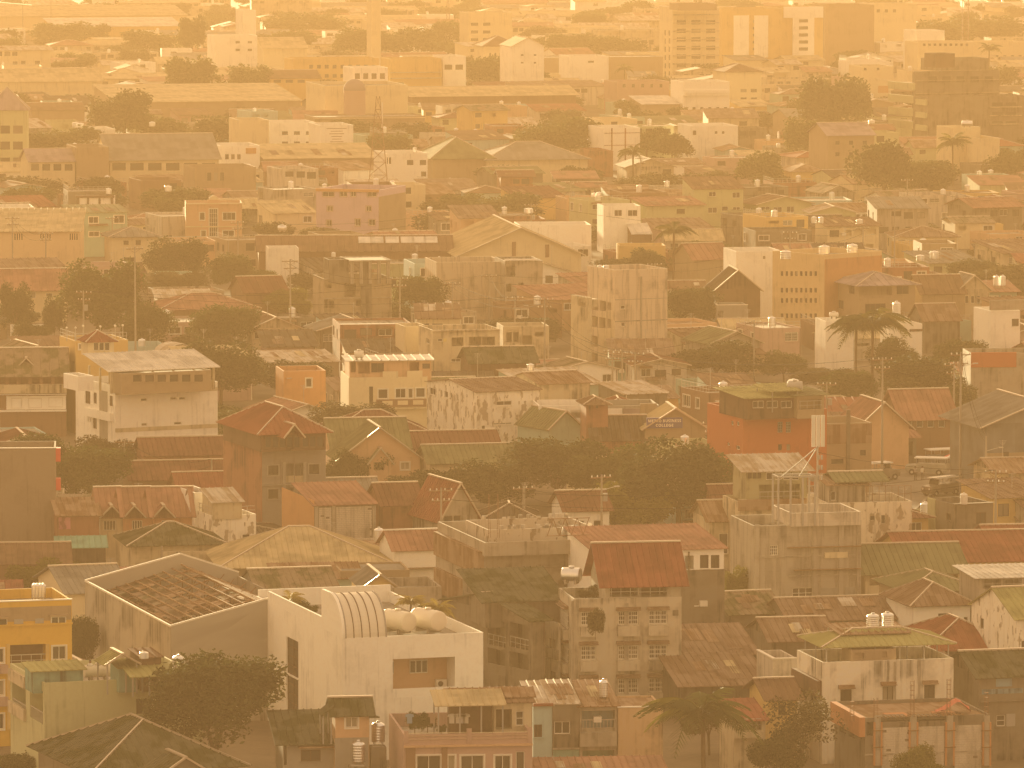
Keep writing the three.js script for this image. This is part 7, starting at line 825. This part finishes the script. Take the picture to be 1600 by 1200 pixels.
// tanks on roofs seen in the middle distance
for (const [x, y, h, w, q, s] of [[826, 334, 7.8, 15, 9, 'pair of lying tanks on the long white wall'], [170, 304, 7, 9, 10, 'tank on the black-columned house'], [1460, 405, 8, 14, 13, 'capped tank behind very tall pole'], [1438, 408, 8, 13, 10, 'low tank beside the capped tank'], [1272, 350, 9, 8, 12, 'upright tank on the brown roof row, outer one'], [1283, 350, 9, 8, 12, 'upright tank on the brown roof row, inner one'], [1343, 350, 8, 11, 8, 'low domed tank on the brown roof row'], [238, 198, 8, 10, 8, 'hazy tank near the round trees'], [648, 238, 8.6, 7, 8, 'tank on the white square house below lattice mast'], [118, 200, 7, 11, 9, 'outer round tank on flat white roof'], [126, 201, 7, 11, 9, 'inner round tank on flat white roof'], [263, 300, 7, 11, 10, 'round tank over the shutter house row'], [1240, 606, 9, 17, 14, 'steel tank glinting above the brick-orange roof deck'], [829, 580, 9, 12, 12, 'dark tank before the weathered white building'], [521, 402, 12.2, 7, 8, 'tank on top of the columned shell'], [1362, 193, 11, 10, 6, 'tank beside the grey slanted lodge roof']]) tank(s, x, y, h, w, q, { plain: 1 });
// street life
function jeepney(label, px, py, turn, col) {
  const P = hitY(px, py, 0), t = thing('jeepney', label, 'jeepney', 'vehicles on the street'); t.position.copy(P).setY(.02); t.rotation.y = turn;
  const s = new THREE.Shape([[-2.6, .45], [2.5, .45], [2.6, .9], [2.5, 1.2], [1.35, 1.32], [1.2, 1.4], [-2.6, 1.4]].map((q) => new THREE.Vector2(...q)));
  add(t, 'body', new THREE.ExtrudeGeometry(s, { depth: 1.6, bevelEnabled: true, bevelSize: .05, bevelThickness: .05, bevelSegments: 1 }).translate(0, 0, -.8), mat(...col, 'paint', .4, .3));
  const r = new GB(); r.box(-2.75, 1.45, 2.12, 2.26, -.92, .92); add(t, 'roof', r.geo(), mat(.75, .73, .68, '', .4)); for (const x of [-2.5, -1.2, .1, 1.15]) for (const z of [-.8, .8]) { const g = new GB(); g.bar([x, 1.4, z], [x, 2.14, z], .05); add(t, 'pillar', g.geo(), FR.grey); }
  const w = new GB(); w.quad([1.3, 1.36, -.78], [1.3, 1.36, .78], [1.12, 2.1, .78], [1.12, 2.1, -.78]); add(t, 'windshield', w.geo(), GLASS[1]); const n = new GB(); n.box(-2.5, .9, 1.3, 1.42, -.6, .6); add(t, 'bench', n.geo(), FR.brown);
  for (const x of [-1.7, 1.75]) for (const z of [-.8, .8]) { const q = add(t, 'wheel', new THREE.CylinderGeometry(.4, .4, .26, 16).rotateX(Math.PI / 2).translate(x, .4, z), FR.dark); add(q, 'hub', new THREE.CylinderGeometry(.18, .18, .28, 10).rotateX(Math.PI / 2).translate(x, .4, z), RAIL); } for (const z of [-.55, .55]) add(t, 'headlight', new THREE.CylinderGeometry(.13, .13, .08, 12).rotateZ(Math.PI / 2).translate(2.62, .95, z), FR.white); return t;
}
jeepney('jeepney with white roof nearest on the street by the concrete house', 1470, 774, -2.4, [.3, .25, .2]); jeepney('jeepney with curved white roof beside the caged house', 1374, 750, .5, [.35, .3, .25]); jeepney('pale jeepney parked at the street end by the poles', 1448, 742, 2.9, [.5, .48, .42]); jeepney('grey jeepney half hidden behind the pale one', 1478, 728, .4, [.2, .2, .22]);
{ const P = hitY(1487, 740, 0), t = thing('market_umbrella', 'red and white market umbrella beside the tall pole', 'umbrella'); t.position.copy(P); add(t, 'pole', new THREE.CylinderGeometry(.03, .03, 2.4, 6).translate(0, 1.2, 0), RAIL); for (let k = 0; k < 8; k++) { const g = new GB(), a = k * Math.PI / 4, b = a + Math.PI / 4; g.tri([0, 2.6, 0], [Math.cos(a) * 1.3, 2.05, Math.sin(a) * 1.3], [Math.cos(b) * 1.3, 2.05, Math.sin(b) * 1.3], [0, 0], [1, 0], [0, 1]); add(t, 'canopy_panel', g.geo(), k % 2 ? mat(.6, .08, .06, '', .8) : FR.white); } }
{ const P = hitY(1396, 724, 0), t = thing('round_sign', 'round pale road sign on a post near the verandah shop', 'sign'); t.position.copy(P); add(t, 'post', new THREE.CylinderGeometry(.04, .04, 2.6, 6).translate(0, 1.3, 0), RAIL); add(t, 'disc', new THREE.CylinderGeometry(.34, .34, .04, 20).rotateX(Math.PI / 2).translate(0, 2.3, .05), FR.white); }
// people: one smooth body each
const personGeo = (() => {
  const J = [[0, 1.6, .02, 0, 1.66, .02, .105, .095], [0, 1.42, 0, 0, 1.56, .01, .055, .06], [0, 1.02, 0, 0, 1.38, 0, .13, .15], [-.1, 1.36, 0, .1, 1.36, 0, .1, .1], [0, .92, 0, 0, 1.02, 0, .15, .14], [-.2, 1.37, 0, -.27, 1.1, -.02, .055, .045], [-.27, 1.1, -.02, -.25, .86, .09, .045, .035], [.2, 1.37, 0, .28, 1.1, -.02, .055, .045], [.28, 1.1, -.02, .24, .88, .12, .045, .035], [-.09, .9, 0, -.11, .5, .03, .09, .06], [-.11, .5, .03, -.12, .08, -.02, .06, .042], [.09, .9, 0, .12, .5, .05, .09, .06], [.12, .5, .05, .13, .08, 0, .06, .042], [-.12, .05, -.03, -.13, .04, .14, .04, .035], [.13, .05, -.01, .15, .04, .16, .04, .035], [0, 1.63, .12, 0, 1.61, .13, .02, .02]];
  const sd = (x, y, z) => { let d = 9; for (const [a, b, c, e, f, g, r, s] of J) { const ex = e - a, ey = f - b, ez = g - c, t = Math.max(0, Math.min(1, ((x - a) * ex + (y - b) * ey + (z - c) * ez) / (ex * ex + ey * ey + ez * ez || 1))), q = Math.hypot(x - a - ex * t, y - b - ey * t, z - c - ez * t) - r - (s - r) * t; const h = Math.max(0, .05 - Math.abs(d - q)) / .05; d = Math.min(d, q) - h * h * .0125; } return d; };
  const N = 56, mc = new MarchingCubes(N, new THREE.MeshBasicMaterial(), false, false, 60000); mc.isolation = 0;
  for (let k = 0; k < N; k++) for (let j = 0; j < N; j++) for (let i = 0; i < N; i++) mc.field[i + j * N + k * N * N] = -sd((i / N * 2 - 1) * .95, (j / N * 2 - 1) * .95 + .86, (k / N * 2 - 1) * .95);
  mc.update(); const g = new THREE.BufferGeometry(), n = mc.count; g.setAttribute('position', new THREE.Float32BufferAttribute(Array.from(mc.positionArray.slice(0, n * 3)).map((v, i) => v * .95 + (i % 3 === 1 ? .86 : 0)), 3)); g.setAttribute('normal', new THREE.Float32BufferAttribute(Array.from(mc.normalArray.slice(0, n * 3)), 3));
  const col = [], p = g.attributes.position; for (let i = 0; i < p.count; i++) { const y = p.getY(i), x = Math.abs(p.getX(i)); col.push(...(y > 1.5 ? [.28, .16, .1] : y > .98 && x < .24 ? [1, 1, 1] : y > .98 || x > .21 ? [.28, .16, .1] : y > .12 ? [.09, .09, .11] : [.04, .03, .03])); } g.setAttribute('color', new THREE.Float32BufferAttribute(col, 3)); return g;
})();
function person(label, px, py, lev, turn, col) { const P = hitY(px, py, lev), t = thing('person', label, 'person', 'people outdoors'); t.position.copy(P); t.rotation.y = turn; const m = new THREE.MeshStandardMaterial({ vertexColors: true, roughness: .9 }); m.color.setRGB(...col); add(t, 'body', personGeo, m); add(t, 'hair', new THREE.SphereGeometry(.115, 14, 10, 0, 6.3, 0, 1.75).translate(0, 1.665, 0), FR.dark); }
person('person in dark clothes walking across the street', 1430, 750, .02, .6, [.35, .3, .28]); person('person in pale shirt standing by parked jeepney', 1441, 750, .02, -.7, [.8, .75, .65]); person('person in light shirt tending the roof deck by the white tank', 141, 1063, 9.1, .4, [.7, .65, .6]);

// ------------------------------------------------------------------ the many small houses in between
heroes.push({ xl: 1386, xr: 1492, yt: 700, yv: 778, d: 800, x: 0, z: 0, r: 0 });
for (const t of trees) heroes.push({ xl: t.xl + 6, xr: t.xr - 6, yt: t.yt, yv: t.yt + (t.yb - t.yt) * .72, d: t.d, x: t.x, z: t.z, r: 0, tree: 1 });
const inPoly = (P, x, z) => { let c = false; for (let i = 0, j = 3; i < 4; j = i++) if ((P[i].z > z) !== (P[j].z > z) && x < (P[j].x - P[i].x) * (z - P[i].z) / (P[j].z - P[i].z) + P[i].x) c = !c; return c; };
const segD = (P, x, z) => { let m = 1e9; for (let i = 0, j = 3; i < 4; j = i++) { const ax = P[j].x, az = P[j].z, bx = P[i].x - ax, bz = P[i].z - az, t = Math.max(0, Math.min(1, ((x - ax) * bx + (z - az) * bz) / (bx * bx + bz * bz))); m = Math.min(m, Math.hypot(x - ax - bx * t, z - az - bz * t)); } return m; };
const WN = [['white', 'white'], ['cream', 'cream'], ['creamg', 'stained cream'], ['stain', 'stained grey'], ['conc', 'bare concrete'], ['tan', 'tan'], ['peach', 'peach'], ['mint', 'mint'], ['block', 'raw block'], ['brown', 'brown'], ['blue', 'pale blue'], ['green', 'pale green'], ['mauve', 'mauve'], ['dkconc', 'dark grey'], ['gold', 'yellow'], ['brick', 'brick red']];
const RN = [['rust', 'rust-streaked roof'], ['rustd', 'dark rusty roof'], ['rust', 'rust-streaked roof'], ['rustd', 'dark rusty roof'], ['red', 'red roof'], ['dkred', 'dark red roof'], ['brown', 'brown roof'], ['green', 'green roof'], ['zinc', 'bright zinc roof'], ['grey', 'grey roof'], ['pinkr', 'faded pink roof'], ['moss', 'mossy roof'], ['dark', 'blackened roof'], ['cream', 'cream roof']];
const fills = [];
const roadP = [[1240, 905], [1360, 800], [1420, 745], [1462, 705], [1475, 690]].map(([x, y]) => hitY(x, y, 0));
for (let d = 560; d < 2620; d += 10.5 + d * .0095) for (let x = -.09 * d - rr(0, 8); x < .092 * d; x += 6.6 + d * .0054 + rr(0, 2.5)) {
  const w = rr(4.8, 9) * (1 + d / 3400) * (d > 1700 && rnd() < .4 ? 2.2 : 1), dep = rr(7, 10) * (1 + d / 5200), cx = x + rr(-1, 1), cz = -d + rr(-5, 5), tall = rnd() < (d > 1700 ? .1 : d > 1000 ? .24 : .06), wood = rnd() < (d > 1500 ? .3 : .16);
  let h = tall && !wood ? rr(6, 9.5) : rr(3.2, 5.6);
  if (roadP.some((p) => Math.hypot(p.x - cx, p.z - cz) < 11)) continue;
  if (blocks.some((P) => Math.abs(P[0].z - cz) < 70 && (inPoly(P, cx, cz) || segD(P, cx, cz) < Math.min(w, dep) * .52))) continue;
  const [sx, sb] = toPx(V(cx, 0, cz + dep / 2)), hw = w / 2 * F / d * 1.15, D = -cz - dep / 2;
  if (sx + hw < -30 || sx - hw > 1630) continue;
  const flat = rnd() < (tall ? .65 : .3), rise = flat ? 0 : rr(.7, 1.8);
  let ok = true, hid = false;
  for (const q of heroes) {
    if (q.xr < sx - hw || q.xl > sx + hw) continue;
    if (q.d > D) { let k = 0; while (k++ < 12 && toPx(V(cx, h + rise * .8, cz))[1] < q.yv - 2) h -= .5; if (h < 2.5) { ok = false; break; } }
    else if (q.xl < sx - hw - 2 && q.xr > sx + hw + 2 && !q.tree && q.yt < toPx(V(cx, h + rise, cz))[1] - 3 && q.d > D - 130) hid = true;
  }
  if (!ok || hid) continue;
  const wn = d > 1750 ? pick(WN.slice(0, 3)) : pick(WN), rn = d > 1750 ? pick([RN[8], RN[13], RN[13], RN[9], RN[10]]) : pick(RN), land = heroes.filter((q) => q.name && Math.abs(q.d - d) < 420).map((q) => [q, Math.hypot((q.xl + q.xr) / 2 - sx, ((q.d - d) * .9))]).sort((a, b) => a[1] - b[1])[0];  // distant houses get pale finishes only, to brighten the far haze
  const q = land ? land[0] : null, rel = !q ? 'in the haze' : (sx > q.xr + 4 || sx < q.xl - 4 ? 'beside ' : q.d < D ? 'behind ' : 'in front of ') + q.name;
  if (d < 1350 && rnd() < .055) { fills.push({ post: 1, cx, cz, d, sx, H2: rr(8, 10.5), lab: `${pick(['concrete', 'weathered', 'slim', 'tall'])} utility pole ${rel}` }); continue; }
  if (wood) { const R2 = rr(3, 5) * (1 + d / 4000); fills.push({ wood, cx, cz, d, sx, R2, H2: Math.max(4, h + rise + rr(0, 1.5)), lab: `${pick(['dark', 'dense', 'rounded', 'ragged', 'spreading', 'dusty green'])} tree ${rel}` }); continue; }
  fills.push({ cx, cz, w, dep, h, rise, flat, wn, rn, d, sx, sb, lab: `${wn[1]} ${flat ? 'flat-topped house' : 'house with ' + rn[1]} ${rel}` });
  blocks.push([[-w / 2, dep / 2], [w / 2, dep / 2], [w / 2, -dep / 2], [-w / 2, -dep / 2]].map(([a, b]) => V(cx + a, 0, cz + b)));
}
{ const by = {}; for (const f of fills) (by[f.lab] = by[f.lab] || []).push(f); const ord = ['first', 'second', 'third', 'fourth', 'fifth', 'sixth', 'seventh', 'eighth', 'ninth', 'tenth', 'eleventh', 'twelfth', 'thirteenth', 'fourteenth', 'fifteenth', 'sixteenth'];
  for (const k in by) if (by[k].length > 1) { by[k].sort((a, b) => a.sx - b.sx); by[k].forEach((f, i) => { f.lab = `${k}, ${ord[Math.min(i, 15)]} from left`; }); } }
for (const f of fills) {
  if (f.post) { const [x, y] = toPx(V(f.cx, 0, f.cz)), m = F / f.d; pole(f.lab, x, y - f.H2 * m, y, { arms: pick([1, 2, 2]), can: rnd() < .3, lamp: rnd() < .3 }); f.P = poles[poles.length - 1]; continue; }
  if (f.wood) { const [x, y] = toPx(V(f.cx, 0, f.cz)), m = F / f.d; tree(f.lab, x, y - f.H2 * m, y, f.R2 * m, { lm: pick([0, 0, 1, 3]), ch: .9 }); continue; }
  const a = rr(2, 24), far = f.d > 1250, t = f.h, c = Math.cos(a * RAD), s = Math.sin(a * RAD), L = V(-f.w / 2, 0, f.dep / 2).applyAxisAngle(V(0, 1, 0), a * RAD).add(V(f.cx, 0, f.cz)), R1 = V(f.w / 2, 0, f.dep / 2).applyAxisAngle(V(0, 1, 0), a * RAD).add(V(f.cx, 0, f.cz));
  const pl = toPx(L.clone().setY(t)), pr = toPx(R1.clone().setY(t)), n = Math.max(1, Math.round(f.w / 2.6)), rows = t > 5.6 ? 2 : 1, st = pick([{}, { fr: 'brown' }, { fr: 'dark' }, { void: 1, deep: .8 }, { sur: 1 }]);
  const kind = f.flat ? 'flat' : pick(['gx', 'gx', 'sb', 'sb', 'sb', 'gz', 'hip']);
  const o = { x: [pl[0], pl[0], pr[0]], y: pl[1], h: t, a, dep: f.dep, c: f.wn[0], roof: kind === 'flat' ? ['flat'] : [kind, f.rn[0], f.rise, rr(.3, .7)], winm: [], patch: far ? 2 : Math.floor(rr(0, 5)), deck: pick(['slab', 'rust', 'slab']), par: rr(.2, 1), rail: f.flat && rnd() < .3 ? .9 : 0 };
  for (let r = 0; r < rows; r++) for (let i = 0; i < n; i++) if (rnd() < (far ? .45 : .68)) { const cw = (f.w - .8) / n, u = .4 + cw * (i + rr(.4, .6)), ww = rr(.28, .42) * cw, y1 = t - .55 - r * 2.9 - rr(0, .25), hh = rr(.9, 1.5); o.winm.push(['f', u - ww, y1 - hh, u + ww, y1, 1, 1, 1, 1, rnd() < .3 ? pick([{ fr: 'brown' }, { fr: 'white', grille: 1 }, { void: 1, deep: 1.6, wall: .5 }, { sur: 1 }, { awn: 'rust' }]) : st]); }
  if (!far) { if (rnd() < .7) o.winm.push(['l', .8, t - 2.4, .8 + rr(1, 2.4), t - .9, 1, 1, 1, 1, st]); if (rnd() < .5) o.winm.push(['l', f.dep * .55, t - 2.3, f.dep * .55 + rr(.8, 1.6), t - 1, 1, 1, 1, 1, st]); }
  if (f.d < 1150) o.parts = (M, q) => {
    if (rnd() < .5) { const g = new GB(), x = rr(q.x0 + 1, q.x1 - 1), z = -rr(.2, .8) * q.dep, y0 = q.h - .1, H = f.rise + rr(1.4, 3.2); g.bar([x, y0, z], [x, y0 + H, z], .035); for (let k = 0; k < 4; k++) g.bar([x - .5 + k * .1, y0 + H - .1 - k * .16, z], [x + .5 - k * .1, y0 + H - .1 - k * .16, z], .02, 3); M('aerial', g, RAIL); }
    if (rnd() < .35) { const g = new GB(), u = rr(.3, q.x1 * .4), l = rr(2, 4), y = q.h - rr(1.6, 2.3), o2 = rr(.9, 1.8); sheet(g, V(u, y - .35, o2), V(1, 0, 0), V(0, .35, -o2).normalize(), Math.min(l, q.x1 - u), Math.hypot(.35, o2), 0, Math.min(l, q.x1 - u), .4, .03, .02); M('sheet_awning', g, pick([R.zinc, R.rust, R.rustd, R.teal, R.brown])); }
    if (rnd() < .3) { const g = new GB(), u = rr(.5, q.x1 - 1.2), y = q.h - rr(1.2, 2.4); g.box(u, u + .8, y, y + .55, .002, .42); M('cooling_unit', g, FR.white); }
    if (rnd() < .5) { const g = new GB(), u = pick([.12, q.x1 - .2]); g.box(u, u + .1, .05, q.h - .1, .003, .1); M('downpipe', g, pick([FR.grey, FR.brown, FR.white])); }
  };
  const tt = thing({ flat: 'flat_roof_house', gx: 'gabled_house', gz: 'front_gabled_house', sb: 'lean_to_house', hip: 'hip_roof_house' }[kind], f.lab, 'house', 'houses packed through the town'); vol(tt, o); if (f.d < 1000 && rnd() < .3) { const k = rr(.35, .6), hs = rr(2.4, 3.2), L3 = V(rr(0, f.w * (1 - k)), 0, 2.6).applyAxisAngle(V(0, 1, 0), a * RAD).add(L), q0 = toPx(L3.clone().setY(hs)), q1 = toPx(L3.clone().add(V(c * f.w * k, 0, -s * f.w * k)).setY(hs)); vol(tt, { x: [q0[0], q0[0], q1[0]], y: q0[1], h: hs, a, dep: 2.55, c: pick(['block', 'stain', 'tan', 'dkconc']), roof: ['sb', pick(['rust', 'rustd', 'zinc', 'brown']), .6, .3], winm: [['f', .5, .2, 2, 2, 1, 1, 1, 1, { void: 1, deep: 1.2 }]] }); }
  if (f.flat && rnd() < .55) { const P = V(rr(.25, .75) * f.w, 0, -rr(.3, .7) * f.dep).applyAxisAngle(V(0, 1, 0), a * RAD).add(L).setY(t - o.par), [x, y] = toPx(P), m = F / f.d; tank('tank on ' + f.lab, x, y, t - o.par, 1.15 * m, 1.7 * m, { plain: far, g: 'tanks on flat house roofs' }); }
}
{ const ps = fills.filter((q) => q.post); for (const a of ps) { const near = ps.filter((b) => b !== a && b.sx > a.sx).map((b) => [b, Math.hypot(b.cx - a.cx, b.cz - a.cz)]).sort((p, q) => p[1] - q[1]); for (const [b, l] of near.slice(0, 2)) if (l < 90) { const first = b === near[0][0]; wire((first ? 'upper' : 'longer') + ' cable from ' + a.lab, a.P, b.P, 0, .9 + l * .012); if (first) wire('lower cable from ' + a.lab, a.P, b.P, 3, 1 + l * .014); } } }
console.log('fills', fills.length);
done(); renderer.render(scene, camera);
